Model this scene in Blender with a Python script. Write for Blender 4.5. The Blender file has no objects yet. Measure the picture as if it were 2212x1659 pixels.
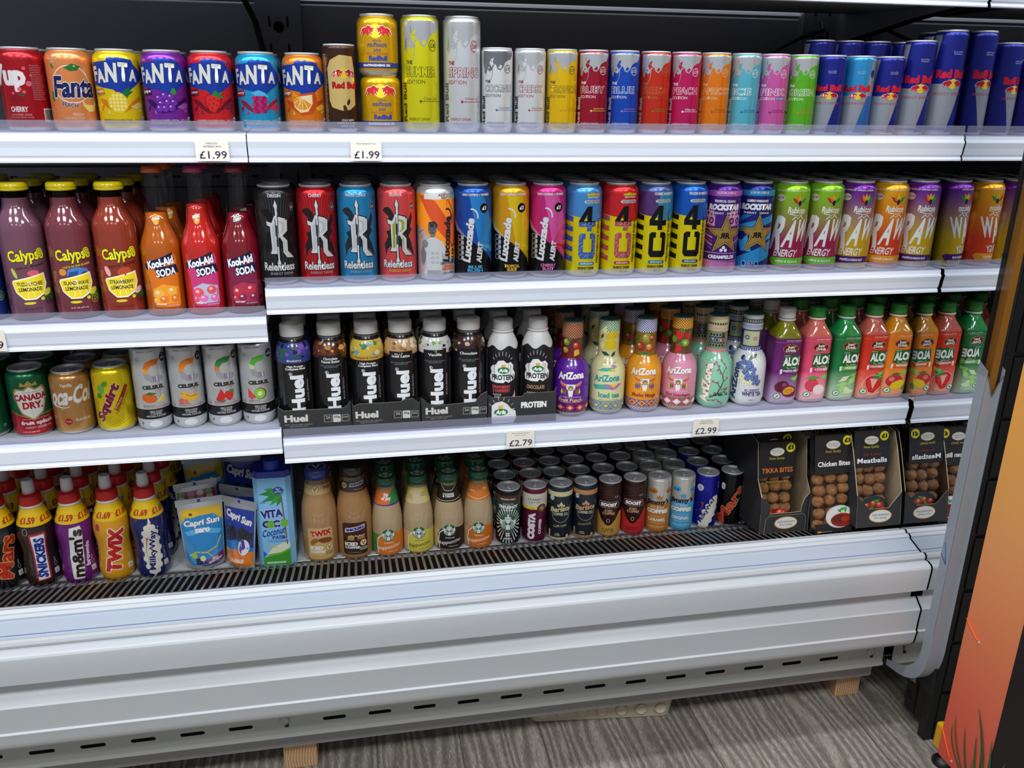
import bpy, bmesh, math, random
from mathutils import Vector, Matrix
PI = math.pi
S = bpy.context.scene
COL = S.collection
random.seed(4)

# ------------------------------------------------------------------ camera
cam_d = bpy.data.cameras.new('camera'); cam = bpy.data.objects.new('camera', cam_d); COL.objects.link(cam)
yaw, pit, rol = 0.19089210, 0.33320234, 0.01266077
fw = Vector((math.sin(yaw)*math.cos(pit), math.cos(yaw)*math.cos(pit), -math.sin(pit)))
rt = Vector((math.cos(yaw), -math.sin(yaw), 0)); up = rt.cross(fw)
r2 = math.cos(rol)*rt + math.sin(rol)*up; u2 = -math.sin(rol)*rt + math.cos(rol)*up
cam.matrix_world = Matrix(((r2.x, u2.x, -fw.x, 0), (r2.y, u2.y, -fw.y, 0), (r2.z, u2.z, -fw.z, 1.345), (0, 0, 0, 1)))
cam_d.sensor_width = 36; cam_d.lens = 1814.1/2212*36; cam_d.clip_start = .02
S.camera = cam

# ------------------------------------------------------------------ world, lights, exposure
w = bpy.data.worlds.new('world'); S.world = w; w.use_nodes = True
bg = w.node_tree.nodes['Background']; bg.inputs[0].default_value = (.80, .84, .92, 1); bg.inputs[1].default_value = .24
def area(name, loc, size, size_y, power, col, rot):
    l = bpy.data.lights.new(name, 'AREA'); l.shape = 'RECTANGLE'; l.size = size; l.size_y = size_y
    l.energy = power; l.color = col
    o = bpy.data.objects.new(name, l); o.location = loc; o.rotation_euler = rot; COL.objects.link(o); return o
area('canopy_light', (.0, 1.08, 2.07), 3.4, .10, 21, (.88, .94, 1), (math.radians(10), 0, 0))
LAMPS = [(-1.6, -.45), (-.2, -.45), (1.2, -.45), (-1.6, -2.0), (-.2, -2.0), (1.2, -2.0)]
for i, (x, y) in enumerate(LAMPS):
    area('ceiling_light', (x, y, 2.68), .58, .58, 24 if i < 3 else 7, (.93, .96, 1), (0, 0, 0))
S.view_settings.view_transform = 'Standard'; S.view_settings.look = 'None'
S.view_settings.exposure = 0.33; S.view_settings.gamma = 1; S.view_settings.use_curve_mapping = False
S.cycles.max_bounces = 6; S.cycles.glossy_bounces = 4; S.cycles.transparent_max_bounces = 12
S.cycles.transmission_bounces = 4; S.cycles.caustics_reflective = False; S.cycles.caustics_refractive = False

# ------------------------------------------------------------------ colour and materials
def lin(c): return c/12.92 if c <= .04045 else ((c+.055)/1.055)**2.4
_hx = {}
def hx(s):
    if isinstance(s, tuple): return s
    if s not in _hx:
        t = s if len(s) == 6 else ''.join(c*2 for c in s)
        _hx[s] = (lin(int(t[0:2], 16)/255), lin(int(t[2:4], 16)/255), lin(int(t[4:6], 16)/255), 1)
    return _hx[s]
def mixc(a, b, t): a, b = hx(a), hx(b); return tuple(a[i]*(1-t)+b[i]*t for i in range(3))+(1,)
def mat(name, col=None, rough=.4, metal=0, coat=0, spec=.5, alpha=None, emit=None, trans=0, bump=None):
    m = bpy.data.materials.new(name); m.use_nodes = True; nt = m.node_tree; b = nt.nodes['Principled BSDF']
    b.inputs['Roughness'].default_value = rough; b.inputs['Metallic'].default_value = metal
    b.inputs['Coat Weight'].default_value = coat; b.inputs['Coat Roughness'].default_value = .06
    b.inputs['Specular IOR Level'].default_value = spec
    if trans: b.inputs['Transmission Weight'].default_value = trans
    if col is None:
        a = nt.nodes.new('ShaderNodeVertexColor'); a.layer_name = 'Col'; nt.links.new(a.outputs[0], b.inputs['Base Color'])
    else: b.inputs['Base Color'].default_value = hx(col)
    if emit: b.inputs['Emission Color'].default_value = hx(emit[0]); b.inputs['Emission Strength'].default_value = emit[1]
    if bump:
        n = nt.nodes.new('ShaderNodeTexNoise'); n.inputs['Scale'].default_value = bump[0]
        g = nt.nodes.new('ShaderNodeBump'); g.inputs['Strength'].default_value = bump[1]; g.inputs['Distance'].default_value = .001
        nt.links.new(n.outputs[0], g.inputs['Height']); nt.links.new(g.outputs[0], b.inputs['Normal'])
    return m
def clear(name, tint='ffffff', haze=.0, hazecol='ffffff', rough=.05, refl=1.0):
    m = bpy.data.materials.new(name); m.use_nodes = True; nt = m.node_tree; nt.nodes.clear()
    out = nt.nodes.new('ShaderNodeOutputMaterial'); tr = nt.nodes.new('ShaderNodeBsdfTransparent'); tr.inputs[0].default_value = hx(tint)
    df = nt.nodes.new('ShaderNodeBsdfDiffuse'); df.inputs[0].default_value = hx(hazecol)
    gl = nt.nodes.new('ShaderNodeBsdfGlossy'); gl.inputs['Roughness'].default_value = rough
    m1 = nt.nodes.new('ShaderNodeMixShader'); m1.inputs[0].default_value = haze
    m2 = nt.nodes.new('ShaderNodeMixShader'); fr = nt.nodes.new('ShaderNodeLayerWeight'); fr.inputs[0].default_value = .5; pw = nt.nodes.new('ShaderNodeMath'); pw.operation = 'POWER'; pw.inputs[1].default_value = 4; ad = nt.nodes.new('ShaderNodeMath'); ad.operation = 'MULTIPLY_ADD'; ad.inputs[1].default_value = .55; ad.inputs[2].default_value = .035
    mu = nt.nodes.new('ShaderNodeMath'); mu.operation = 'MULTIPLY'; mu.inputs[1].default_value = refl
    L = nt.links.new
    L(tr.outputs[0], m1.inputs[1]); L(df.outputs[0], m1.inputs[2]); L(fr.outputs['Facing'], pw.inputs[0]); L(pw.outputs[0], ad.inputs[0]); L(ad.outputs[0], mu.inputs[0]); L(mu.outputs[0], m2.inputs[0])
    L(m1.outputs[0], m2.inputs[1]); L(gl.outputs[0], m2.inputs[2]); L(m2.outputs[0], out.inputs[0])
    return m
M = dict(
    print=mat('printed_card', rough=.42, bump=(900, .03)), matte=mat('matte_board', rough=.75),
    can=mat('lacquered_aluminium', rough=.27, metal=.55, spec=.6), foil=mat('bare_aluminium', rough=.4, metal=.5),
    gloss=mat('glossy_sleeve', rough=.22, coat=.5), plastic=mat('moulded_plastic', rough=.38),
    liquid=mat('liquid', rough=.12, coat=.6, spec=.6), glass=clear('clear_glass', 'f6f6f6', .0, 'ffffff', .03, .9),
    riser=clear('clear_riser', 'eeeef6', .17, 'c4c8dc', .12, 1.6), film=clear('clear_film', 'fafafa', .0, 'ffffff', .08, .8),
    white=mat('white_enamel', 'c2c6ca', .32, bump=(60, .02)), panel=mat('grey_white_enamel', 'bbbec1', .34, bump=(60, .02)),
    strip=mat('white_ticket_strip', 'e2e8f4', .22, coat=.4), kick=mat('pale_grey_metal', 'a2a49f', .5),
    rail=mat('dark_grey_rail', '8e8c8a', .5), dark=mat('charcoal_lining', '8b8b93', .55, bump=(120, .05)), black=mat('black_void', '0a0a0b', .8),
    chrome=mat('brushed_steel', 'b4b2ae', .34, metal=.9), mirror=mat('mirror', 'dcdee0', .0, metal=1),
    ledge=mat('ledge_enamel', 'b2bac6', .3), under=mat('shelf_underside', '77787c', .35, bump=(90, .1)),
    post=mat('grey_end_trim', '92979f', .4, bump=(200, .04)), blackmetal=mat('black_powder_coat', '111112', .38, bump=(500, .1)),
)
def wood_floor():
    m = bpy.data.materials.new('grey_oak_planks'); m.use_nodes = True; nt = m.node_tree; b = nt.nodes['Principled BSDF']; L = nt.links.new
    tc = nt.nodes.new('ShaderNodeTexCoord'); mp = nt.nodes.new('ShaderNodeMapping'); L(tc.outputs['Object'], mp.inputs[0])
    mp.inputs['Rotation'].default_value = (0, 0, PI/2)
    br = nt.nodes.new('ShaderNodeTexBrick'); br.inputs['Scale'].default_value = 1; br.inputs['Brick Width'].default_value = 1.22
    br.inputs['Row Height'].default_value = .18; br.inputs['Mortar Size'].default_value = .0012
    br.inputs['Color1'].default_value = (.8, .8, .8, 1); br.inputs['Color2'].default_value = (1.15, 1.15, 1.15, 1); br.inputs['Mortar'].default_value = (.35, .33, .3, 1)
    L(mp.outputs[0], br.inputs[0])
    m2 = nt.nodes.new('ShaderNodeMapping'); m2.inputs['Scale'].default_value = (34, 3.5, 1); L(tc.outputs['Object'], m2.inputs[0])
    n1 = nt.nodes.new('ShaderNodeTexNoise'); n1.inputs['Scale'].default_value = 3.0; n1.inputs['Detail'].default_value = 8; n1.inputs['Distortion'].default_value = 1.6
    L(m2.outputs[0], n1.inputs[0])
    m3 = nt.nodes.new('ShaderNodeMapping'); m3.inputs['Scale'].default_value = (420, 34, 1); L(tc.outputs['Object'], m3.inputs[0])
    n2 = nt.nodes.new('ShaderNodeTexNoise'); n2.inputs['Scale'].default_value = 2.2; n2.inputs['Detail'].default_value = 5; L(m3.outputs[0], n2.inputs[0])
    wv = nt.nodes.new('ShaderNodeTexWave'); wv.inputs['Scale'].default_value = 2.2; wv.inputs['Distortion'].default_value = 14; wv.inputs['Detail'].default_value = 3
    m4 = nt.nodes.new('ShaderNodeMapping'); m4.inputs['Scale'].default_value = (7, .9, 1); L(tc.outputs['Object'], m4.inputs[0]); L(m4.outputs[0], wv.inputs[0])
    def mix(a, bb, f, mode='MIX'):
        x = nt.nodes.new('ShaderNodeMix'); x.data_type = 'RGBA'; x.blend_type = mode; x.inputs[0].default_value = f; L(a, x.inputs[6]); L(bb, x.inputs[7]); return x.outputs[2]
    c1 = mix(n1.outputs[0], n2.outputs[0], .74); c2 = mix(c1, wv.outputs[0], .16)
    rp = nt.nodes.new('ShaderNodeValToRGB'); L(c2, rp.inputs[0]); e = rp.color_ramp.elements
    e[0].position = .30; e[0].color = hx('5c5751'); e[1].position = .68; e[1].color = hx('bab4a8')
    k = e.new(.47); k.color = hx('7c766c'); k = e.new(.55); k.color = hx('938c80')
    L(mix(rp.outputs[0], br.outputs[0], .8, 'MULTIPLY'), b.inputs['Base Color'])
    b.inputs['Roughness'].default_value = .5
    bp = nt.nodes.new('ShaderNodeBump'); bp.inputs['Strength'].default_value = .25; bp.inputs['Distance'].default_value = .001; L(c1, bp.inputs['Height']); L(bp.outputs[0], b.inputs['Normal'])
    return m
def pine():
    m = bpy.data.materials.new('rough_sawn_pine'); m.use_nodes = True; nt = m.node_tree; b = nt.nodes['Principled BSDF']; L = nt.links.new
    tc = nt.nodes.new('ShaderNodeTexCoord'); wv = nt.nodes.new('ShaderNodeTexWave'); wv.wave_type = 'RINGS'; wv.rings_direction = 'Y'
    wv.inputs['Scale'].default_value = 55; wv.inputs['Distortion'].default_value = 2; wv.inputs['Detail'].default_value = 2
    mp = nt.nodes.new('ShaderNodeMapping'); mp.inputs['Location'].default_value = (.03, 0, -.02); L(tc.outputs['Object'], mp.inputs[0]); L(mp.outputs[0], wv.inputs[0])
    rp = nt.nodes.new('ShaderNodeValToRGB'); L(wv.outputs[0], rp.inputs[0]); e = rp.color_ramp.elements
    e[0].color = hx('a57c56'); e[1].color = hx('cfa97f'); L(rp.outputs[0], b.inputs['Base Color']); b.inputs['Roughness'].default_value = .7
    return m
M['floor'] = wood_floor(); M['pine'] = pine()

# ------------------------------------------------------------------ mesh helpers
class MB:
    def __init__(s): s.v = []; s.f = []; s.c = []; s.m = []; s.sm = []; s.mats = []
    def mi(s, m):
        if m not in s.mats: s.mats.append(m)
        return s.mats.index(m)
    def add(s, vs, fs, m, c='ffffff', smooth=False):
        b = len(s.v); s.v += [tuple(p) for p in vs]; k = s.mi(m)
        for i, f in enumerate(fs):
            s.f.append(tuple(b+j for j in f)); s.m.append(k); s.sm.append(smooth)
            cc = c[i] if isinstance(c, list) else c
            s.c.append(cc if isinstance(cc, list) else [hx(cc)]*len(f))
    def box(s, x0, x1, y0, y1, z0, z1, m, c='ffffff'):
        s.add([(x0,y0,z0),(x1,y0,z0),(x1,y1,z0),(x0,y1,z0),(x0,y0,z1),(x1,y0,z1),(x1,y1,z1),(x0,y1,z1)],
              [(0,3,2,1),(4,5,6,7),(0,1,5,4),(1,2,6,5),(2,3,7,6),(3,0,4,7)], m, c)
    def extr(s, prof, x0, x1, m, c='ffffff', closed=False, cap=False, smooth=False):   # profile of (y,z), swept along X
        n = len(prof); vs = [(x0,)+tuple(p) for p in prof]+[(x1,)+tuple(p) for p in prof]
        fs = [(i, (i+1) % n, n+(i+1) % n, n+i) for i in range(n if closed else n-1)]
        if cap: fs += [tuple(range(n))[::-1], tuple(range(n, 2*n))]
        s.add(vs, fs, m, c, smooth)
    def tube(s, pts, r, m, c='ffffff', n=8):
        vs = []; pts = [Vector(p) for p in pts]
        for i, p in enumerate(pts):
            d = (pts[min(i+1, len(pts)-1)]-pts[max(i-1, 0)]).normalized(); a = d.orthogonal().normalized(); b = d.cross(a)
            if i: 
                a = (pa-pa.dot(d)*d).normalized(); b = d.cross(a)
            pa = a
            vs += [p+r*(math.cos(2*PI*k/n)*a+math.sin(2*PI*k/n)*b) for k in range(n)]
        fs = [(i*n+k, i*n+(k+1) % n, (i+1)*n+(k+1) % n, (i+1)*n+k) for i in range(len(pts)-1) for k in range(n)]
        fs += [tuple(range(n))[::-1], tuple(range(len(vs)-n, len(vs)))]
        s.add(vs, fs, m, c, True)
    def lathe(s, prof, m, col='ffffff', n=40, rad=None, cb=False, ct=False):   # prof of (r,z); col a colour or function of (z, angle)
        vs = []; fs = []; cs = []
        for (r, z) in prof:
            for k in range(n):
                a = 2*PI*k/n; q = r*(rad(a, z) if rad else 1); vs.append((q*math.sin(a), -q*math.cos(a), z))
        cv = [hx(col(v[2], 2*PI*(i % n)/n)) if callable(col) else hx(col) for i, v in enumerate(vs)]
        for i in range(len(prof)-1):
            for k in range(n):
                f = (i*n+k, i*n+(k+1) % n, (i+1)*n+(k+1) % n, (i+1)*n+k); fs.append(f); cs.append([cv[j] for j in f])
        if cb: f = tuple(range(n))[::-1]; fs.append(f); cs.append([cv[j] for j in f])
        if ct: f = tuple(range(len(vs)-n, len(vs))); fs.append(f); cs.append([cv[j] for j in f])
        s.add(vs, fs, m, cs, True)
    def build(s, name, parent=None, bevel=0, sharp=None):
        me = bpy.data.meshes.new(name); me.from_pydata(s.v, [], s.f); me.update()
        for m in s.mats: me.materials.append(M[m] if isinstance(m, str) else m)
        me.polygons.foreach_set('material_index', s.m); me.polygons.foreach_set('use_smooth', s.sm)
        ca = me.color_attributes.new('Col', 'FLOAT_COLOR', 'CORNER')
        ca.data.foreach_set('color', [x for f in s.c for c in f for x in c])
        if sharp: me.set_sharp_from_angle(angle=math.radians(sharp))
        o = bpy.data.objects.new(name, me); COL.objects.link(o)
        if parent: o.parent = parent
        if bevel:
            b = o.modifiers.new('bevel', 'BEVEL'); b.width = bevel; b.segments = 2; b.limit_method = 'ANGLE'
        return o
def tag(o, label, cat, group=None):
    o['label'] = label; o['category'] = cat
    if group: o['group'] = group
    return o
def empty(name, loc=(0, 0, 0), rz=0):
    o = bpy.data.objects.new(name, None); o.empty_display_size = .02; o.location = loc; o.rotation_euler = (0, 0, rz); COL.objects.link(o); return o
def dup(root, loc, rz, label=None, group=None, cat=None):
    r = root.copy(); COL.objects.link(r); r.location = loc; r.rotation_euler = (0, 0, rz)
    if label: r['label'] = label
    if group: r['group'] = group
    for ch in list(root.children):
        c = ch.copy(); COL.objects.link(c); c.parent = r
        for g in ch.children:
            d = g.copy(); COL.objects.link(d); d.parent = c
    return r

# ------------------------------------------------------------------ flat artwork: everything in millimetres on a label
_tx = {}
def textmesh(s, off):
    k = (s, off)
    if k not in _tx:
        cu = bpy.data.curves.new('t', 'FONT'); cu.body = s; cu.size = 10; cu.resolution_u = 2; cu.offset = off*10; cu.space_line = .85
        cu.align_x = 'CENTER'
        o = bpy.data.objects.new('t', cu); COL.objects.link(o)
        dg = bpy.context.evaluated_depsgraph_get(); me = bpy.data.meshes.new_from_object(o.evaluated_get(dg))
        vs = [(v.co.x, v.co.y) for v in me.vertices]; fs = [tuple(p.vertices) for p in me.polygons]
        bpy.data.objects.remove(o); bpy.data.curves.remove(cu); bpy.data.meshes.remove(me)
        _tx[k] = (vs, fs)
    return _tx[k]
# each op is (verts2d, faces, colour)
class SubCol(str): pass      # one of several shifted copies that thicken a letter
def T(s, x, y, w, h, col, rot=0, b=.0, sh=0, o=None, ob=.035, arc=0):
    out = []
    v0, _ = textmesh(s, min(b, .022)); b0 = max(0, b-.022)*10
    if not v0: return []
    xs = [p[0] for p in v0]; ys = [p[1] for p in v0]; cx, cy = (min(xs)+max(xs))/2, (min(ys)+max(ys))/2
    sx = w/max(max(xs)-min(xs)+2*b0, 1e-6); sy = h/max(max(ys)-min(ys)+2*b0, 1e-6)
    ca, sa = math.cos(math.radians(rot)), math.sin(math.radians(rot))
    for off, cc in ([(b+ob, o)] if o else [])+[(b, col)]:
        g = min(off, .022); e_ = (off-g)*10; v, f = textmesh(s, g)
        nd = 0 if e_ < .02 else (8 if cc != col else 6)
        for i_, (dx, dy) in enumerate([(0, 0)]+[(e_*math.cos(2*PI*k/nd), e_*math.sin(2*PI*k/nd)) for k in range(nd)]):
            V = []; c_ = cc
            for px, py in v:
                X = (px+dx-cx)*sx; Y = (py+dy-cy)*sy; X += sh*Y; Y += arc*X*X/1000
                V.append((x+X*ca-Y*sa, y+X*sa+Y*ca))
            if i_ and isinstance(cc, str): c_ = SubCol(cc); c_.sub = i_
            out.append((V, f, c_))
    return out
def P(pts, col): return [(list(pts), [tuple(range(len(pts)))], col)]
def R(x0, y0, x1, y1, col): return P([(x0, y0), (x1, y0), (x1, y1), (x0, y1)], col)
def C(x, y, rx, ry, col, n=20, rot=0):
    ca, sa = math.cos(math.radians(rot)), math.sin(math.radians(rot))
    return P([(x+rx*math.cos(2*PI*k/n)*ca-ry*math.sin(2*PI*k/n)*sa, y+rx*math.cos(2*PI*k/n)*sa+ry*math.sin(2*PI*k/n)*ca) for k in range(n)], col)
def RR(x0, y0, x1, y1, r, col, rot=0):
    pts = []
    for cx, cy, a0 in ((x1-r, y1-r, 0), (x0+r, y1-r, 90), (x0+r, y0+r, 180), (x1-r, y0+r, 270)):
        pts += [(cx+r*math.cos(math.radians(a0+k*30)), cy+r*math.sin(math.radians(a0+k*30))) for k in range(4)]
    return XF(P(pts, col), rot=rot, about=((x0+x1)/2, (y0+y1)/2)) if rot else P(pts, col)
def RING(x, y, rx, ry, t, col, n=24, a0=0, a1=360):
    v = []; f = []; m = n if a1-a0 >= 360 else n+1
    for k in range(m):
        a = math.radians(a0+(a1-a0)*k/n); v += [(x+rx*math.cos(a), y+ry*math.sin(a)), (x+(rx-t)*math.cos(a), y+(ry-t)*math.sin(a))]
    for k in range(n): i = 2*k; j = (2*k+2) % (2*m); f.append((i, j, j+1, i+1))
    return [(v, f, col)]
def STAR(x, y, r, q, n, col, a0=90):
    return P([(x+(r if k % 2 == 0 else q)*math.cos(math.radians(a0+180*k/n)), y+(r if k % 2 == 0 else q)*math.sin(math.radians(a0+180*k/n))) for k in range(2*n)], col)
def LN(pts, t, col):
    v = []; n = len(pts)
    for i, p in enumerate(pts):
        a, b = pts[max(i-1, 0)], pts[min(i+1, n-1)]; dx, dy = b[0]-a[0], b[1]-a[1]; l = math.hypot(dx, dy) or 1
        tt = (t[0]+(t[1]-t[0])*i/(n-1)) if isinstance(t, tuple) else t
        v += [(p[0]-dy/l*tt/2, p[1]+dx/l*tt/2), (p[0]+dy/l*tt/2, p[1]-dx/l*tt/2)]
    return [(v, [(2*i, 2*i+1, 2*i+3, 2*i+2) for i in range(n-1)], col)]
def XF(ops, dx=0, dy=0, s=1, rot=0, about=(0, 0), fx=1):
    ca, sa = math.cos(math.radians(rot)), math.sin(math.radians(rot)); out = []
    for v, f, c in ops:
        q = []
        for x, y in v:
            X, Y = (x-about[0])*s*fx, (y-about[1])*s
            q.append((about[0]+X*ca-Y*sa+dx, about[1]+X*sa+Y*ca+dy))
        out.append((q, f, c))
    return out
def artmesh(ops, cx=(), cy=()):
    """all ops in one bmesh with z = layer; cut at x in cx and y in cy; returns verts, faces, colours"""
    bm = bmesh.new(); li = bm.faces.layers.int.new('c'); cols = []
    boxes = []
    for k, (v, f, c) in enumerate(ops):
        sub = getattr(c, 'sub', 0)
        if sub: L_ = base+sub*.09
        else:
            q = (min(p[0] for p in v), max(p[0] for p in v), min(p[1] for p in v), max(p[1] for p in v)); L_ = 0; w_ = .8 if k+1 < len(ops) and getattr(ops[k+1][2], 'sub', 0) else 0
            for b in boxes:
                if b[0] < q[1]-.01 and q[0] < b[1]-.01 and b[2] < q[3]-.01 and q[2] < b[3]-.01:
                    n_ = b[4]+(1 if (str(c) if isinstance(c, str) else c) != b[5] else .12)
                    if n_ > L_: L_ = n_
            boxes.append(q+(L_+w_, str(c) if isinstance(c, str) else c)); base = L_
        vs = [bm.verts.new((p[0], p[1], L_)) for p in v]; cols.append(c)
        for q in f:
            if len(set(q)) < 3: continue
            try: fa = bm.faces.new([vs[i] for i in q]); fa[li] = k
            except ValueError: pass
    bm.normal_update()
    big = [f for f in bm.faces if len(f.verts) > 4]
    if big: bmesh.ops.triangulate(bm, faces=big, ngon_method='EAR_CLIP')
    xs = [v.co.x for v in bm.verts]; ys = [v.co.y for v in bm.verts]
    for pos, ax in [(a, 0) for a in cx]+[(a, 1) for a in cy]:
        lo, hi = (min(xs), max(xs)) if ax == 0 else (min(ys), max(ys))
        if not lo < pos < hi: continue
        co = (pos, 0, 0) if ax == 0 else (0, pos, 0); no = (1, 0, 0) if ax == 0 else (0, 1, 0)
        bmesh.ops.bisect_plane(bm, geom=bm.verts[:]+bm.edges[:]+bm.faces[:], dist=1e-4, plane_co=co, plane_no=no)
    bm.verts.index_update(); V = [tuple(v.co) for v in bm.verts]; F = []; CC = []
    for f in bm.faces:
        ids = [v.index for v in f.verts]
        if f.normal.z < 0: ids.reverse()
        F.append(tuple(ids)); CC.append(hx(cols[f[li]]))
    bm.free(); return V, F, CC
def prof_r(prof, z):
    for i in range(len(prof)-1):
        a, b = prof[i], prof[i+1]
        if a[1] <= z <= b[1] and b[1] > a[1]: return a[0]+(b[0]-a[0])*(z-a[1])/(b[1]-a[1])
    return prof[-1][0] if z > prof[-1][1] else prof[0][0]
LIFT, STEP = .00018, .00003
def wrap(mb, ops, prof, r, m, sq=None, step=4.5, rad=None):
    """bend a flat label round a turned body of radius r (metres)"""
    if not ops: return
    W = r*1000*(1.0 if sq else 2.2); ks = int(W/step)
    V, F, CC = artmesh(ops, [k*step+.013 for k in range(-ks, ks+1)], [z*1000 for q, z in prof]+[z*1000 for z in (sq or [])])
    vs = []
    for x, y, k in V:
        z = y/1000; lift = LIFT+STEP*k; a = math.atan2(x/1000, r) if sq else x/1000/r
        q = prof_r(prof, z)*(rad(a, z) if rad else 1)+lift/ (math.cos(a) if sq else 1)
        vs.append((q*math.sin(a), -q*math.cos(a), z))
    mb.add(vs, F, m, [[c]*len(f) for f, c in zip(F, CC)], False)
    for i in range(len(mb.sm)-len(F), len(mb.sm)): mb.sm[i] = not sq
def flat(mb, ops, fn, m, cx=(), cy=()):
    """lay a flat label on a surface: fn(x_mm, y_mm, lift) -> point"""
    V, F, CC = artmesh(ops, cx, cy)
    mb.add([fn(x, y, LIFT+STEP*k) for x, y, k in V], F, m, [[c]*len(f) for f, c in zip(F, CC)], False)
def slots(mb, u0, u1, v0, v1, n, su, sv, fn, m, c='ffffff', vs=1, vc=None, skip=()):
    """a plate with n rounded slots (half sizes su, sv) cut right through it"""
    p = (u1-u0)/n; vc = (v0+v1)/2 if vc is None else vc; K = 16
    for i in range(n):
        a, b = u0+i*p, u0+(i+1)*p; cx = (a+b)/2
        if i in skip:
            mb.add([fn(a, v0), fn(b, v0), fn(b, v1), fn(a, v1)], [(0, 1, 2, 3)], m, c); continue
        inn = []; out = []; r = min(su, sv*vs); rv = r/vs
        for k in range(K):
            t = 2*PI*k/K; ct, st = math.cos(t), math.sin(t); q = 1/max(abs(ct), abs(st)); hh = v1-vc if st > 0 else vc-v0
            inn.append((cx+math.copysign(su-r, ct)+r*ct, vc+math.copysign(sv-rv, st)+rv*st)); out.append((cx+(b-a)/2*ct*q, vc+hh*st*q))
        mb.add([fn(*q) for q in inn]+[fn(*q) for q in out], [(k, K+k, K+(k+1) % K, (k+1) % K) for k in range(K)], m, c)

# ================================================================== the setting
XL, XM = -1.02, 1.14          # left end of what is built, plane of the mirrored end panel
o = MB(); o.box(-3, 3.2, -2.6, 3, -.05, 0, 'floor'); o = o.build('floor'); o['kind'] = 'structure'
mw = mat('dark_wall_paint', '2a2a2d', .8); mc = mat('ceiling_tile', 'c8c8c6', .9); mp_ = mat('painted_wall', '8c8a86', .8)
o = MB(); o.box(-3, 3.2, 2.2, 2.3, 0, 2.75, mw); o = o.build('wall_back'); o['kind'] = 'structure'
o = MB(); o.box(3.2, 3.3, -2.6, 2.3, 0, 2.75, mp_); o = o.build('wall_right'); o['kind'] = 'structure'
o = MB(); o.box(-3, 3.2, -2.6, 3, 2.72, 2.8, mc); o = o.build('ceiling'); o['kind'] = 'structure'

# ------------------------------------------------------------------ the chiller and its fixed parts
ch = tag(empty('display_chiller', (0, 1.45, 0)), 'long open-fronted white drinks chiller with charcoal lining filling the aisle', 'chiller')
def cpart(mb, name, **k):
    o = mb.build(name, ch, **k); o.location = (0, -1.45, 0); return o
m = MB(); m.box(XL, XM, 1.95, 1.98, .36, 2.05, 'dark')
for z in (1.535, 1.52, 1.20, .95, .66): m.box(XL, XM, 1.942, 1.95, z, z+.006, 'dark')
cpart(m, 'back_panel')
m = MB(); slots(m, XL, XM, 1.148, 1.188, 54, .0085, .0028, lambda u, v: (u, 1.9435, v), 'dark'); m.box(XL, XM, 1.944, 1.95, 1.145, 1.190, 'black')
cpart(m, 'perforated_rail')
for xu in (-.125, 1.085):
    m = MB()
    m.box(xu-.045, xu+.045, 1.925, 1.95, .42, 2.05, 'dark')
    for z in (1.468, 1.215, .96, .70): m.lathe([(.0001, 0), (.011, 0), (.011, .0015)], 'black', n=20); 
    n = 60
    for i in range(4):
        z = (1.468, 1.215, .96, .70)[i]; blk = m.v[-60*(4-i):len(m.v)-60*(3-i)] if i < 3 else m.v[-60:]
        st = len(m.v)-60*(4-i)
        for j in range(60):
            x, y, zz = m.v[st+j]; m.v[st+j] = (xu+x, 1.9245-zz, z+y)
    for k in range(28):
        for sx in (-.018, .018): m.box(xu+sx-.0022, xu+sx+.0022, 1.9235, 1.9255, .48+k*.052, .50+k*.052, 'black')
    cpart(m, 'upright')
m = MB(); m.box(XL, XM, 1.589, 1.95, .385, .4155, 'white'); cpart(m, 'deck')
m = MB()
def gf(u, v): t = v; return (u, 1.590-.150*t, .4165+.0395*t+.004*math.sin(PI*t))
slots(m, XL, XM-.004, 0, 1, 158, .0043, .455, gf, 'chrome', vs=.155)
# slot ends are stretched along the plate, so add the pressed edge bars
for t in (0, 1): m.tube([gf(XL, t), gf(XM-.004, t)], .0016, 'chrome')
cpart(m, 'air_grille')
m = MB(); m.extr([(1.588, .405), (1.588, .36), (1.44, .35), (1.438, .44)], XL, XM-.004, 'black'); m.box(XL, XM-.004, 1.525, 1.528, .385, .408, 'dark'); cpart(m, 'air_duct')
XE = XM-.002
m = MB(); m.extr([(1.437, .40), (1.4375, .4585), (1.4365, .4625), (1.430, .4625), (1.428, .4655), (1.418, .4685), (1.412, .464), (1.405, .4655), (1.399, .462)], XL, XE, 'white', smooth=False)
m.extr([(1.399, .462), (1.3985, .458), (1.358, .4465)], XL, XE, 'ledge'); m.extr([(1.358, .4465), (1.355, .450), (1.349, .4515), (1.344, .449), (1.3415, .444), (1.343, .439), (1.349, .437)], XL, XE, 'panel')
m.box(XL, XE, 1.3645, 1.3652, .4496, .4500, mat('blue_edge_line', '4a5fb0', .4))
cpart(m, 'front_ledge')
m = MB(); m.extr([(1.349, .437), (1.335, .4400), (1.3255, .4375), (1.3215, .4350), (1.3195, .4315), (1.3190, .4275), (1.3205, .400), (1.322, .379), (1.324, .3775), (1.349, .3775)], XL, XE, 'white', smooth=True); cpart(m, 'bumper_rail', sharp=22)
m = MB(); m.extr([(1.349, .378), (1.349, .346), (1.3475, .3455)], XL, XE-.012, 'panel')
m.extr([(1.349, .347), (1.340, .339), (1.330, .3315), (1.327, .3275), (1.3285, .300), (1.3290, .276), (1.3255, .2735), (1.3258, .271), (1.3275, .262), (1.3278, .254), (1.330, .245), (1.336, .236), (1.345, .229), (1.358, .225), (1.385, .222), (1.402, .222)], XL, XE, 'panel', smooth=True)
cpart(m, 'lower_panel', sharp=20)
m = MB(); slots(m, XL, XM-.012, .137, .223, 24, .0225, .0042, lambda u, v: (u, 1.400, v), 'kick', vc=.169, skip=(9, 23))
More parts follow.
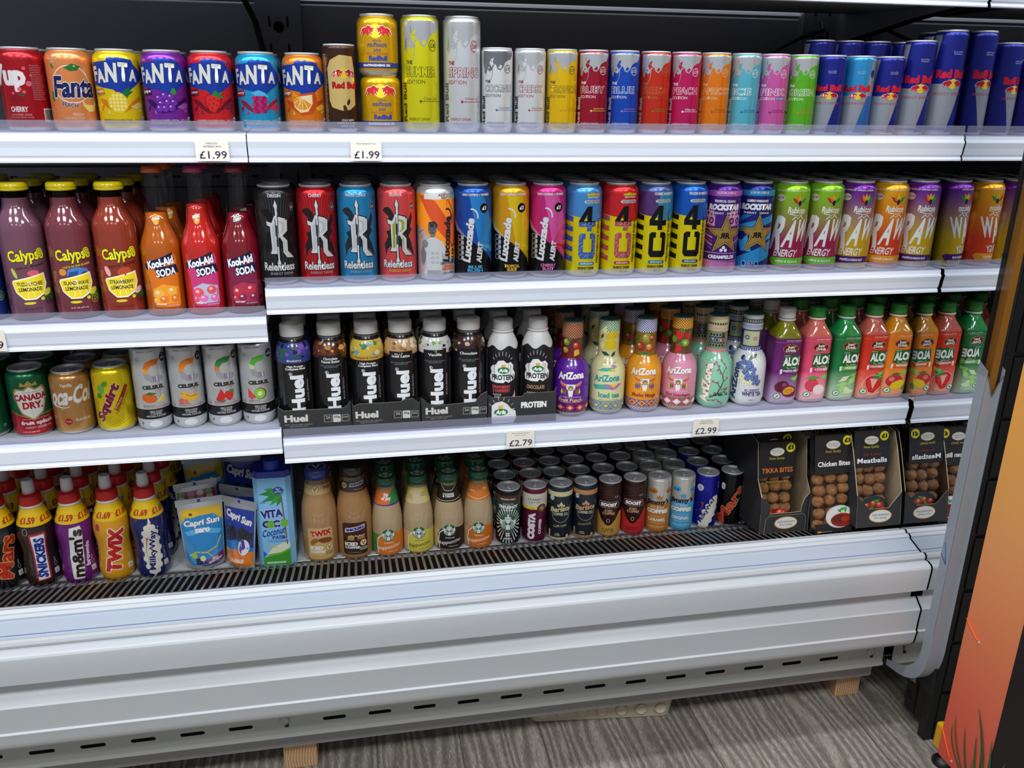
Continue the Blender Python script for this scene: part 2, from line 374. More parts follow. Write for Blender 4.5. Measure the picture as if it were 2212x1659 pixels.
m.extr([(1.400, .137), (1.4035, .132), (1.43, .132)], XL, XM-.012, 'kick'); m.box(XL, XM-.012, 1.396, 1.400, .137, .146, 'kick')
m.box(XL, XM-.02, 1.408, 1.412, .150, .2, 'black')
cpart(m, 'kick_plate')
for xb in (-.176, 1.095):
    m = MB(); m.lathe([(.0001, 0), (.009, 0), (.009, -.003), (.002, -.0035), (.0018, -.003), (.0001, -.003)], 'kick', n=20)
    m.v = [(xb+x, 1.3995+z, .176+y) for x, y, z in m.v]; m.box(xb+.000, xb+.007, 1.3985, 1.401, .160, .172, 'black'); m.box(xb-.010, xb+.010, 1.3975, 1.400, .182, .190, 'rail')
    cpart(m, 'round_fixing')
m = MB(); m.extr([(1.432, .137), (1.432, .115), (1.438, .112), (1.438, .077), (1.50, .077), (1.50, .137)], XL, 1.135, 'rail', closed=True, cap=True); cpart(m, 'base_rail')
m = MB(); m.box(XL, XM, 1.49, 1.98, .14, .36, 'black'); cpart(m, 'tank')
# mirrored end panel with its grey front trim
m = MB(); m.add([(XM, 1.302, .16), (XM, 1.95, .36), (XM, 1.95, 2.05), (XM, 1.302, 2.05), (XM, 1.43, .14)], [(0, 4, 1, 2, 3)], 'mirror')
m.box(XM+.001, XM+.008, 1.302, 1.95, .36, 2.05, 'black'); cpart(m, 'mirror_panel')
m = MB()
out = [(1.279, .872), (1.279, .30), (1.279, .25), (1.2805, .232), (1.2835, .214), (1.289, .197), (1.297, .182), (1.307, .170), (1.320, .160), (1.336, .151), (1.356, .144), (1.40, .135)]
inn = [(1.303, .885), (1.303, .30), (1.303, .255), (1.304, .240), (1.3065, .226), (1.311, .213), (1.317, .202), (1.325, .192), (1.334, .183), (1.346, .174), (1.362, .165), (1.40, .151)]
tear_o = [(.0, .862), (.006, .850), (.012, .832), (.017, .822), (.024, .842), (.034, .862)]
for side, X in ((0, XM-.0006), (1, XM+.036)):
    n = len(out); m.add([(X,)+p for p in out]+[(X,)+p for p in inn], [(i, n+i, n+i+1, i+1) if side == 0 else (i, i+1, n+i+1, n+i) for i in range(n-1)], 'post')
# front face with the torn top edge
zs = [z for y, z in out[1:]]
m.add([(XM+x, 1.279, z) for x, z in tear_o]+[(XM+.036, 1.279, .30), (XM, 1.279, .30)], [tuple(range(8))], 'post')
m.extr(out[1:], XM-.0006, XM+.036, 'post', smooth=True)
m.add([(XM-.0006, 1.303, .885), (XM-.0006, 1.279, .872), (XM, 1.279, .862), (XM, 1.303, .862)], [(0, 1, 2, 3)], 'post')
cpart(m, 'end_trim')
# frayed white edge of the tear and blue pen marks
m = MB()
for i in range(len(tear_o)-1):
    (xa, za), (xb, zb) = tear_o[i], tear_o[i+1]
    for k in range(8):
        t = k/8; x = xa+(xb-xa)*t; z = za+(zb-za)*t; m.box(XM+x, XM+x+.0012, 1.2775, 1.279, z-.001, z+.0015*(k % 2)+.001, 'chrome')
cpart(m, 'torn_edge')
m = MB(); bl = mat('blue_pen', '1d4fa8', .5)
m.tube([(XM-.0012, 1.297, .505), (XM-.0012, 1.285, .462), (XM-.0012, 1.303, .478)], .0008, bl, n=5)
cpart(m, 'pen_mark')
m = MB(); am = mat('amber_edge_foam', '8a5a14', .35)
m.box(XM+.010, XM+.026, 1.284, 1.30, .80, 2.05, am); cpart(m, 'amber_core')
m = MB(); m.box(XM-.001, XM+.009, 1.281, 1.302, .86, 2.05, 'glass'); cpart(m, 'glass_edge')
m = MB(); m.box(XM+.0265, XM+.034, 1.286, 1.95, .14, 2.05, 'black'); m.box(XM+.009, XM+.034, 1.30, 1.95, .36, 2.05, 'black'); cpart(m, 'end_panel_core')
m = MB(); m.tube([(-.205, 1.80, 1.60), (-.19, 1.85, 1.53), (-.168, 1.895, 1.475), (-.158, 1.905, 1.42), (-.153, 1.91, 1.36), (-.15, 1.915, 1.29)], .006, 'blackmetal'); cpart(m, 'cable')
m = MB(); m.tube([(1.07, 1.90, 1.505), (1.055, 1.86, 1.485), (1.0, 1.86, 1.468), (.96, 1.88, 1.445), (.93, 1.90, 1.42)], .004, 'blackmetal'); cpart(m, 'cable')

# ------------------------------------------------------------------ shelves: each a thing with a ticket strip and a clear riser
def shelf(x0, x1, zt, yf, label, riser=.018, tilt=0, depth=1.90, hh=.046):
    e = tag(empty('chiller_shelf', ((x0+x1)/2, yf+.2, zt)), label, 'shelf')
    def part(mb, n, **k):
        o = mb.build(n, e, **k); o.location = tuple(-c for c in e.location); return o
    m = MB(); m.box(x0+.002, x1-.002, yf+.008, depth, zt-.022, zt-.0005, 'dark'); m.box(x0+.001, x1-.001, yf+.004, yf+.055, zt-.004, zt, 'white')
    m.box(x0+.02, x1-.02, yf+.03, yf+.07, zt-.034, zt-.022, 'dark')
    if zt > 1.5: m.box(x0+.03, x1-.09, yf+.07, yf+.26, zt-.040, zt-.022, 'under'); m.box(x0+.01, x1-.01, yf+.01, yf+.07, zt-.036, zt-.034, 'under')
    part(m, 'shelf_deck')
    m = MB(); t = tilt
    m.extr([(yf+.009, zt), (yf+.0035, zt+.0002), (yf+.0008, zt-.002), (yf, zt-.009), (yf-.0022+t*.2, zt-.0095), (yf-.0032+t*.3, zt-.013), (yf-.001+t*.6, zt-hh*.5), (yf+.0005+t*.8, zt-hh*.76), (yf+.0025+t*.8, zt-hh*.79),
            (yf+.0025+t*.9, zt-hh*.85), (yf+.0005+t, zt-hh*.88), (yf-.0005+t, zt-hh*.93), (yf+.0008+t, zt-hh*.95), (yf-.0015+t, zt-hh*.975), (yf+t, zt-hh), (yf+.008+t, zt-hh), (yf+.010, zt-.02)], x0, x1, 'strip', closed=True, cap=True)
    part(m, 'ticket_strip')
    if riser:
        m = MB(); m.box(x0+.001, x1-.001, yf+.001, yf+.0025, zt-.003, zt+riser, 'riser'); part(m, 'clear_riser')
    for xb in (x0+.012, x1-.012):
        m = MB(); m.add([(xb+dx, y, z) for dx in (-.0015, .0015) for y, z in ((yf+.03, zt-.022), (yf+.03, zt-.036), (yf+.2, zt-.05), (1.93, zt-.085), (1.93, zt-.022))],
              [(4, 3, 2, 1, 0), (5, 6, 7, 8, 9)]+[(i, (i+1) % 5, 5+(i+1) % 5, 5+i) for i in range(5)], 'dark'); part(m, 'bracket')
    return e
YF = 1.452
shelf(XL, -.158, 1.280, YF, 'chiller shelf under the fruit soda cans, left run of the highest stocked level')
shelf(-.156, XM-.0015, 1.280, YF, 'chiller shelf under the slim energy cans, widest of the highest stocked level')
shelf(XL, XM-.003, 1.546, YF, 'empty-sided top shelf seen only from below, its strip cut by the photo edge', riser=0)
shelf(XL, -.150, .980, 1.447, 'chiller shelf carrying the glass lemonade and soda bottles at left')
shelf(-.150+.002, XM-.004, 1.028, 1.447, 'chiller shelf carrying the tall half-litre energy cans')
shelf(XL, -.143, .7625, 1.470, 'duller grey chiller shelf carrying the white slim cans at lower left', riser=.012, tilt=-.006)
shelf(-.141, XM-.006, .743, 1.470, 'chiller shelf carrying black shake bottles, iced teas and aloe drinks', hh=.050)

# ------------------------------------------------------------------ price tickets in the strips
def ticket(x, y, z, lines, w, h, label, price):
    m = MB(); m.box(-w/2, w/2, -.0004, .0004, -h/2, h/2, 'print', 'ece6da')
    W, H_ = w*1000, h*1000; ops = []
    for i, (s, ww, hh_, yy) in enumerate(lines): ops += T(s, 0, yy, ww, hh_, '5a5560')
    ops += T(price, 1, -H_*.2, W*.82, H_*.36, '2e2a50', b=.01)
    flat(m, ops, lambda x_, y_, l: (x_/1000, -.0004-l, y_/1000), 'print')
    o = m.build('price_ticket'); o.location = (x, y, z); tag(o, label, 'price ticket')
ticket(-.2105, YF-.0042, 1.2533, [('FANTA', 17, 3, 11), ('AMERICAN', 27, 3, 6.3)], .051, .033, 'cream price ticket reading 1.99 below the red strawberry can', '£1.99')
ticket(.031, YF-.0042, 1.2533, [('Thai Redbull Can', 32, 2.2, 11)], .050, .033, 'cream price ticket reading 1.99 below the stacked gold cans', '£1.99')
ticket(.301, 1.470-.0042, .7145, [('Arla Protein Shake', 34, 2.2, 13), ('24g Protein', 20, 2, 8.5)], .055, .036, 'cream price ticket reading 2.79 below the protein shakes', '£2.79')
ticket(.681, 1.470-.0042, .7155, [('ARIZONA', 26, 2.6, 13.5), ('AMERICAN', 30, 2.6, 9)], .055, .037, 'cream price ticket reading 2.99 below the pale green tea bottle', '£2.99')
ticket(-.588, 1.447-.0042, .9555, [('CALYPSO', 17, 3, 11), ('AMERICAN', 27, 3, 6.3)], .055, .036, 'cream price ticket reading .99 cut by the left photo edge', '£2.99')

# ------------------------------------------------------------------ under and beside the chiller
def block(x0, x1, y0, y1, z0, z1, label):
    m = MB(); m.box(x0, x1, y0, y1, z0, z1, 'pine'); o = m.build('timber_block', bevel=.002); tag(o, label, 'wood block', None)
block(-.192, -.124, 1.46, 1.60, 0, .0765, 'pine offcut propping the rail at left, growth rings showing')
block(1.073, 1.134, 1.468, 1.66, 0, .052, 'lower pine offcut under the right end of the rail')
block(1.079, 1.131, 1.463, 1.64, .0522, .0765, 'thin upper pine offcut lying on the right-hand block')
m = MB()
def trayring(dx, dy, z, r=.02, n=6):
    pts = []
    for cx, cy, a0 in ((dx-r, dy-r, 0), (-dx+r, dy-r, 90), (-dx+r, -dy+r, 180), (dx-r, -dy+r, 270)):
        pts += [(cx+r*math.cos(math.radians(a0+k*90/n)), cy+r*math.sin(math.radians(a0+k*90/n)), z) for k in range(n+1)]
    return pts
rings = [trayring(.156, .085, 0), trayring(.162, .091, .003), trayring(.168, .097, .056), trayring(.175, .104, .058), trayring(.175, .104, .060), trayring(.166, .095, .0595), trayring(.158, .087, .006), trayring(.148, .078, .004)]
vs = [p for r_ in rings for p in r_]; n = len(rings[0])
fs = [(i*n+k, i*n+(k+1) % n, (i+1)*n+(k+1) % n, (i+1)*n+k) for i in range(7) for k in range(n)]+[tuple(range(n))[::-1], tuple(range(7*n, 8*n))]
m.add(vs, fs, mat('cream_plastic', 'b5aa94', .5), smooth=True)
for k in range(7):
    b0 = len(m.v); m.lathe([(.0001, 0), (.006, -.0006), (.011, -.0025), (.013, -.005)], m.mats[0], n=16)
    for j in range(b0, len(m.v)): x, y, z = m.v[j]; m.v[j] = (-.135+k*.045+x, -.0965+z*.8+.002, .030+y)
o = m.build('plastic_tray', sharp=40); o.location = (.513, 1.580, 0); o.rotation_euler = (0, 0, math.radians(-6)); tag(o, 'shallow cream plastic tray pushed under the chiller onto the planks', 'tray')
# black slatted shelving end
e = tag(empty('shelving_end', (1.25, 1.32, 0)), 'black powder coated shelving end with grooved panels beside the chiller', 'shelving')
def sp(mb, n, **k):
    o = mb.build(n, e, **k); o.location = (-1.25, -1.32, 0); return o
m = MB()
for k in range(16):
    z = .002+k*.128; m.box(1.2105, 1.62, 1.300, 1.32, z, z+.118, 'blackmetal'); m.box(1.2105, 1.62, 1.307, 1.32, z+.118, z+.128, 'blackmetal')
sp(m, 'grooved_panel', bevel=.0015)
m = MB(); m.box(1.190, 1.210, 1.302, 1.325, 0, 2.0, 'blackmetal'); m.box(1.190, 1.205, 1.325, 1.345, .03, 2.0, 'blackmetal'); sp(m, 'corner_post', bevel=.002)
m = MB()
slots(m, .05, 1.95, 1.352, 1.384, 44, .012, .0075, lambda u, v: (1.190, v, u), 'blackmetal'); m.box(1.1925, 1.21, 1.352, 1.384, .03, 1.98, 'black'); sp(m, 'slotted_upright')
# orange printed board
m = MB(); og = bpy.data.materials.new('sunset_print'); og.use_nodes = True; nt = og.node_tree; b = nt.nodes['Principled BSDF']; b.inputs['Roughness'].default_value = .45
tc = nt.nodes.new('ShaderNodeTexCoord'); sx_ = nt.nodes.new('ShaderNodeSeparateXYZ'); mr = nt.nodes.new('ShaderNodeMapRange'); mr.inputs[2].default_value = 1.15
rp = nt.nodes.new('ShaderNodeValToRGB'); nt.links.new(tc.outputs['Object'], sx_.inputs[0]); nt.links.new(sx_.outputs[2], mr.inputs[0]); nt.links.new(mr.outputs[0], rp.inputs[0]); nt.links.new(rp.outputs[0], b.inputs['Base Color'])
el = rp.color_ramp.elements; el[0].color = hx('dd4f40'); el[1].color = hx('f2a92e')
for pos, c_ in ((.18, 'e66c50'), (.4, 'ea9058'), (.58, 'eea656')): k = el.new(pos); k.color = hx(c_)
e = tag(empty('printed_display_board', (1.172, 1.17, 0)), 'tall display board printed with an orange sunset sky and green grass', 'display board')
def bp_(mb, n, **k):
    o = mb.build(n, e, **k); o.location = (-1.172, -1.17, 0); return o
m = MB(); m.box(1.1715, 1.1745, 1.10, 1.237, .030, 2.0, og); bp_(m, 'sunset_panel')
m = MB(); m.box(1.170, 1.176, .80, 1.106, .030, 2.0, mat('dark_brown_print', '1c1312', .5)); bp_(m, 'dark_panel')
m = MB(); gr = mat('grass_print', rough=.5)
def blade(y0, z0, y1, z1, bend, w, c):
    v = []
    for k in range(9):
        t = k/8; y = y0+(y1-y0)*t+bend*math.sin(PI*t); z = z0+(z1-z0)*t; ww = w*(1-t)**.7
        v += [(1.1690, y-ww/2, z), (1.1690, y+ww/2, z)]
    m.add(v, [(2*k, 2*k+1, 2*k+3, 2*k+2) for k in range(8)], gr, c)
for a in ((1.150, .03, 1.210, .155, .012, .006, '355a30'), (1.152, .03, 1.212, .130, .018, .006, '2c5530'), (1.142, .03, 1.180, .150, .006, .008, '3a6038'), (1.128, .03, 1.150, .155, .0, .010, '3c6238'),
          (1.118, .03, 1.160, .215, -.014, .015, '315a34'), (1.100, .03, 1.112, .175, -.004, .012, '2e5c36'), (1.090, .03, 1.108, .13, .002, .008, '2f9a50'), (1.135, .03, 1.146, .10, .004, .005, '4c7c3c'), (1.105, .03, 1.125, .11, .004, .005, '3f9c46'), (1.08, .03, 1.07, .16, .004, .012, '2e6a3a')): blade(*a)
bp_(m, 'grass_print')
m = MB(); ye = mat('yellow_plastic', 'e0a210', .4); m.box(1.176, 1.194, 1.222, 1.262, .030, .090, ye); bp_(m, 'yellow_corner', bevel=.004)
m = MB(); m.lathe([(.0001, 0), (.021, 0), (.022, .006), (.016, .014), (.006, .018), (.006, .03)], 'blackmetal', n=24, cb=True); m.v = [(1.188+x, 1.236+y, z) for x, y, z in m.v]; bp_(m, 'levelling_foot')
tie = mat('orange_cable', 'ff6a14', .4)
for pts in ([(1.170, 1.2365, .365), (1.1695, 1.222, .355), (1.1695, 1.205, .343), (1.170, 1.196, .339)], [(1.170, 1.2365, .095), (1.169, 1.222, .078), (1.169, 1.205, .054), (1.170, 1.197, .046)]):
    m = MB(); m.tube(pts, .0013, tie); m.box(1.169, 1.1715, pts[-1][1]-.003, pts[-1][1]+.001, pts[-1][2]-.003, pts[-1][2]+.001, 'white'); bp_(m, 'cable_tie')
m = MB(); m.extr([(1.02, 2.12), (1.02, 2.30), (1.95, 2.30), (1.95, 2.05), (1.20, 2.10)], XL, XM, 'white', closed=True, cap=True); cpart(m, 'canopy')

# ================================================================== the goods
LBL = {}
class Kind: pass
PROTO = {}
def place(name, cat, x, y, z, rz=None, label='', group=None):
    if rz is None: rz = -math.atan2(x, y)
    e = empty(name, (x, y, z), rz); tag(e, label, cat, group); return e
def canprof(r, h, rr, sh, nk=.004):
    return [(r*.70, .004), (r*.78, .0005), (r*.82, 0), (r*.86, .0012), (r*.94, .0045), (r*.985, .0085), (r, .012), (r, h-sh), (r*.985+rr*.015, h-sh*.86), (r*.9+rr*.1, h-sh*.66), (r*.62+rr*.38, h-sh*.45), (r*.25+rr*.75, h-sh*.30), (rr+.0003, h-nk-.0012), (rr-.0004, h-nk+.0012)]
_lid = {}
def can(e, r, h, rr, sh, body, ops, bm_='can', lid='d4d6d8', am=None, top=None, base=None):
    """a drinks can: printed body, seamed lid and pull tab"""
    pf = canprof(r, h, rr, sh); m = MB(); fb = hx(base) if base else None
    def col(z, a):
        c = body(z/h) if callable(body) else body
        if z < .006: c = 'c8c8ca'
        return c
    zs = []
    pf2 = []
    for i, p in enumerate(pf):
        if i and callable(body) and p[1]-pf[i-1][1] > .05: pf2 += [(r, pf[i-1][1]+(p[1]-pf[i-1][1])*k/12) for k in range(1, 12)]
        pf2.append(p)
    m.lathe(pf2, bm_, col, n=44, cb=True); wrap(m, ops, pf, r, am or bm_)
    m.build('can_body', e)
    key = (round(rr, 4), round(h, 4), lid)
    if key not in _lid:
        m = MB(); m.lathe([(rr-.0004, h-.004), (rr+.0007, h-.0026), (rr+.0009, h-.0008), (rr+.0003, h), (rr-.0010, h), (rr-.0016, h-.0012), (rr-.0022, h-.0050), (rr-.0032, h-.0058), (rr-.0042, h-.0050), (rr*.6, h-.0046), (rr*.57, h-.0052), (rr*.2, h-.0050), (.0001, h-.005)], 'foil', lid, n=36)
        o = m.build('lid', e)
        m = MB(); n = 20; f = .0135/.026*rr; vs = []
        for k in range(n):
            a = 2*PI*k/n; x, y = f*.52*math.cos(a)*(1+.12*math.sin(a)), f*.9*math.sin(a)+.001
            for s_, zz in ((1, 0), (1, .0009), (.62, .0011), (.60, .0002)): vs.append((x*s_, (y-.002)*s_+.002+(0 if s_ == 1 else f*.18*0), h-.0040+zz))
        m.add(vs, [(4*k+q, 4*k+(q+1) % 4, 4*((k+1) % n)+(q+1) % 4, 4*((k+1) % n)+q) for k in range(n) for q in range(4)], 'foil', lid, True)
        m.lathe([(.0001, h-.0026), (.0022, h-.0028), (.0026, h-.004)], 'foil', lid, n=12)
        t = m.build('pull_tab', o); t.rotation_euler = (0, 0, random.uniform(-.8, .8)); _lid[key] = (o, t)
    else:
        o = _lid[key][0].copy(); COL.objects.link(o); o.parent = e; t = _lid[key][1].copy(); COL.objects.link(t); t.parent = o; t.rotation_euler = (0, 0, random.uniform(-.9, .9))
    return e

# ---- shared marks
def bull(x, y, s, c, o='f4f4f0', fx=1):
    p = [(-10, 0), (-8.5, 3), (-5, 5.5), (-2, 5), (2, 8), (5, 7.6), (7.4, 5), (9.6, 4.6), (11, 6.4), (11, 4), (9.4, 2), (10, .2), (8.6, -1), (6.6, .4), (6.8, -2), (9, -4.2), (6.6, -4.4), (4.8, -2.4), (3, -3.8), (4.4, -6), (1.8, -5.8), (.6, -3), (-3, -1.6), (-5, -4), (-8.4, -6), (-9, -4.6), (-6.6, -2.6), (-7.6, -.6), (-10, -3.4), (-12, -3), (-10.6, -1.2)]
    q = P(p, c); return XF(P([(a*1.07, b*1.07+.2) for a, b in p], o) if o else [], x, y, s, 0, (0, 0), fx)+XF(q, x, y, s, 0, (0, 0), fx)
def bulls(x, y, s, sun='f2d21c'): return C(x, y, 7*s, 7*s, sun)+bull(x-9.4*s, y-.5*s, s*.72, 'c01c2a')+bull(x+9.4*s, y-.5*s, s*.72, 'c01c2a', fx=-1)
def fine(x, y, w, n, c, lh=2.2, seed=1, h=.9):
    rnd = random.Random(seed); out = []
    for i in range(n):
        X = x-w/2; e_ = X+w*rnd.uniform(.8, 1)
        while X < e_: l = rnd.uniform(1.2, 3.6); out += R(X, y-i*lh, min(X+l, e_), y-i*lh+h, c); X += l+.6
    return out

# ---- fruit soda, 12 oz
def banner(flav, fc, drop, dk): # blue banner, white lettering, splash
    o = P([(-46, 62), (-44, 93), (-14, 96), (-13, 101), (6, 101), (24, 98), (26, 92), (44, 78), (44, 70), (20, 56), (2, 42), (-8, 54), (-30, 58)], '1d3fa6')
    for s, x, y, w, h, r_ in (('F', -38, 77, 11, 22, 6), ('A', -26, 74, 15, 21, 4), ('N', -9, 79, 17, 29, -3), ('T', 9, 80, 15, 28, -3), ('A', 24, 75, 14, 18, -4)):
        o += XF(T(s, x, y, w, h, 'f0efe6', b=.05, o='142c78', ob=.03), rot=r_, about=(x, y))
    o = XF(o, dy=9); q = o; o = []
    o += P([(-44, 52), (-24, 56), (-22, 46), (-34, 44), (-44, 45)], dk)+T(flav, -33, 50, 18, 5, 'f4f4ee', rot=4, b=.03)
    o += P([(-34, 40), (-22, 38), (-12, 28), (-2, 24), (10, 27), (18, 36), (32, 43), (36, 38), (26, 34), (16, 26), (6, 20), (-8, 19), (-20, 26), (-30, 33)], dk)
    o += P([(14, 28), (28, 34), (38, 32), (34, 26), (24, 24)], drop)+C(-30, 26, 5, 2.4, dk, rot=60)+C(-19, 20, 2, 3, drop)+C(30, 22, 4, 2, drop, rot=20)
    return q+XF(o, dy=10)+T(fc[0], -8, 18, 46, 2.8, fc[1])+T('WITH OTHER NATURAL FLAVORS', -6, 14, 50, 2.4, fc[1])+T('12 FL OZ', 25, 18, 13, 3, fc[1])+RR(33, 14, 41, 23, 1.6, 'e6e8f0')+T('180', 37, 18.5, 6, 4, '22307c')
def fruit_pine(): 
    o = P([(4, 48), (16, 58), (14, 50), (22, 50), (13, 44), (10, 40), (0, 42)], '1f7a3c')+C(-4, 33, 15, 16, 'f0c81c', rot=20)
    for i in range(-2, 3):
        for j in range(-2, 3):
            if abs(i)+abs(j) < 4: o += XF(RR(-2, -2, 2, 2, .8, 'f8e88c'), dx=-4+i*5.2, dy=33+j*5.2, rot=20)
    return o
def fruit_grape():
    o = P([(6, 48), (10, 56), (14, 54), (16, 48), (10, 44)], '3f9a48')
    for x, y in ((-12, 40), (-3, 44), (6, 42), (-9, 32), (1, 34), (10, 34), (-4, 25), (6, 26), (-12, 25)): o += C(x, y, 6, 6, '4a1a7a')+C(x, y, 5.2, 5.2, '7a34b0')+C(x-1.5, y+2, 1.2, 1.2, 'e8d8f8')
    return o
def fruit_straw(x=0, y=34, s=1):
    o = P([(-13, 8), (-8, 13), (4, 13), (13, 8), (11, -4), (2, -16), (-6, -14), (-12, -2)], 'b3121c')+P([(-11, 7), (-7, 11), (4, 11), (11, 7), (9, -4), (1, -14), (-5, -12), (-10, -2)], 'e03028')
    o += P([(-2, 11), (4, 19), (8, 15), (16, 17), (12, 11), (18, 7), (9, 7), (4, 10)], '2f8a3a')
    for a, b in ((-5, 5), (1, 6), (7, 3), (-6, -2), (0, -1), (5, -4), (-2, -8)): o += C(a, b, .8, 1.4, '6a0c14', 8, 30)
    return XF(o, x, y, s)
def fruit_rasp():
    o = P([(-12, 50), (0, 54), (10, 50), (18, 42), (8, 44), (0, 42)], '52c0e8')
    for i in range(5):
        for j in range(4): o += C(-8+j*5.4+(i % 2)*2.4, 22+i*5, 3.4, 3.4, 'a01c5a' if (i+j) % 2 else 'c42c70')
    return o
def fruit_orange(x=0, y=34, s=1):
    o = P([(-22, 8), (-8, 14), (14, 18), (20, 12), (20, -4), (10, -16), (-6, -18), (-18, -8)], 'd8541a')+P([(-20, 7), (-8, 11), (12, 14), (12, 0), (4, -12), (-8, -14), (-17, -6)], 'f8e8b0')
    for k in range(6):
        a = math.radians(150+k*30); b = math.radians(176+k*30); o += P([(-4+1.5*math.cos((a+b)/2), 9+1.5*math.sin((a+b)/2)), (-4+17*math.cos(a), 9+19*math.sin(a)*1.0), (-4+17*math.cos(b), 9+19*math.sin(b))], 'f49a1c')
    return XF(o, x, y, s)
def S12(x, name, label, body, ops, lid='b9bcbe', y=None, z=1.280, cat='soda can', h=.1225, rz=None, group=None):
    e = place(name, cat, x, (y or 1.468+.0331), z, rz, label, group)
    return can(e, .0331, h, .0268, .019, body, ops, lid=lid)
GA = 'American fruit soda cans on the left shelf'
items = []
a = T("7up", -22, 70, 50, 40, 'f2eeee', b=.06, o='c23040', ob=.02)+T('CHERRY', -13, 25, 25, 8, 'f4ecec', b=.03)+T('FLAVORED SODA', -11, 17, 30, 2.6, 'e8b8b8')+T('WITH OTHER NATURAL FLAVORS', -11, 13, 34, 2.4, 'd89898')
for x_, y_, r_ in ((6, 62, 4), (-2, 50, 2.4), (-8, 54, 3), (2, 84, 2.5), (-18, 48, 2), (10, 74, 1.6)): a += C(x_, y_, r_, r_, 'e06a78')
a += C(-14, 40, 9, 5, '8a1820')+P([(-12, 46), (-4, 48), (-2, 43)], '2f6a30')+fine(20, 88, 20, 20, 'c88890', 2.6)+R(22, 6, 42, 26, 'e8e4e6')
for k in range(9): a += R(24+k*1.9, 9, 24.9+k*1.9+(k % 3)*.3, 24, '3a3236')
S12(-.487, 'soda_can', 'dark red cherry soda can, leftmost whole can of the top row', 'a8141f', XF(a, dy=8))
a = RING(0, 64, 28, 28, 1.6, 'f4e8dc')+P([(-8, 88), (4, 94), (16, 90), (10, 84), (0, 83)], '2f7a34')+C(-26, 90, 2, 4, '3a8a3c', rot=20)+C(-32, 46, 3, 8, '4a8a3a')+T('Fanta', 4, 60, 62, 32, '1d2660', b=.04, o='f4efe8', ob=.03, rot=0, sh=.1)
a += T('PEACH', -6, 34, 22, 6.5, '2a2a66', rot=-8, b=.02, o='f2e6da')+P([(12, 42), (18, 34), (30, 34), (34, 44), (36, 34), (30, 24), (20, 24), (13, 32)], 'f4dc8c')+T('PEACH', 4, 20, 15, 4.5, 'f2dcc8')+T('FLAVORED SODA', -2, 14.5, 30, 3.6, 'f0d8c4')+T('WITH OTHER', 1, 10, 18, 2.4, 'f0d8c4')+T('12 FL OZ', 25, 13, 12, 3, 'f0d8c4')+T('CAFFEINE\nFREE', -24, 98, 17, 7, 'f2dcc8')
S12(-.419, 'soda_can', 'orange peach soda can with dark blue rounded lettering', 'e58a50', XF(a, dy=6))
for x_, nm, bd, dk, dr, fl, ft, fr in ((-.350, 'pineapple', 'e8cb10', 'd98218', 'f0d878', 'pineapple', 'PINEAPPLE FLAVORED SODA', fruit_pine()), (-.280, 'grape', '7a2a9c', '35105c', 'a060c0', 'grape', 'GRAPE FLAVORED SODA', fruit_grape()),
      (-.209, 'strawberry', 'd8262c', '7a1424', '8a2834', 'strawberry', 'STRAWBERRY FLAVORED SODA', fruit_straw()), (-.137, 'berry', '1f9ccb', '9a2048', 'c23a5c', 'berry', 'BERRY FLAVORED SODA', fruit_rasp()), (-.064, 'orange', 'e87d20', 'c8481c', 'f4b83c', 'orange', 'ORANGE FLAVORED SODA', fruit_orange())):
    S12(x_, 'soda_can', {'pineapple': 'yellow pineapple soda can with a blue banner, top row', 'grape': 'purple grape soda can with a blue banner, top row', 'strawberry': 'red strawberry soda can with a blue banner, top row', 'berry': 'sky blue berry soda can with a blue banner, top row', 'orange': 'orange soda can showing an orange slice, beside the brown coffee can'}[nm], bd, banner(fl, (ft, 'f0e8c8' if nm != 'pineapple' else '2a2a60'), dr, dk)+XF(fr, dy=11))
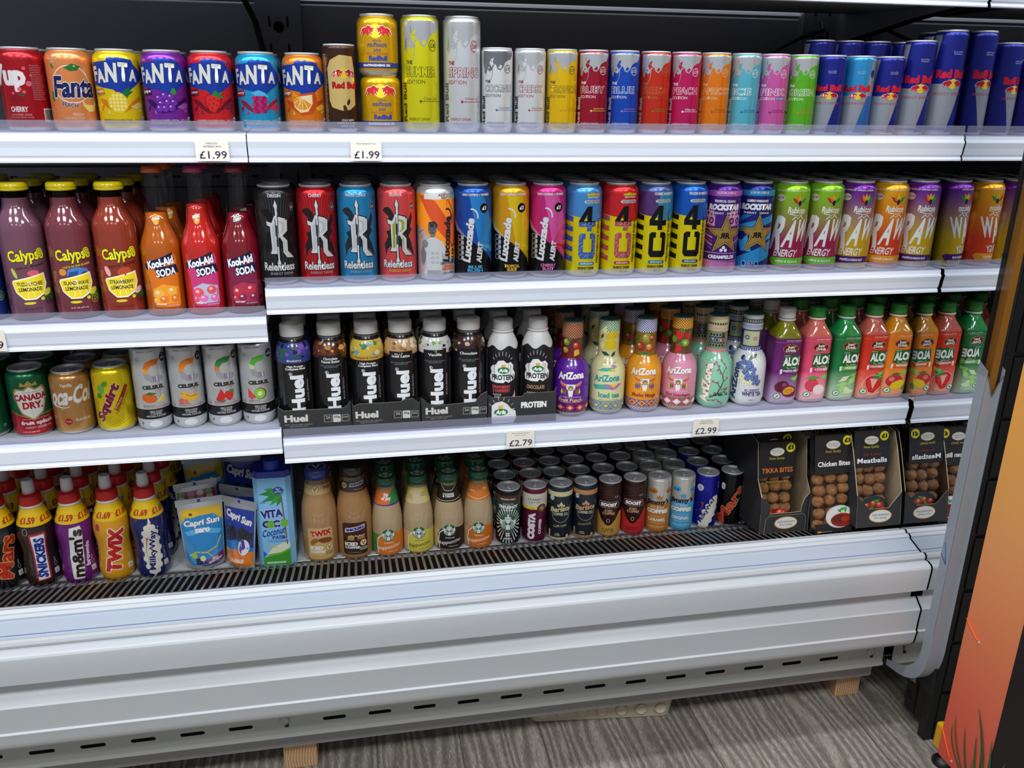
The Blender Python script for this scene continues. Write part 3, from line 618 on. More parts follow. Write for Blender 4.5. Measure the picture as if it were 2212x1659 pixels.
# ---- slim energy cans
def slim(x, label, body, ops, h=.1365, y=1.468+.0268, z=1.280, r=.0268, rr=.0243, name='energy_drink_can', sh=.0085, lid='c4c6c8', am=None, rz=None, base=None):
    e = place(name, name.replace('_', ' '), x, y, z, rz, label); return can(e, r, h, rr, sh, body, ops, am=am, lid=lid)
def edition(col, txt, name, flav, fc, price='£1.75', k=1.0, kx=1.0, nw=44, vert=None, silver='b0b4b8', dk='84888c'):
    vert = vert or txt
    o = P([(-26, 131), (-26, 112), (-23, 100), (-20, 93), (-17, 103), (-13, 99), (-8, 101), (-6, 107), (-2, 111), (1, 103), (6, 101), (11, 106), (14, 113), (20, 117), (26, 118), (31, 124), (33, 131)], silver)
    o += P([(-13, 112), (-10, 118), (-5, 121), (-7, 113), (-4, 110), (-9, 106)], col)+P([(2, 105), (6, 103), (9, 107), (6, 110)], col)+C(-14, 105, 1.6, 1, col)+LN([(-7, 102), (-8, 92), (-12, 83), (-17, 78)], (.8, .3), silver)
    o += LN([(-13, 124), (-12, 118), (-8, 114)], 1, dk)+P([(-24, 96), (-22, 108), (-19, 112), (-20, 102)], dk)
    o += RING(19, 103, 6.4, 6.8, .8, txt)+T(price, 19, 103, 8.6, 5, txt, b=.02)+T('RRP', 19, 107.4, 3, 1.4, txt)
    o += T('THE', -16, 83.5, 10, 4.4, txt, b=.04)+T(name, -21+nw*.56, 72.5, nw*1.12, 12.5, txt, b=.06)+T(name, -21+nw*.56, 72.5, nw*1.12-1.5, 11.1, col, b=.015)
    o += T('EDITION', -7, 61, 27, 4.6, txt)+T('Red Bull', -25.5, 37, 46, 7.6, vert, rot=90, b=.035)
    o += C(0, 38, 1.7, 1.7, fc)+LN([(0, 38), (34, 38)], .7, fc)+T(flav, 15, 41.4, 22, 3.6, fc, sh=.2)+T('ENERGY DRINK', -2, 17, 31, 3.2, txt)+T('Vitalizes body and mind', 1, 11.5, 30, 2.2, txt)
    return [([(a_*kx, b_*k) for a_, b_ in v], f, c) for v, f, c in o]
slim(-.005, 'brown cold brew coffee can with a gold label, beside the stacked gold cans', '3c2618', P([(-16, 40), (-20, 50), (-22, 100), (-16, 112), (0, 120), (22, 118), (26, 100), (26, 44), (14, 36), (0, 35)], 'd8bc74')+bulls(6, 92, 1.15)+T('Red Bull', 8, 74, 44, 11, 'c01c28', b=.07)+C(12, 48, 2.6, 5, '4a2a1c', rot=-20)+C(6, 38, 3, 6, '4a2a1c', rot=20)+T('COLD BREW', 10, 20, 22, 3, 'f0e8dc', b=.02)+T('COFFEE FLAVOURED', 8, 15.6, 33, 2.8, 'f0e8dc', b=.02)+T('ENERGY DRINK', 10, 11, 25, 2.8, 'f0e8dc', b=.02)+fine(-30, 120, 13, 48, 'cfc4b4', 2.2, 3), z=1.280)
thai = bulls(0, 66, 1.55, 'e8d020')+T('เครื่องดื่ม', 2, 52, 14, 3.6, '2a3a78')+T('กระทิงแดง', 2, 45.5, 32, 6.6, '2a3a78', b=.03)+T('250', 2, 37.5, 12, 4.4, '2a3a78', b=.02)+T('KRATINGDAENG', 2, 32.4, 36, 3.4, 'b03a24')+T('RedBull', 3, 25.5, 30, 8, '26348a', b=.06)+R(-48, 10.5, 60, 19, '26306e')+T('KRATINGDAENG 250', 0, 14.8, 46, 3.6, 'f0f0ec', b=.02)+fine(36, 72, 12, 22, '7a5a10', 2.4, 5, 1)+fine(-40, 72, 12, 22, '7a5a10', 2.4, 6, 1)
e = place('energy_drink_can', 'energy drink can', .060, 1.502, 1.280, None, 'short gold energy can standing on the shelf under its twin'); can(e, .0331, .0925, .0268, .017, 'd9a510', thai, am='print')
LOWGOLD = e
e = place('energy_drink_can', 'energy drink can', .058, 1.500, 1.280+.0905, -.13, 'short gold energy can stacked on top of the other gold can'); can(e, .0331, .0925, .0268, .017, 'd9a510', thai, am='print')
slim(.127, 'tall yellow summer edition energy can with silver head', 'd9d41a', edition('d9d41a', '55561c', 'SUMMER', 'Citrus Zest', '6a6a20', '£2.80', 1.33, 1.18, 40), h=.183, y=1.468+.0315, r=.0315, rr=.027, sh=.011)
slim(.197, 'tall silver-white spring edition energy can, beside the yellow one', 'ccd0d2', edition('ccd0d2', 'a8303c', 'SPRING', 'Cherry', 'b02c40', '£2.80', 1.33, 1.15, 44, vert='6a6c70', silver='b4b8ba', dk='93989c'), h=.183, y=1.468+.0312, r=.0312, rr=.027, sh=.011)
for a in ((.256, 'white coconut edition can with dark head, first of the short slim cans', 'dcdedd', '3a3c40', 'COCONUT', 'Coconut & Berry', '3a62b0', dict(silver='70757a', vert='222226')), (.313, 'white cherry edition slim can with red writing', 'd8dada', '9a3044', 'CHERRY', 'Cherry Sakura', 'b03044', dict(silver='b8bcbe', vert='222226')),
          (.369, 'yellow tropical edition slim can, left of the ruby one', 'e8bb10', '5a5434', 'TROPICAL', 'Tropical', 'c89a20', {}), (.424, 'dark ruby red edition slim can', '9c1830', 'f0e8e8', 'RUBY', 'Spiced Pear', 'f2d840', {}), (.480, 'royal blue edition slim can', '1c48b4', 'e8ecf8', 'BLUE', 'Juneberry', 'a08adc', {}),
          (.537, 'bright red edition slim can with brownish writing', 'c8301e', 'b47840', 'RED', 'Watermelon', '5a8a30', dict(vert='d8c4b0')), (.593, 'magenta pink peach edition slim can', 'c01c5c', 'f4ecf0', 'PEACH', 'White Peach', 'f4f0f2', {}), (.649, 'orange apricot edition slim can', 'e37a18', 'ecd0a8', 'APRICOT', 'Apricot-Strawberry', 'b8402c', {}),
          (.706, 'pale turquoise ice edition slim can', '58b4c8', 'eef6f8', 'ICE', 'Iced Vanilla', '2a6ab0', {}), (.761, 'orchid pink sugar-free edition slim can, left of the green one', 'cc5ca4', 'f8ecf4', 'PINK', 'Forest Fruits', '8a1c50', {}), (.817, 'leaf green edition slim can', '5cb42a', 'f0f6ea', 'GREEN', 'Curuba-Elderflower', 'e08a20', {})):
    x_, lb, bd, tx, nm, fl, fc, kw = a
    op = edition(bd, tx, nm, fl, fc, nw={'ICE': 32, 'RED': 38, 'BLUE': 38, 'RUBY': 40, 'APRICOT': 50, 'COCONUT': 48, 'TROPICAL': 52}.get(nm, 42), price='£1.70' if nm == 'PINK' else '£1.75', **kw)
    if nm == 'PINK': op += R(8, 59, 24, 63.6, '2a6ac0')+T('SUGARFREE', 16, 61.3, 14, 2.4, 'f4f4f8', b=.02)
    slim(x_, lb, bd, op)
def classic(k=1, blue='1c2484', sf=False, kx=1, sh_=0):
    s = '979da6'; w_ = 84
    o = P([(-40, 131), (-24, 131), (-34, 68), (-40, 68)], s)+P([(-40, 4), (40, 4), (40, 68), (-40, 68)], s)+P([(20, 68), (2, 4), (40, 4), (40, 68)], blue)+P([(24, 131), (40, 131), (40, 68), (16, 68)], s if sf else blue)+R(-40, 7, 2, 10, blue)
    if sf: o += P([(20, 68), (2, 4), (40, 4), (40, 68)], '2a6ab8')+C(27, 106, 5, 7, '1c3c8c')
    o += T('Serve chilled.\nCarbonated.', 4, 108, 15, 5, 'b8c0e0')+T('Red Bull', 0, 81, 50, 12, 'd8203c', b=.07, o='8a1030', ob=.0)+bulls(3, 68, .95)+T('SUGARFREE' if sf else 'ENERGY DRINK', -1, 55, 48, 4, 'b04050')+T('With Taurine. Vitalizes body and mind.', -14, 8.4, 26, 1.6, 'c8cce0')
    return [([(a_*kx+sh_, b_*k) for a_, b_ in v], f, c) for v, f, c in o]
slim(.872, 'dark blue and silver slim can right of the green one', '1c2484', classic()); slim(.930, 'light blue and silver sugar-free slim can', '2f8ec8', classic(blue='2f8ec8', sf=True)); slim(.988, 'dark blue and silver slim can right of the light blue one', '1c2484', classic(sh_=8))
slim(1.048, 'taller blue and silver energy can, second from the mirror', '1c2484', classic(1.21, kx=1.06, sh_=8), h=.165, y=1.468+.0285, r=.0285, rr=.0255)
slim(1.109, 'tallest blue and silver energy can, touching the mirror', '1c2484', classic(1.34, kx=1.15, sh_=12), h=.184, y=1.468+.0285, r=.0292, rr=.026, sh=.011)

# ---- half-litre cans
def tall(x, label, body, ops, z=1.028, r=.0331, h=.1675, y=None, lid='a8abae', am=None, sh=.019):
    e = place('energy_drink_can', 'energy drink can', x, y or 1.466+.0331, z, None, label); return can(e, r, h, .0262, sh, body, ops, lid=lid, am=am)
def relentless(top, bird, base, rc='c9cdd2', ec='e4e6e8', accent=None):
    o = []
    rnd = random.Random(7)
    for k in range(34):
        a = -48+k*3; o += LN([(a*.3, 76), (a*.8, 40 if k % 2 else 132), (a, 16 if k % 2 else 148)], .35, mixc(base, 'ffffff', .14))
    o += P([(-26, 118), (-22, 123), (-14, 124), (-8, 118), (-2, 104), (8, 96), (20, 100), (28, 116), (30, 104), (24, 90), (28, 84), (20, 74), (26, 62), (34, 36), (24, 48), (12, 60), (2, 56), (-8, 60), (-18, 52), (-22, 40), (-24, 60), (-16, 74), (-20, 82), (-10, 86), (-16, 98), (-14, 108), (-20, 112)], bird)
    def blade(c, g):
        return (LN([(0, 136), (2.6+g, 128), (1.4+g, 122), (2+g, 112)], 1, c)+P([(0, 138+g), (3+g, 128), (1.2+g, 124), (1.2+g, 38), (3+g, 32), (0, 22-g), (-3-g, 32), (-1.2-g, 38), (-1.2-g, 124), (-3-g, 128)], c)
            +P([(-17-g, 103+g), (-8, 100), (-3, 112+g), (14+g, 107+g), (18+g, 104), (17+g, 86), (8+g, 78-g), (16+g, 70), (16+g, 52), (27+g, 40-g), (14, 41-g), (8-g, 50), (8-g, 68), (4, 76), (-2, 72), (-2, 48-g), (-13-g, 48-g), (-10-g, 56), (-11-g, 94), (-16-g, 96)], c))
    o += blade('1a1a1c', 1.4)+blade(ec, 0)
    q = accent or rc
    o += P([(-8, 94), (-5, 98), (-3.4, 100), (-3.4, 56), (-8, 52)], q)+P([(3, 104), (10, 102), (13, 98), (12, 86), (6, 81), (4, 83), (8, 88), (8, 98), (3, 100)], q)+P([(4, 78), (11, 70), (11, 54), (14, 48), (10, 52), (8.6, 70)], q)+P([(-1.6, 96), (-1.6, 60), (1, 60), (1, 96)], '3a3c40')
    o += T('Relentless', 0, 26, 54, 14, 'eeeef0', b=.03, o='141416', sh=.02)+T('ENERGY DRINK', 4, 14, 40, 4.4, 'a8a8a8' if not accent else 'e0d040', b=.01); tt = T(top, -1, 151.5, 22 if len(top) < 8 else 36, 5.4, 'e0e2e4', b=.03); n_ = len(tt); o += tt
    o = XF(o[:-n_], dy=7)+o[-n_:]
    return o+P([(30, 139), (34, 136), (34, 128), (30, 125), (26, 128), (26, 136)], '1e2028')+RING(30, 132, 4.4, 7.2, .7, 'd0d4d8', 6)+T('£1', 30, 132, 4, 5, 'e8e8ea', b=.03)
tall(-.125, 'black ribbed half-litre can with a silver dagger R, left end of its shelf', '26272b', relentless('ORIGIN', '1c1c1f', '26272b')); tall(-.057, 'dark cherry red half-litre can with a silver dagger R', 'b8141c', relentless('CHERRY', '2a2024', 'b8141c'))
tall(.011, 'cyan blue half-litre can with black bird and silver R', '1c86bc', relentless('WHITE CITRUS', '26303a', '1c86bc')); tall(.080, 'coral pink half-litre can with black bird and green-edged R', 'e04a4c', relentless('GUAVA', '2c2a2c', 'e04a4c', accent='a8b020'))
def alert(c1, c2, c3, name, nc, basec='131416'):
    o = P([(-52, 150), (-44, 118), (-30, 92), (-4, 70), (10, 62), (38, 36), (52, 30), (52, 150)], c1)+P([(10, 66), (52, 46), (52, 96), (36, 110), (20, 148), (-6, 148)], c2)
    for k in range(9): o += P([(8+k*.6, 68), (50, 60+k*8), (50, 62.5+k*8)], mixc(c1, c3, .7))
    o += P([(6, 66), (52, 58), (52, 46), (24, 52)], c3)+P([(2, 64), (24, 56), (50, 18), (52, 34), (30, 56)], mixc(c1, c2, .5))+P([(-52, 150), (-46, 118), (-30, 94), (-6, 72), (-34, 88), (-50, 108)], mixc(c1, 'ffffff', .25))
    o += T('Lucozade', -8, 72, 78, 15, 'ececee', rot=84, b=.06, o='141416', ob=.02, sh=.15)+T('ALERT', 12, 50, 36, 10, 'ececee', rot=84, b=.06, o='141416', ob=.02, sh=.15)
    o += RING(-2, 112, 12, 15, 2.6, 'ececee', 14, -10, 100)+C(21, 127, 8.4, 8.4, '1a1a1c')+T('£1', 21, 127, 8, 7, 'f2f2f2', b=.07, sh=.2)
    o += T(name, 4, 21, 28, 12, nc, b=.05)+T('HIGH CAFFEINE + VITAMINS', 6, 150, 50, 4, 'f0f0f0', b=.04, o='181818')
    for k in range(5): o += RR(-30, 36+k*9, -17, 43.6+k*9, 2, 'c4c6c8')+RR(-29.2, 36.8+k*9, -17.8, 42.8+k*9, 1.6, '1c1c1e')+C(-20, 39.6+k*9, 2.6, 3.2, 'c4c6c8')
    return o
# grey figure of a boxer, white can
a = P([(-52, 152), (-52, 100), (-24, 92), (0, 62), (34, 40), (52, 34), (52, 152)], 'e88a1c')+P([(-30, 148), (-4, 100), (30, 60), (52, 60), (52, 100), (20, 152)], 'c8481a')+P([(-22, 152), (16, 152), (36, 118), (22, 108), (0, 140)], 'e88a1c')
a += C(-6, 92, 7.6, 10.5, '55565a')+P([(-13, 96), (-12, 104), (-2, 106), (3, 101), (3, 95)], '232326')+P([(-11, 85), (-6, 80), (0, 84), (-2, 80), (-8, 80)], '2a2a2c')+P([(-9, 84), (-3, 84), (-2, 76), (-10, 76)], '6a6b6e')
a += P([(-10, 78), (-2, 78), (12, 70), (18, 56), (14, 44), (10, 54), (10, 22), (8, 8), (-16, 8), (-18, 22), (-18, 50), (-24, 58), (-20, 70)], 'b4b6b8')+P([(-24, 64), (-30, 52), (-28, 34), (-24, 28), (-20, 36), (-18, 50)], '6a6b6e')+C(-20, 66, 6, 7, '707276')+P([(-16, 20), (8, 20), (8, 12), (-16, 12)], '8c8e92')
for x_, y_ in ((-6, 50), (2, 50), (-6, 42), (2, 42), (-6, 34), (2, 34)): a += C(x_, y_, 3.4, 2.6, 'a0a2a6')
a += C(-9.4, 93, 1.4, .8, '202022')+C(-3, 93, 1.4, .8, '202022')+P([(-7, 92), (-5, 92), (-4.4, 88), (-7.6, 88)], '434448')+C(-6, 85.6, 2.6, .8, '2c2c2e')
a += LN([(-40, 84), (-34, 104), (-32, 88), (-26, 76), (-34, 74), (-36, 84), (-24, 90)], .7, '404044')+T('Lucozade', 21, 74, 80, 14, '1e1e20', rot=87, b=.06, sh=.1)+T('ALERT', 36, 48, 34, 9, '1e1e20', rot=87, b=.05, sh=.1)+RING(22, 112, 11, 16, 3, '1e1e20', 14, -20, 110)
a += T('ZERO SUGAR', 22, 32, 30, 4, '26262a', b=.03)+T('MANGO\nPEACHADE', 24, 24, 26, 10, 'd04a1c', b=.05)+T('HIGH CAFFEINE', 24, 14, 25, 3.4, '26262a', b=.02)+R(-20, 143, 52, 152, 'c8cacc')+T("ANTHONY'S\nEDITION", 24, 148, 38, 9, '202022', b=.03)
tall(.148, 'white and orange half-litre can with a grey boxer printed on it', 'd4d4d4', a, am='print')
NK1 = lambda c: (lambda t: hx(c) if t > .84 else hx('131416'))
tall(.215, 'black and blue half-litre can with blue rush lettering', NK1('1f4ea8'), alert('1f4ea8', '2f8ad8', '5ab4e8', 'BLUE\nRUSH', '58b0e4')); tall(.283, 'black and yellow half-litre can with tropical burst lettering', NK1('d89a18'), alert('d89a18', 'e8c41c', 'f0d020', 'TROPICAL\nBURST', 'e8b83c')); tall(.351, 'black and pink half-litre can with cherry blast lettering', NK1('c82878'), alert('c82878', 'e05aa8', 'd02040', 'CHERRY\nBLAST', 'e07ab0'))
NK2 = lambda c: (lambda t: hx(c) if t > .80 else hx('dfcf10'))
def c4(top, tl, pill, name, lt='141414', dots=None, top2=None):
    o = P([(-70, 152), (-70, 112), (-30, 112), (0, 108), (30, 100), (50, 100), (50, 152)], top)
    if top2: o += P([(10, 152), (4, 107), (30, 100), (50, 100), (50, 152)], top2)
    L_ = '141414'
    o += T('C', -2, 57, 27, 38, dots or L_, rot=0, b=.13, sh=0) if 0 else []
    # the 4 and the C lie on their side
    o += P([(8, 128), (17, 128), (17, 102), (25, 102), (25, 92), (17, 92), (17, 84), (8, 84)], L_)+P([(-7, 102), (8, 128), (8, 114), (2, 102)], L_)+P([(-7, 92), (8, 92), (8, 102), (-7, 102)], L_)
    if dots: o += P([(-7, 92), (8, 92), (8, 84), (17, 84), (17, 92), (25, 92), (25, 100), (-7, 100)], dots)
    o += P([(-6, 40), (-2, 34), (22, 34), (26, 40), (26, 76), (22, 80), (14, 80), (14, 70), (18, 70), (18, 46), (2, 46), (2, 70), (6, 70), (6, 80), (-2, 80), (-6, 76)], dots or L_)
    for k in range(5): o += P([(-48, 32+k*18), (-18, 28+k*18), (-18, 37+k*18), (-48, 43+k*18)], dots or L_)
    o += P([(-52, 30), (-44, 30), (-44, 122), (-52, 122)], dots or L_)
    o += T('PERFORMANCE ENERGY', 33, 66, 82, 5.4, L_, rot=90, b=.03)+RR(-6, 22, 26, 28, 3, pill)+T('EXPLOSIVE', 10, 25, 22, 3, 'f0f0f0', b=.03)+T('ENERGY DRINK', 10, 16.6, 32, 5, L_, b=.03)+T('500 ml e', 14, 9, 16, 3.4, L_)
    o += RR(2, 133, 34, 139, 3, 'b8bcc4')+T('ZERO SUGARS', 18, 136, 26, 3, '4a5060')
    o += (T(name[0], 20, 149, 28, 5.6, 'e8c81c', b=.06, o='1c1c1c')+T(name[1], 20, 143.8, 24, 3.6, 'f0f0f0', b=.04, o='1c1c1c', ob=.02)) if len(name) == 2 else T(name[0], 18, 149, 38, 5, 'dfe4ea', b=.04)
    if dots:
        rnd = random.Random(3); dd = 'c8d8f0' if 'a' < dots[0] or dots[0] in '4567' else 'f0c8c8'
        for (x0, y0, x1, y1) in ((-6, 36, 2, 80), (18, 36, 26, 80), (2, 34, 18, 46), (-6, 91, 25, 101), (8, 83, 17, 92), (-48, 33, -20, 39), (-48, 51, -20, 57), (-48, 69, -20, 75), (-48, 87, -20, 93)):
            for k in range(int((x1-x0)*(y1-y0)/13)): X, Y = rnd.uniform(x0+1.4, x1-1.4), rnd.uniform(y0+1.4, y1-1.4); o += C(X, Y, 1.5, 1.5, mixc(dots, 'ffffff', .35), 7)+C(X+.3, Y-.3, 1.2, 1.2, dots, 7)
    return o
tall(.418, 'yellow half-litre can with sky blue top and blue bead lettering', NK2('4a8ed0'), c4('4a8ed0', 0, '4a90c8', ('millions', 'bubblegum'), dots='3c64b8')); tall(.487, 'yellow half-litre can with red top and pink bead lettering', NK2('cc2428'), c4('cc2428', 0, 'c83c3c', ('millions', 'strawberry'), dots='c05058'))
tall(.554, 'yellow half-litre can with purple to teal top and black lettering', NK2('4a5a90'), c4('5a3a78', 0, '2f7a98', ('COSMIC RAINBOW',), top2='3a8ab0')); tall(.622, 'yellow half-litre can with royal blue top and black lettering', NK2('1858b8'), c4('1858b8', 0, '1c4c8c', ('FROZEN BOMBSICLE',)))
def rock(c, c2, flav, bands, extra):
    o = list(extra)+STAR(10, 72, 42, 17, 5, '141416')+STAR(10, 72, 39.5, 15.6, 5, 'a8884a')+STAR(10, 72, 33, 12.6, 5, '141416')+STAR(10, 72, 31, 11.6, 5, 'a08040')
    o += T('R', 14, 71, 9, 11, '141416', b=.05)+XF(T('R', 0, 0, 9, 11, '141416', b=.05), 4, 71, fx=-1)
    return o+T('ROCKSTAR', 4, 123, 62, 12, 'f0f0f2', b=.08, sh=.15)+T('ENERGY   DRINK', 4, 112, 50, 3.6, 'e8e8ee', b=.02)+T(flav, 4, 134, 40, 4.6, 'eeeeee', b=.04)+R(-70, 143, 70, 153, c2)+T('£1.29 OR 2 FOR £2', 6, 149, 34, 4, 'f0e4f0', b=.02)
ex = []
for sx_ in (-1, 1):
    ex += R(sx_*26-14, 88, sx_*26+14, 108, 'e09ac0')+R(sx_*24-9, 106, sx_*24+9, 116, 'e8a8cc')
    for k in (-1, 1): ex += C(sx_*26+k*6.5, 98, 5, 6, '4a1c6a')+C(sx_*26+k*6.5, 98, 2.6, 3.2, 'b080d0')+C(sx_*24+k*4, 111, 2.6, 3, '4a1c6a')
for k in range(7): ex += P([(-44, 60+k*5), (-14, 44+k*7), (-14, 47+k*7), (-44, 63+k*5)], 'd890c0' if k % 2 else '8a3aa0')+P([(44, 60+k*5), (22, 44+k*7), (22, 47+k*7), (44, 63+k*5)], 'd890c0' if k % 2 else '8a3aa0')
ex += P([(-46, 6), (-46, 24), (46, 20), (46, 6)], 'c878b0')+R(-46, 24, 46, 38, '4a1c78')+LN([(-46, 39), (46, 38)], 1.4, 'd890c8')+LN([(-46, 24), (46, 23)], 1.4, 'd890c8')
a = rock('4a2080', 'b860b8', 'TROPICAL GUAVA', 0, ex)+T('CREAMFIELDS', 6, 31, 52, 7, 'f2f0f6', b=.06)+C(8, 49, 3, 3, 'f0f0f0')+C(4, 44, 3, 3, 'f0f0f0')+C(12, 44, 3, 3, 'f0f0f0')
tall(.689, 'purple half-litre can with gold star and pink loudspeakers', '46207c', a)
ex = P([(-46, 70), (-46, 84), (44, 110), (44, 96)], '2a8ac8')+P([(-46, 90), (-20, 108), (-4, 108), (-30, 92)], '2478c0')+P([(-20, 40), (-30, 62), (-20, 60), (-10, 72), (0, 40)], '3a9cd4')+P([(-46, 18), (44, 62), (44, 30), (-10, 10), (-46, 10)], '2a8ac8')+P([(44, 80), (20, 60), (44, 64)], '3a9cd4')
tall(.755, 'navy half-litre can with gold star and blue flashes', '1e2272', rock('1e2272', '2a8ac0', 'BLUEBERRY POMEGRANATE', 0, ex)+XF(C(-16, 17, 4, 5, 'c8d0e8')+C(-4, 17, 4, 5, 'c8d0e8')+C(8, 17, 4, 5, 'c8d0e8')+C(-16, 17, 3.3, 4.2, '1e2272')+C(-4, 17, 3.3, 4.2, '1e2272')+C(8, 17, 3.3, 4.2, '1e2272')+T('B', -4, 17, 3, 4.6, 'c8d0e8'), 4))
def raw(c1, c2, flav, fc, ftc):
    o = C(-20, 138, 8.5, 6.6, 'e8e4e0')+T('£1·19', -20, 138, 14, 5, '7a2030', b=.04, sh=.15)
    for a_, c_ in ((-50, 'b02820'), (-26, 'e8841c'), (-4, 'f0b428'), (20, '8cc03c'), (48, '3f8a30')): o += XF(P([(0, 0), (-3.4, 9), (0, 19), (3.4, 9)], c_), 17, 127, rot=-a_, about=(0, 0))
    o += C(17, 129, 3, 5, '22224a')+T('Rubicon', 14, 116, 34, 12, 'f0f0ee', b=.03, sh=.1)+LN([(0, 109), (14, 106), (30, 110)], (1.6, .6), 'f0f0ee')
    o += T('R', -17, 72, 27, 66, 'e8eaea', b=.04, sh=.25)+T('A', 6, 72, 20, 52, 'e8eaea', b=.04, sh=.25)+T('W', 28, 78, 24, 42, 'e8eaea', b=.04, sh=.2)+LN([(6, 98), (12, 104), (16, 100), (22, 106), (28, 100)], 1.8, 'eceeee')
    o += T('ENERGY', 0, 35, 44, 14, 'eceeee', b=.02, sh=.2)+P([(-32, 22), (-26, 26), (40, 26), (46, 22), (40, 13), (-24, 12), (-30, 16)], fc)+T(flav, 4, 19.2, 44, 4.6, ftc, b=.03)+T('• 20% FRUIT JUICE • NATURAL CAFFEINE •', 0, 151, 62, 3.4, 'eceeda', b=.02)+RR(-46, 34, -38, 52, 2, '2a2a6a')+RR(-45, 35, -39, 51, 2, 'b8b8d0')+fine(-42, 60, 10, 4, 'd0b0c0')
    return o
def grad(c1, c2, c3=None): return lambda t: mixc(c1, c2, min(1, max(0, (.86-t)/.5))) if t > .36 else hx(c2)
for x_, lb, c1, c2, fl, fc, ft in ((.827, 'green to magenta half-litre can, left of its identical neighbour', '84c024', '9c2454', 'APPLE & GUAVA', '66c030', 'f0f4e8'), (.898, 'green to magenta half-litre can, beside the first purple and yellow one', '84c024', '9c2454', 'APPLE & GUAVA', '66c030', 'f0f4e8'), (.966, 'purple to yellow half-litre can left of the orange one', '6a2490', 'c8a418', 'PINEAPPLE & PASSION FRUIT', '4a2070', 'f4f4f4'),
      (1.035, 'golden orange to red half-litre can', 'e0a018', 'd0401c', 'ORANGE & MANGO', 'e89c24', 'f8f0e0'), (1.1045, 'purple to yellow half-litre can touching the mirror', '6a2490', 'c8a418', 'PINEAPPLE & PASSION FRUIT', '4a2070', 'f4f4f4')):
    tall(x_, lb, grad(c1, c2), raw(c1, c2, fl, fc, ft))

# ------------------------------------------------------------------ bottles
def turned(e, name, prof, m, col='ffffff', ops=(), r=None, n=40, rad=None, cb=True, ct=False, am=None, sq=None, lab=None):
    b = MB(); b.lathe(prof, m, col, n=n, cb=cb, ct=ct, rad=rad); wrap(b, list(ops), prof, r or prof[0][0], am or m, sq=sq, rad=rad)
    o = b.build(name, e, sharp=35 if rad else None)
    if lab: o['label'] = lab
    return o
def ribs(a, z):  return 1+.018*(1 if int(a/(2*PI)*60+.5) % 2 else -1)
def crown(e, z, r, c, name='cap', h=.010):
    return turned(e, name, [(r*.95, z-h), (r*1.06, z-h), (r*1.04, z-h*.5), (r, z-h*.2), (r*.9, z), (.0001, z+.0004)], 'gloss', c, n=42, rad=lambda a, zz: 1+(.03 if zz < z-h*.45 else 0)*math.cos(21*a))
LEAF = P([(16, 44), (24, 50), (36, 46), (40, 34), (32, 30), (28, 38), (20, 36)], '2f7a30')
def lemon(x, y, s=1):
    o = P([(-26, 8), (-24, 12), (24, 22), (26, 4), (20, -12), (6, -20), (-10, -20), (-22, -8)], 'f6f0c8')+P([(-24, 7), (-22, 10), (22, 19), (23, 4), (18, -10), (5, -17.6), (-9, -17.6), (-20, -7)], 'f0d820')
    for k in range(6):
        t = math.radians(200+k*28); o += LN([(0, 10), (21*math.cos(t), 9+26*math.sin(t))], .8, 'fbf6d8')
    return XF(o, x, y, s)
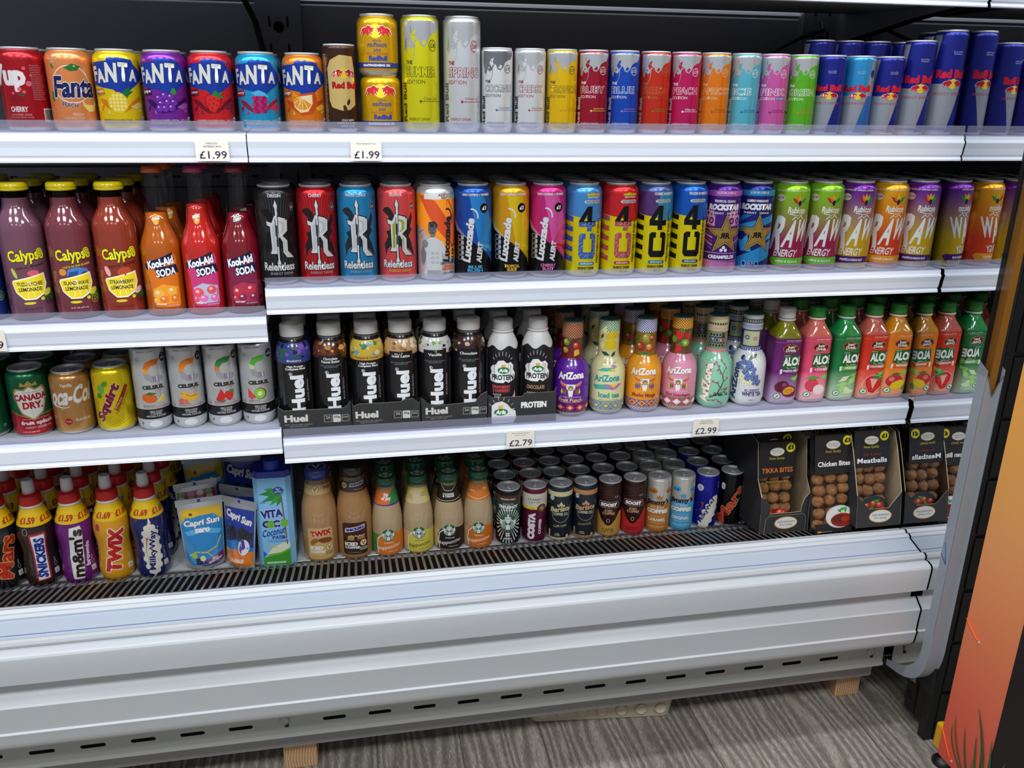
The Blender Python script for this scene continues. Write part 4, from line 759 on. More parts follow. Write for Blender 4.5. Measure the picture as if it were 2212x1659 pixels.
def calypso(x, label, liq, top, name, yellow):
    e = place('lemonade_bottle', 'lemonade bottle', x, 1.466+.034, .980, None, label); r = .0338
    pf = [(.027, .001), (.031, .0015), (.0335, .007), (r, .014), (r, .145), (.0332, .153), (.031, .161), (.0265, .171), (.0215, .180), (.0192, .188), (.0183, .198), (.0178, .208), (.0178, .2095)]
    lab = T('Calypso', 2, 106, 56, 24, 'e6e020', b=.03, o='1c1408', rot=3)+C(23, 112, 5.6, 6.6, 'e6e020')+C(23, 112, 4.2, 5, '1c1408')+C(23, 112, 3.4, 4.2, 'e6e020')+T('TASTE OF THE ISLANDS', 5, 90, 44, 3.4, 'e6e020' if yellow else '2a1414', rot=8)
    for k in range(5): lab += LN([(23, 112), (23+4*math.cos(k*1.26), 112+4.6*math.sin(k*1.26))], .5, '1c1408')
    lab += LEAF+{'l': C(8, 79, 9, 5, 'd8586c')+C(-20, 80, 3, 9, 'b8c060', rot=20), 'w': P([(-12, 74), (-10, 84), (4, 88), (20, 84), (24, 76), (14, 80), (6, 74)], '4a7ac0')+P([(-10, 74), (-8, 80), (6, 82), (4, 74)], '23488c')+C(-18, 80, 6, 6, 'd88a34'), 's': C(6, 79, 11, 7, 'b8482c', rot=10)+C(-20, 80, 4, 9, 'e8a8a8', rot=20)}[top]
    lab += lemon(0, 56, 1.02)+LEAF and XF(LEAF, -2, 36, .9)+lab[len(LEAF)*0:] if 0 else lab+lemon(0, 56, 1.02)
    lab += T(name, 0, 62, 38, 6.5, '1c1810', b=.02)+T('LEMONADE', 0, 53, 34, 6.5, '1c1810', b=.02)+C(26, 46, 8, 5, 'e8d43c' if top != 's' else 'e8b8b8', rot=30)+C(-4, 30, 9, 2.2, 'e0cc30')+C(16, 36, 3, 3, 'dccc40')
    lab += RING(28, 33, 7.6, 7.6, .7, 'd8d030' if yellow else '201010')+T('Real\nLemon\nBITS', 28, 33, 9, 9, 'd8d030' if yellow else '201010', rot=12)+T('16 FL OZ (473 ml)', 0, 20, 26, 3, 'e8e4d8' if yellow else '2a1612')+fine(-38, 60, 8, 18, '2a1818', 2)
    turned(e, 'bottle_body', pf, 'liquid', liq, lab, r, am='print')
    turned(e, 'bottle_neck', [(.0186, .192), (.0183, .198), (.0178, .208), (.0178, .2095)], 'glass', cb=False)
    c = MB(); c.lathe([(.0205, .209), (.0222, .2095), (.0226, .211), (.0226, .217), (.0215, .2205), (.019, .222), (.0001, .222)], 'gloss', 'e0cc10', n=44)
    wrap(c, [(q[0], q[1], q[2]) for k in range(4) for q in T('Refrigerate After Opening', -50+k*32, 214.6, 26, 1.8, '6a5a10')], [(.0226, .205), (.0226, .222)], .0226, 'print'); c.build('cap', e)
    for k, (a, z) in enumerate(((-.35, .168), (.1, .169), (.45, .166))):
        pass
    return e
calypso(-.530, 'dusky mauve lemonade bottle with lychee label, far left', '6a4252', 'l', 'YUZU LYCHEE', False)
calypso(-.458, 'plum lemonade bottle with a blue wave on its label', '6c3038', 'w', 'ISLAND WAVE', True)
calypso(-.386, 'brick red strawberry lemonade bottle beside the orange soda', '86301e', 's', 'STRAWBERRY', False)
e = place('lemonade_bottle', 'lemonade bottle', -.604, 1.50, .980, None, 'deep blue lemonade bottle cut by the left edge'); 
pf = [(.027, .001), (.031, .0015), (.0335, .007), (.0338, .014), (.0338, .145), (.031, .161), (.0265, .171), (.0192, .188), (.0178, .2095)]
turned(e, 'bottle_body', pf, 'liquid', '0c2a6c', RING(28, 40, 7.6, 7.6, .8, 'b8d830')+T('Real\nLemon\nBITS', 28, 40, 9, 9, 'b8d830', rot=12), .0338, am='print'); turned(e, 'cap', [(.0222, .2095), (.0226, .217), (.019, .222), (.0001, .222)], 'gloss', 'e0cc10')
def kool(x, label, liq, liq2, cap, lv, nm, nmc, bgc):
    e = place('soda_bottle', 'soda bottle', x, 1.466+.0325, .980, None, label); r = .0318
    pf = [(.026, .001), (.0295, .002), (.0315, .007), (r, .012), (r, .108), (.0312, .118), (.0285, .128), (.0245, .138), (.0208, .148), (.0185, .158), (.0168, .175), (.0152, .195), (.0140, .215), (.0135, .228), (.0146, .2295), (.0146, .2345), (.0135, .236), (.0133, .240)]
    cut = [p for p in pf if p[1] < lv]+[(prof_r(pf, lv), lv), (.0001, lv)]
    lab = []
    lab += P([(-28, 76), (-24, 92), (20, 106), (24, 96), (22, 78), (24, 72), (24, 20), (20, 15), (-18, 17), (-22, 22), (-24, 60)], bgc[0])+P([(-20, 48), (-4, 56), (22, 50), (22, 22), (-18, 22)], bgc[1])
    lab += P([(-32, 88), (-24, 94), (-10, 98), (16, 108), (20, 96), (-6, 84), (-28, 80)], '14183c')+P([(-14, 84), (22, 88), (26, 74), (-10, 66)], '14183c')
    lab += T('Kool-Aid', -4, 92, 44, 14, 'f2f2f4', b=.05, sh=.1, rot=12, o='14183c')+T('SODA', 4, 76, 32, 13, 'f2f2f4', b=.04, sh=.1, rot=8, o='14183c')
    for i, (a, b, s_) in enumerate(((-12, 40, 9), (-4, 30, 7), (10, 44, 8), (14, 30, 7), (-16, 28, 5))): lab += C(a, b, s_, s_*.9, bgc[2+i % 2])+C(a-1.5, b+2, s_*.35, s_*.3, mixc(bgc[2+i % 2], 'ffffff', .5))
    lab += T(nm.replace('\n', ' '), -9, 22, 16, 3, 'f4f0e8', b=.03)+T('12 FL OZ (355mL)', 11, 19, 20, 2.6, 'e8e8ee')
    lab += C(-4, 162, 9, 9, nmc)+T(nm, -4, 163, 22, 5.5 if '\n' not in nm else 12, 'f0eee8', b=.05, o='3a2a2a', rot=8)
    turned(e, 'soda', cut, 'liquid', lambda z, a: liq, (), r)
    g = [(q+.0006, z) for q, z in pf]; turned(e, 'bottle_glass', g, 'glass', 'ffffff', lab, r+.0006, am='print')
    crown(e, .246, .0150, cap); return e
kool(-.317, 'orange soda bottle with a tall clear neck and orange crown cap', 'b85a0c', 0, 'd8601c', .172, 'ORANGE', 'e8a030', ('d87018', 'f09a28', 'f0b040', 'e87818'))
kool(-.252, 'scarlet soda bottle with pink crown cap, middle of the three sodas', 'c8201c', 0, 'b83a70', .185, 'HUBBLEBERRY\nFIN', 'e8902c', ('c83a78', 'b8b8d0', 'e8505c', 'e070b0'))
kool(-.187, 'deep cherry red soda bottle beside the black half-litre can', '7a0c1c', 0, '8a2848', .170, 'BLACK\nCHERRY', '6a1c34', ('7a1c40', 'a83050', 'c02c3c', '8a1c48'))

# ---- lower left cans
S12(-.646, 'soda_can', 'dark green soda can cut by the left edge, on the duller grey shelf', '14603a', T('130', 24, 20, 6, 6, 'e8e8e8')+T('CAFFEINE FREE', -6, 40, 40, 5, 'dfe6df'), y=1.531, z=.7625)
o = P([(-46, 4), (46, 4), (46, 42), (10, 36), (-46, 46)], 'b4202c')+LN([(-40, 48), (-10, 38), (40, 42)], 1, 'd8c070')
for k in range(7): o += RING(24, 72, 8+k*4, 10+k*4.6, .4, '3f8a58', 20)
sh = [(-24, 82), (-20, 88), (-8, 86), (0, 92), (8, 86), (20, 90), (24, 82), (21, 60), (16, 46), (0, 34), (-16, 46), (-21, 60)]
o += P([(a*1.12, 62+(b-62)*1.12) for a, b in sh], 'b89a50')+P(sh, 'f0efea')+LN([(-20, 50), (16, 84)], .6, 'c8c4b8')+LN([(0, 34), (0, 88)], .6, 'c8c4b8')+T('CANADA', 0, 74, 54, 12, 'b81c2c', b=.05, o='f0efea')+T('DRY.', 2, 59, 32, 13, 'b81c2c', b=.05)+T('SINCE 1904', 0, 83, 22, 2.6, '5a8a60')
o += P([(-14, 94), (-12, 102), (-6, 97), (0, 104), (6, 97), (12, 102), (14, 94)], 'b89a50')+T('fruit splash', 5, 26, 54, 9, 'f4eef0', b=.05)+T('made with a splash of real juice', 4, 34, 46, 3, 'e8c8c8')+T('CHERRY GINGER ALE', 6, 18, 44, 3.6, 'e8d8c8', b=.01)+T('12 FL OZ (355 mL)', -8, 10, 26, 3, 'f0e8e8')
S12(-.573, 'soda_can', 'green and red ginger ale can with a white shield', '14603a', o, y=1.531, z=.7625)
S12(-.504, 'soda_can', 'caramel tan vanilla cola can with white script', 'b8854c', T('oca-Col', -2, 74, 72, 34, 'f4f2ee', b=.04, rot=4, sh=.3)+LN([(-34, 56), (-20, 52), (-6, 54), (-22, 48)], (3, .6), 'f4f2ee')+T('Vanilla', -8, 93, 20, 6, 'f0e8dc', b=.03)+C(-12, 26, 6, 6, 'b8242c')+T('Cola', -12, 26, 8, 3, 'f4f2ee')+T('FLAVOURS', 13, 28, 26, 5, 'f0e8dc', b=.02), y=1.531, z=.7625, h=.1155)
sq = T('Squirt', -12, 56, 78, 22, '8c2440', rot=62, b=.06, sh=.2, o='f4e8c0', ob=.03)+P([(-4, 44), (2, 40), (26, 84), (20, 88)], 'a8321c')+T('Thirst Quencher', 12, 54, 46, 4, '6a2a1c', rot=58)+T('caffeine free', 4, 54, 26, 3.4, 'f4e8c0', rot=58)
sq += C(-22, 82, 6, 8, '7ac050', rot=20)+C(-14, 92, 6, 4.6, '5aa83c', rot=40)+C(-26, 70, 5, 5, '4a9a34')+C(36, 24, 12, 12, 'e8a820')+C(36, 24, 9, 9, 'f0c840')+C(36, 24, 7, 7, 'd88a1c')+T('C', 40, 50, 10, 14, 'b8401c', b=.06)
for k in range(9): sq += LN([(-30, 8+k*3), (0, 14+k*4), (44, 34+k*8)], .5, 'c8a80c')
S12(-.434, 'soda_can', 'yellow citrus soda can with diagonal maroon lettering', 'e6cc10', sq, y=1.531, z=.7625)
def celsius(x, label, c1, c2, fruit, fl, ttl):
    o = R(-60, 4, 60, 22, 'b4b8bc')+R(-60, 22, 60, 42, '161618')+R(-60, 41.4, 60, 42.6, 'c8ccce')+R(-60, 20.8, 60, 22, 'c8ccce')+C(0, 13, 12, 7.6, 'd4d6d8')+RING(0, 13, 12, 7.6, .5, '8a8c90')
    o += P([(20, 133), (6, 133), (-6, 128), (-11, 118), (-3, 114), (2, 121), (12, 123)], c1)+P([(-11, 118), (-3, 114), (-3, 106), (-11, 108)], c2)+P([(-11, 108), (-3, 108), (2, 102), (18, 102), (24, 98), (16, 92), (2, 91), (-8, 97)], '9c9ca0')
    for k in range(6): o += P([(4+k*3, 102), (5.2+k*3, 102), (5.2+k*3, 92.5), (4+k*3, 92.5)], ('b04860', '5a6ab0', 'e0e0e4', '8a6a9a', 'c8a0a0', '6a8ab0')[k])
    o += T('CELSIUS.', 3, 82, 38, 7.6, '1a1a1c', b=.06)+T('LIVE FIT', 13, 76, 14, 3, ttl)+fruit+T('SPARKLING', -8, 48, 20, 3, '5a5a5c')+T(fl, 4, 44.6, 44, 2.6, ttl)
    o += T('•ZERO SUGAR\n•7 VITAMINS\n•NATURAL FLAVOURS', 2, 32, 34, 12, 'e8e8ea', b=.0)+C(27, 134, 7.2, 8, '1c1c1e')+T('£1.50', 27, 133, 9.6, 4.4, 'e8e8ea', b=.04)+T('RRP', 27, 138, 3.6, 1.8, 'e8e8ea')+T('ENERGY DRINK', -4, 148, 28, 2.8, '3a3a3c')+RING(-20, 134, 3, 3.4, 1, '8a8a8c')+fine(-40, 140, 10, 34, '6a6a6c', 2.6)+fine(44, 142, 10, 36, '5a5a5c', 2.6)+T('0', -24, 14, 3.4, 5, '1a1a1c', b=.05)
    for k in range(5): o += RING(-12+k*6, 72+(k % 2)*3-1, 1.2, 1.2, .3, '9aa0a8', 8)
    e = place('energy_drink_can', 'energy drink can', x, 1.497+.0292, .7625, None, label); return can(e, .0292, .157, .0262, .009, 'd6d8da', o, lid='1c1c1e', am='print')
F = [C(-6, 62, 13, 9, 'd8641c', rot=-10)+P([(-14, 70), (-4, 73), (8, 70), (-2, 67)], '2f6a2c')+P([(6, 54), (18, 68), (22, 60), (18, 53)], 'e8c43c')+LN([(8, 55), (18, 66)], 1, 'f8f0d0'),
     P([(-14, 70), (-6, 71), (4, 66), (20, 66), (18, 56), (6, 52), (-8, 56)], 'e8b430')+LN([(-12, 69), (4, 62), (16, 64)], 1.4, 'd8542c')+C(-12, 54, 5, 5, 'd8645c')+C(-5, 53, 4.6, 4.6, 'e0705c'),
     P([(-14, 54), (-4, 74), (4, 58), (-2, 50), (-12, 50)], 'cc2c2c')+LN([(-14, 53), (-4, 48), (4, 52)], 2, '2f6a2c')+fruit_straw(10, 60, .62), P([(-18, 72), (-4, 54), (-12, 50), (-18, 54)], 'd8484c')+C(4, 61, 11, 11, '6a4a2c')+C(3, 61, 9.6, 9.8, '8cc83c')+C(3, 61, 4, 4.4, 'd8e8a0')]
celsius(-.368, 'white slim can with orange arc and mango print', 'e0701c', 'e8a030', F[0], 'MANGO LEMONADE FLAVOUR', 'c8703c'); celsius(-.307, 'white slim can with orange arc and peach slice print', 'e87a1c', 'e08a3c', F[1], 'RASPBERRY PEACH FLAVOUR', 'c8603c')
celsius(-.245, 'white slim can with green arc, watermelon and strawberry print', '2f8a3c', 'e0703c', F[2], 'STRAWBERRY WATERMELON FLAVOUR', 'd0605c'); celsius(-.184, 'white slim can with green arc and kiwi print', '5ab43c', 'c8d8a0', F[3], 'KIWI GUAVA FLAVOUR', 'c84a4c')

# ---- black meal shakes in trays
def huel(x, label, flav, cols, band, txt2, seed, two=False):
    e = place('shake_bottle', 'shake bottle', x, 1.484+.031, .7435, None, label); r = .0308; rnd = random.Random(seed)
    pf = [(.027, 0), (.030, .003), (r, .008), (r, .150), (.0302, .160), (.0275, .168), (.0235, .174), (.0195, .1785), (.0185, .182)]
    o = R(-70, 145, 70, 174, cols[0])
    for k in range(26):
        cx, cy = rnd.uniform(-50, 50), rnd.uniform(146, 172); a = rnd.uniform(3, 8); q = [(cx+a*rnd.uniform(.5, 1.3)*math.cos(t*1.05), min(174, max(145.2, cy+a*rnd.uniform(.4, 1)*math.sin(t*1.05)))) for t in range(6)]; o += P(q, rnd.choice(cols[1:]))
    if band: o += R(-70, 138, 70, 147, band)+T(flav, 0, 142.4, 26 if len(flav) < 12 else 44, 5, 'e8e8f0' if band != 'd8a83c' else '2a2a2c', b=.02)+T('High Protein\nComplete Meal', 1, 129, 37, 10, 'ececec', b=.03)
    else: o += R(-23, 138, 23, 150 if two else 152, '161618')+T(flav, 0, 143 if not two else 141, 34 if len(flav) > 8 else 26, 11 if two else 5.4, 'ececec', b=.03)+T('100% nutritionally complete\nhigh-protein meal', 0, 129, 40, 6, '8a9aa4')
    o += T('Huel', 3, 80, 70, 25, 'e6e9ee', rot=90, b=.05)+RING(-8, 118, 3.2, 3.2, .7, 'e6e9ee')+T('R', -8, 118, 2.6, 3, 'e6e9ee', b=.05)+T('BLACK EDITION', 23, 84, 42, 3.2, 'a8acb0', rot=90)+fine(34, 132, 7, 30, '5a5a5c', 3, 2)+fine(-40, 128, 7, 30, '48484a', 3, 4)
    turned(e, 'bottle_body', pf, 'gloss', '161618', o, r)
    turned(e, 'neck_ring', [(.0186, .178), (.0205, .1795), (.0205, .181), (.0186, .1825)], 'plastic', '4a4a48', cb=False)
    c = MB(); c.lathe([(.0212, .184), (.0216, .185), (.0214, .2025), (.020, .2055), (.0185, .206), (.0001, .206)], 'plastic', 'c9c8c4', n=72, rad=lambda a, z: 1+(.006*math.cos(36*a) if .186 < z < .203 else 0), cb=True); c.build('cap', e)
    return e
huel(-.1145, 'black shake bottle with blue and purple blueberry shoulder', 'Blueberry', ('3a4a98', '6a3a98', '1c2450', '8a5ab8', '2c6a4c'), '34488c', 1, 1)
huel(-.0490, 'black shake bottle with peanut and brown chocolate shoulder', 'Chocolate\nPeanut Butter', ('5a2c14', 'c8803c', '3a1a0c', 'e0a460', '7a4018'), None, 0, 2, two=True)
huel(.0175, 'black shake bottle with yellow pineapple shoulder band', 'Pineapple & Coconut', ('d8b840', 'e8e0c0', '6aa8c8', 'f0d860', '4a8a50'), 'd8a83c', 1, 3)
huel(.0800, 'black shake bottle with beige iced latte shoulder', 'Iced Latte', ('c8a070', 'e8d4b0', '8a5a30', 'f0e4cc', 'b07c44'), None, 0, 4)
huel(.1440, 'black shake bottle with white vanilla shoulder', 'Vanilla', ('d4d6d4', 'f0f0ec', 'c8c8b0', '2c2420', '7aa83c'), None, 0, 5)
huel(.2080, 'black shake bottle with dark chocolate shoulder', 'Chocolate', ('3a2018', '1c100c', 'e0c0a8', '5a3424', '2a1610'), None, 0, 6)
def cardtray(x0, x1, yf, z, label, ops, hs, depth=.16, back=.0):
    e = tag(empty('card_tray', ((x0+x1)/2, yf+depth/2, z)), label, 'card tray'); L_ = ((x0+x1)/2, yf+depth/2, z); t = .0012
    def bp2(mb, n): o = mb.build(n, e); o.location = tuple(-c for c in L_); return o
    m = MB(); n = len(hs); pts = [(x0+(x1-x0)*u, h) for u, h in hs]
    vs = [(x, yf, z) for x, h in pts]+[(x, yf, z+h) for x, h in pts]+[(x, yf+t, z) for x, h in pts]+[(x, yf+t, z+h) for x, h in pts]
    m.add(vs, [(i, i+1, n+i+1, n+i) for i in range(n-1)]+[(2*n+i+1, 2*n+i, 3*n+i, 3*n+i+1) for i in range(n-1)], 'matte', '2b2b2c'); m.add(vs, [(n+i, n+i+1, 3*n+i+1, 3*n+i) for i in range(n-1)], 'matte', '9a8c72')
    flat(m, ops, lambda a, b, l: ((x0+x1)/2+a/1000, yf-l, z+b/1000), 'matte'); bp2(m, 'front_panel')
    m = MB()
    for X in (x0, x1-t): m.box(X, X+t, yf+t, yf+depth, z, z+.052, 'matte', '2b2b2c')
    m.box(x0, x1, yf+t, yf+depth, z, z+.001, 'matte', '6a5c48'); bp2(m, 'tray_sides'); return e
def hops(dx): return T('Huel', -38+dx, 34, 42, 14, 'c8c6be', b=.05)+T('100% nutritionally complete\nhigh-protein meal', -34+dx, 20, 50, 7, '9a988e')+RR(12+dx, 24, 26+dx, 38, 1, 'b8b6ae')+RR(12.6+dx, 24.6, 25.4+dx, 37.4, 1, '2b2b2c')+T('26', 19+dx, 33, 8, 5, 'c8c6be')+RR(28+dx, 23, 42+dx, 38, 1, 'c8c6be')+T('35g', 35+dx, 33, 11, 5.4, '2b2b2c', b=.03)+RR(44+dx, 24, 57+dx, 37, 1, 'b8b6ae')+RR(44.6+dx, 24.6, 56.4+dx, 36.4, 1, '2b2b2c')+T('Low', 50.5+dx, 33, 9, 4, 'c8c6be')
cardtray(-.147, -.0165, 1.4795, .7435, 'black card tray under the blueberry and peanut shakes', hops(4), [(0, .058), (.08, .050), (.9, .050), (.96, .056), (1, .064)])
cardtray(-.0145, .111, 1.4795, .7435, 'black card tray under the pineapple and latte shakes', hops(2), [(0, .060), (.03, .052), (.1, .056), (.7, .056), (.78, .061), (.9, .061), (1, .050)])
cardtray(.1135, .2385, 1.4795, .7435, 'black card tray under the vanilla and chocolate shakes', hops(4), [(0, .062), (.08, .052), (.16, .044), (.82, .048), (.9, .062), (1, .068)])
ar = P([(-60, 1), (-60, 38), (-52, 44), (-40, 46), (-30, 40), (-22, 30), (-14, 26), (-12, 12), (-18, 1)], 'dcdcdc')+C(-42, 24, 15, 8, 'f0f0ee')+C(-42, 24, 14, 7.2, '2a7a44')+T('Arla', -42, 24, 20, 9, 'f2f2f0', b=.05, sh=.2)+C(-45, 34, 2.6, 3.4, 'e8a830')+C(-40, 35, 2.6, 3.4, 'e8b840')+T('PROTEIN', 22, 36, 50, 13, 'ececec', b=.06)
for k in range(7): ar += LN([(-42+22*math.cos(2.6-k*.42), 28+20*math.sin(2.6-k*.42)), (-42+27*math.cos(2.6-k*.42), 28+27*math.sin(2.6-k*.42))], .9, 'c8c8c8')
cardtray(.2405, .3735, 1.4795, .7435, 'black and white card tray holding the two protein shakes', ar, [(0, .060), (.06, .054), (.5, .054), (.52, .060), (.96, .060), (1, .070)])
def arla(x, label, f1, fc, sc):
    e = place('shake_bottle', 'shake bottle', x, 1.484+.0325, .7445, None, label); r = .0322
    pf = [(.028, 0), (.0315, .003), (r, .009), (r, .125), (.0312, .140), (.0285, .152), (.0245, .162), (.0205, .170), (.0175, .175), (.017, .179)]
    o = []
    wv = [(-100+k*4, 148+4*math.sin(k*.7+.6)) for k in range(51)]
    o += [([p for a_, b_ in wv for p in ((a_, 2), (a_, b_))], [(2*k, 2*k+2, 2*k+3, 2*k+1) for k in range(50)], '17171a')]
    for k in range(7): a = 2.5-k*.31; o += LN([(20*math.cos(a), 112+22*math.sin(a)), (24*math.cos(a), 112+30*math.sin(a))], .9, 'd8d8d8')
    o += P([(-24, 82), (-26, 92), (-22, 100), (-25, 108), (-20, 114), (-13, 116), (-8, 124), (2, 125), (8, 119), (16, 121), (22, 114), (21, 106), (26, 98), (24, 86), (12, 80), (6, 84), (2, 80), (-12, 80)], 'eeeeec')
    o += C(2, 105, 12.5, 7.5, 'f4f4f2')+C(2, 105, 11.6, 6.8, '2a7a44')+T('Arla', 2, 105, 17, 7, 'f2f2f0', b=.05, sh=.2)+C(0, 114, 2.4, 3, 'e8a830')+C(4, 114, 2.4, 3, 'e8b840')+T('PROTEIN', 1, 91, 44, 11, '1a1a1c', b=.04)
    o += T(f1, -2, 68, 36, 14 if '\n' in f1 else 7.5, fc, b=.02)+T('FLAVOUR\nSHAKE', -10, 54, 17, 8.5, 'd8d8d8')+T('26', -13, 44, 12, 9, 'f0f0f0', b=.04)+T('g PROTEIN', -4, 44, 8, 4, 'e0e0e0')+RING(7, 43, 5.6, 5.6, .6, '9a9a9c')+T('NO\nADDED', 7, 43, 6, 4, '9a9a9c')+P([(22, 38), (20, 50), (24, 56), (26, 64), (28, 52), (30, 38)], sc)+fine(-38, 140, 8, 44, '8a8a8c', 2.4)
    turned(e, 'bottle_body', pf, 'plastic', 'd8d8d6', o, r, am='print')
    turned(e, 'neck_ring', [(.017, .174), (.0205, .1755), (.0205, .1775), (.017, .179)], 'plastic', 'cfcecb', cb=False)
    c = MB(); c.lathe([(.0182, .179), (.0188, .180), (.0186, .196), (.0172, .199), (.0001, .1992)], 'plastic', 'cccbc8', n=72, rad=lambda a, z: 1+(.006*math.cos(36*a) if .182 < z < .196 else 0), cb=True); c.build('cap', e); return e
arla(.274, 'white-capped protein shake with pink strawberry lettering', 'STRAWBERRY\n& RASPBERRY', 'd84858', 'e0a0b0'); arla(.342, 'white-capped protein shake with tan chocolate lettering', 'CHOCOLATE', 'c89868', '8a3c20')

# ---- long-necked iced teas
def checks(c1, c2, z0, z1, n=2.6, w=70):
    o = R(-w, z0, w, z1, c1); j = 0; z = z0
    while z < z1-.5:
        for k in range(-int(w/n/2), int(w/n/2)): o += R((2*k+(j % 2))*n, z, (2*k+1+(j % 2))*n, min(z+n, z1), c2)
        z += n; j += 1
    return o
def skull(x, y, c='eceae4', f=('b83a2c', '4a7a3c', 'e8b03c')):
    o = P([(-6, 14), (-10, 18), (-22, 20), (-28, 30), (-30, 20), (-24, 12), (-10, 10)], 'c8602c')+P([(6, 14), (10, 18), (22, 20), (28, 30), (30, 20), (24, 12), (10, 10)], 'c8602c')
    for s_ in (-1, 1):
        for k in range(5): o += P([(s_*(12+k*3.6), 18+k*1.6), (s_*(13.8+k*3.6), 18+k*1.7), (s_*(12.6+k*3.6), 12+k*1.4)], 'f0e0c0')
        for k in range(3): o += P([(s_*(14+k*5), 8), (s_*(11+k*5), -4), (s_*(14+k*5), -14+abs(k-1)*3), (s_*(17.5+k*5), -4)], f[k])
    o += P([(-11, 18), (11, 18), (12, 8), (7, 0), (5, -14), (3, -18), (0, -14), (-3, -18), (-5, -14), (-7, 0), (-12, 8)], c)+STAR(0, 8, 9, 6, 8, '4a8a7a')+C(0, 7, 5, 4, 'd83c2c')+C(0, 6, 3.4, 3, 'f0b83c')+C(-7, 2, 1.6, 2, '8a8a86')+C(7, 2, 1.6, 2, '8a8a86')
    return XF(o, x, y, .74)
def azbottle(x, label, bd, neck, body, top='3f6a66'):
    e = place('iced_tea_bottle', 'iced tea bottle', x, 1.487+.0355, .7435, None, label); r = .0352
    pf = [(.022, .0), (.029, .004), (.033, .010), (r, .018), (r, .080), (.0345, .090), (.0325, .099), (.0290, .107), (.0245, .113), (.0212, .119), (.0202, .128), (.0204, .150), (.0198, .156), (.0204, .160), (.0204, .187), (.0195, .1895)]
    turned(e, 'sleeved_body', pf, 'gloss', bd, body+neck, r)
    turned(e, 'cap', [(.0197, .1893), (.0190, .1905), (.0175, .1912), (.0001, .1912)], 'plastic', top); return e
def aztext(c, o_, y=87, rot=3): return T('AriZona', 0, y, 54, 15, c, b=.05, o=o_, rot=rot, sh=.05)
def azband(cs, z0=12, z1=30):
    o = R(-80, z0, 80, z1, cs[0])+R(-80, z1-1, 80, z1+.6, cs[3])+R(-80, z0, 80, z0+1.2, cs[3]); mz = (z0+z1)/2; h = (z1-z0)/2-2
    for k in range(-4, 5): o += P([(k*20-9, mz), (k*20, mz+h), (k*20+9, mz), (k*20, mz-h)], cs[1])+P([(k*20-5, mz), (k*20, mz+h*.55), (k*20+5, mz), (k*20, mz-h*.55)], cs[2])+P([(k*20+10-4, mz+h), (k*20+10+4, mz+h), (k*20+10, mz+1)], cs[3])+P([(k*20+10-4, mz-h), (k*20+10+4, mz-h), (k*20+10, mz-1)], cs[3])
    return o
nk = 35.2/20.4   # neck art is drawn wider so it comes out right on the thinner neck
def NK(ops): return [([(a*nk, b) for a, b in v], f, c) for v, f, c in ops]
def appl(x, y, r_, c='a83420', c2='d8b040'): return C(x, y, r_, r_, c)+C(x-r_*.25, y+r_*.2, r_*.6, r_*.6, c2)+C(x-r_*.35, y+r_*.4, r_*.25, r_*.2, 'f0e0b0')
def lf(x, y, r_, rot, c='2f7a2c'): return XF(P([(-r_, 0), (0, r_*.4), (r_, 0), (0, -r_*.4)], c), x, y, 1, rot)
cowboy = T('Cowboy Cocktail', 0, 43, 44, 4, 'd8c8c0')
az = []
az.append((.413, 'violet fruit punch tea bottle with a checked neck and cattle skull', '5c1c9c', NK(checks('e09a58', '5a2440', 158, 189, 2.6, 40)+R(-40, 117, 40, 158, '6a2430')+appl(-12, 150, 7, '7a9a30', 'c8c850')+appl(9, 143, 8, 'b02c20', 'd86040')+C(-8, 128, 5, 5, '8a0c1c')+C(0, 124, 5, 5, '8a0c1c')+P([(4, 122), (16, 126), (14, 136), (4, 134)], 'e8c03c')+appl(-14, 134, 6, 'd8a030', 'e8c860')+lf(-4, 156, 7, 30)+lf(14, 152, 6, -40)),
  checks('e8c89c', '5a2440', 2, 11, 3)+azband(('7a1c5a', 'c83070', 'f0c060', '3a1040'))+aztext('f0ece4', '3a1060')+skull(0, 56)+cowboy+T('Fruit Punch', 0, 37, 48, 8, 'e0a868', b=.04)+T('FRUIT JUICE COCKTAIL', 0, 31.6, 42, 2.2, 'd8c0e0')))
az.append((.487, 'pale cream lemon tea bottle with lemons on the neck', 'dcd8a0', NK(checks('e8e8c8', '2f8a6c', 168, 189, 2.6, 40)+R(-40, 117, 40, 168, 'd8d098')+C(6, 160, 13, 9, 'e0c020', rot=20)+C(4, 142, 14, 11, 'e4c81c')+C(-14, 140, 7, 9, 'e8d45c')+C(-14, 140, 5, 7, 'f4eeb0')+lf(-6, 124, 10, -20, '1f4a34')+lf(10, 123, 8, 50, '1f4a34')+lf(-14, 158, 7, 60, '1f4a34')+P([(-18, 168), (-6, 180), (-4, 166)], 'f0e8a8')),
  checks('ecebd0', '2f9a80', 2, 10, 3)+azband(('c890b0', '3a9a88', 'd8c83c', '3a9a88'))+aztext('3a9a90', 'f0efd8', 78)+T('Iced tea', 6, 43, 44, 11, '3a9a90', b=.04)+T('With Lemon Flavor', 6, 33, 42, 3.6, '9a8c70')+P([(-30, 62), (0, 66), (34, 66), (10, 56), (-24, 54)], '4aa898')+P([(-6, 66), (34, 66), (20, 56), (10, 54)], 'b870b0')+P([(4, 66), (24, 66), (14, 59)], 'e0cc3c')+P([(-10, 98), (20, 100), (6, 92), (-20, 92)], '4aa898')+P([(6, 100), (22, 100), (12, 106)], 'b870b0')+P([(0, 92), (20, 92), (10, 98)], 'd0b83c')+T('ORIGINAL BLEND', 6, 108, 30, 3, '9a5a50')))
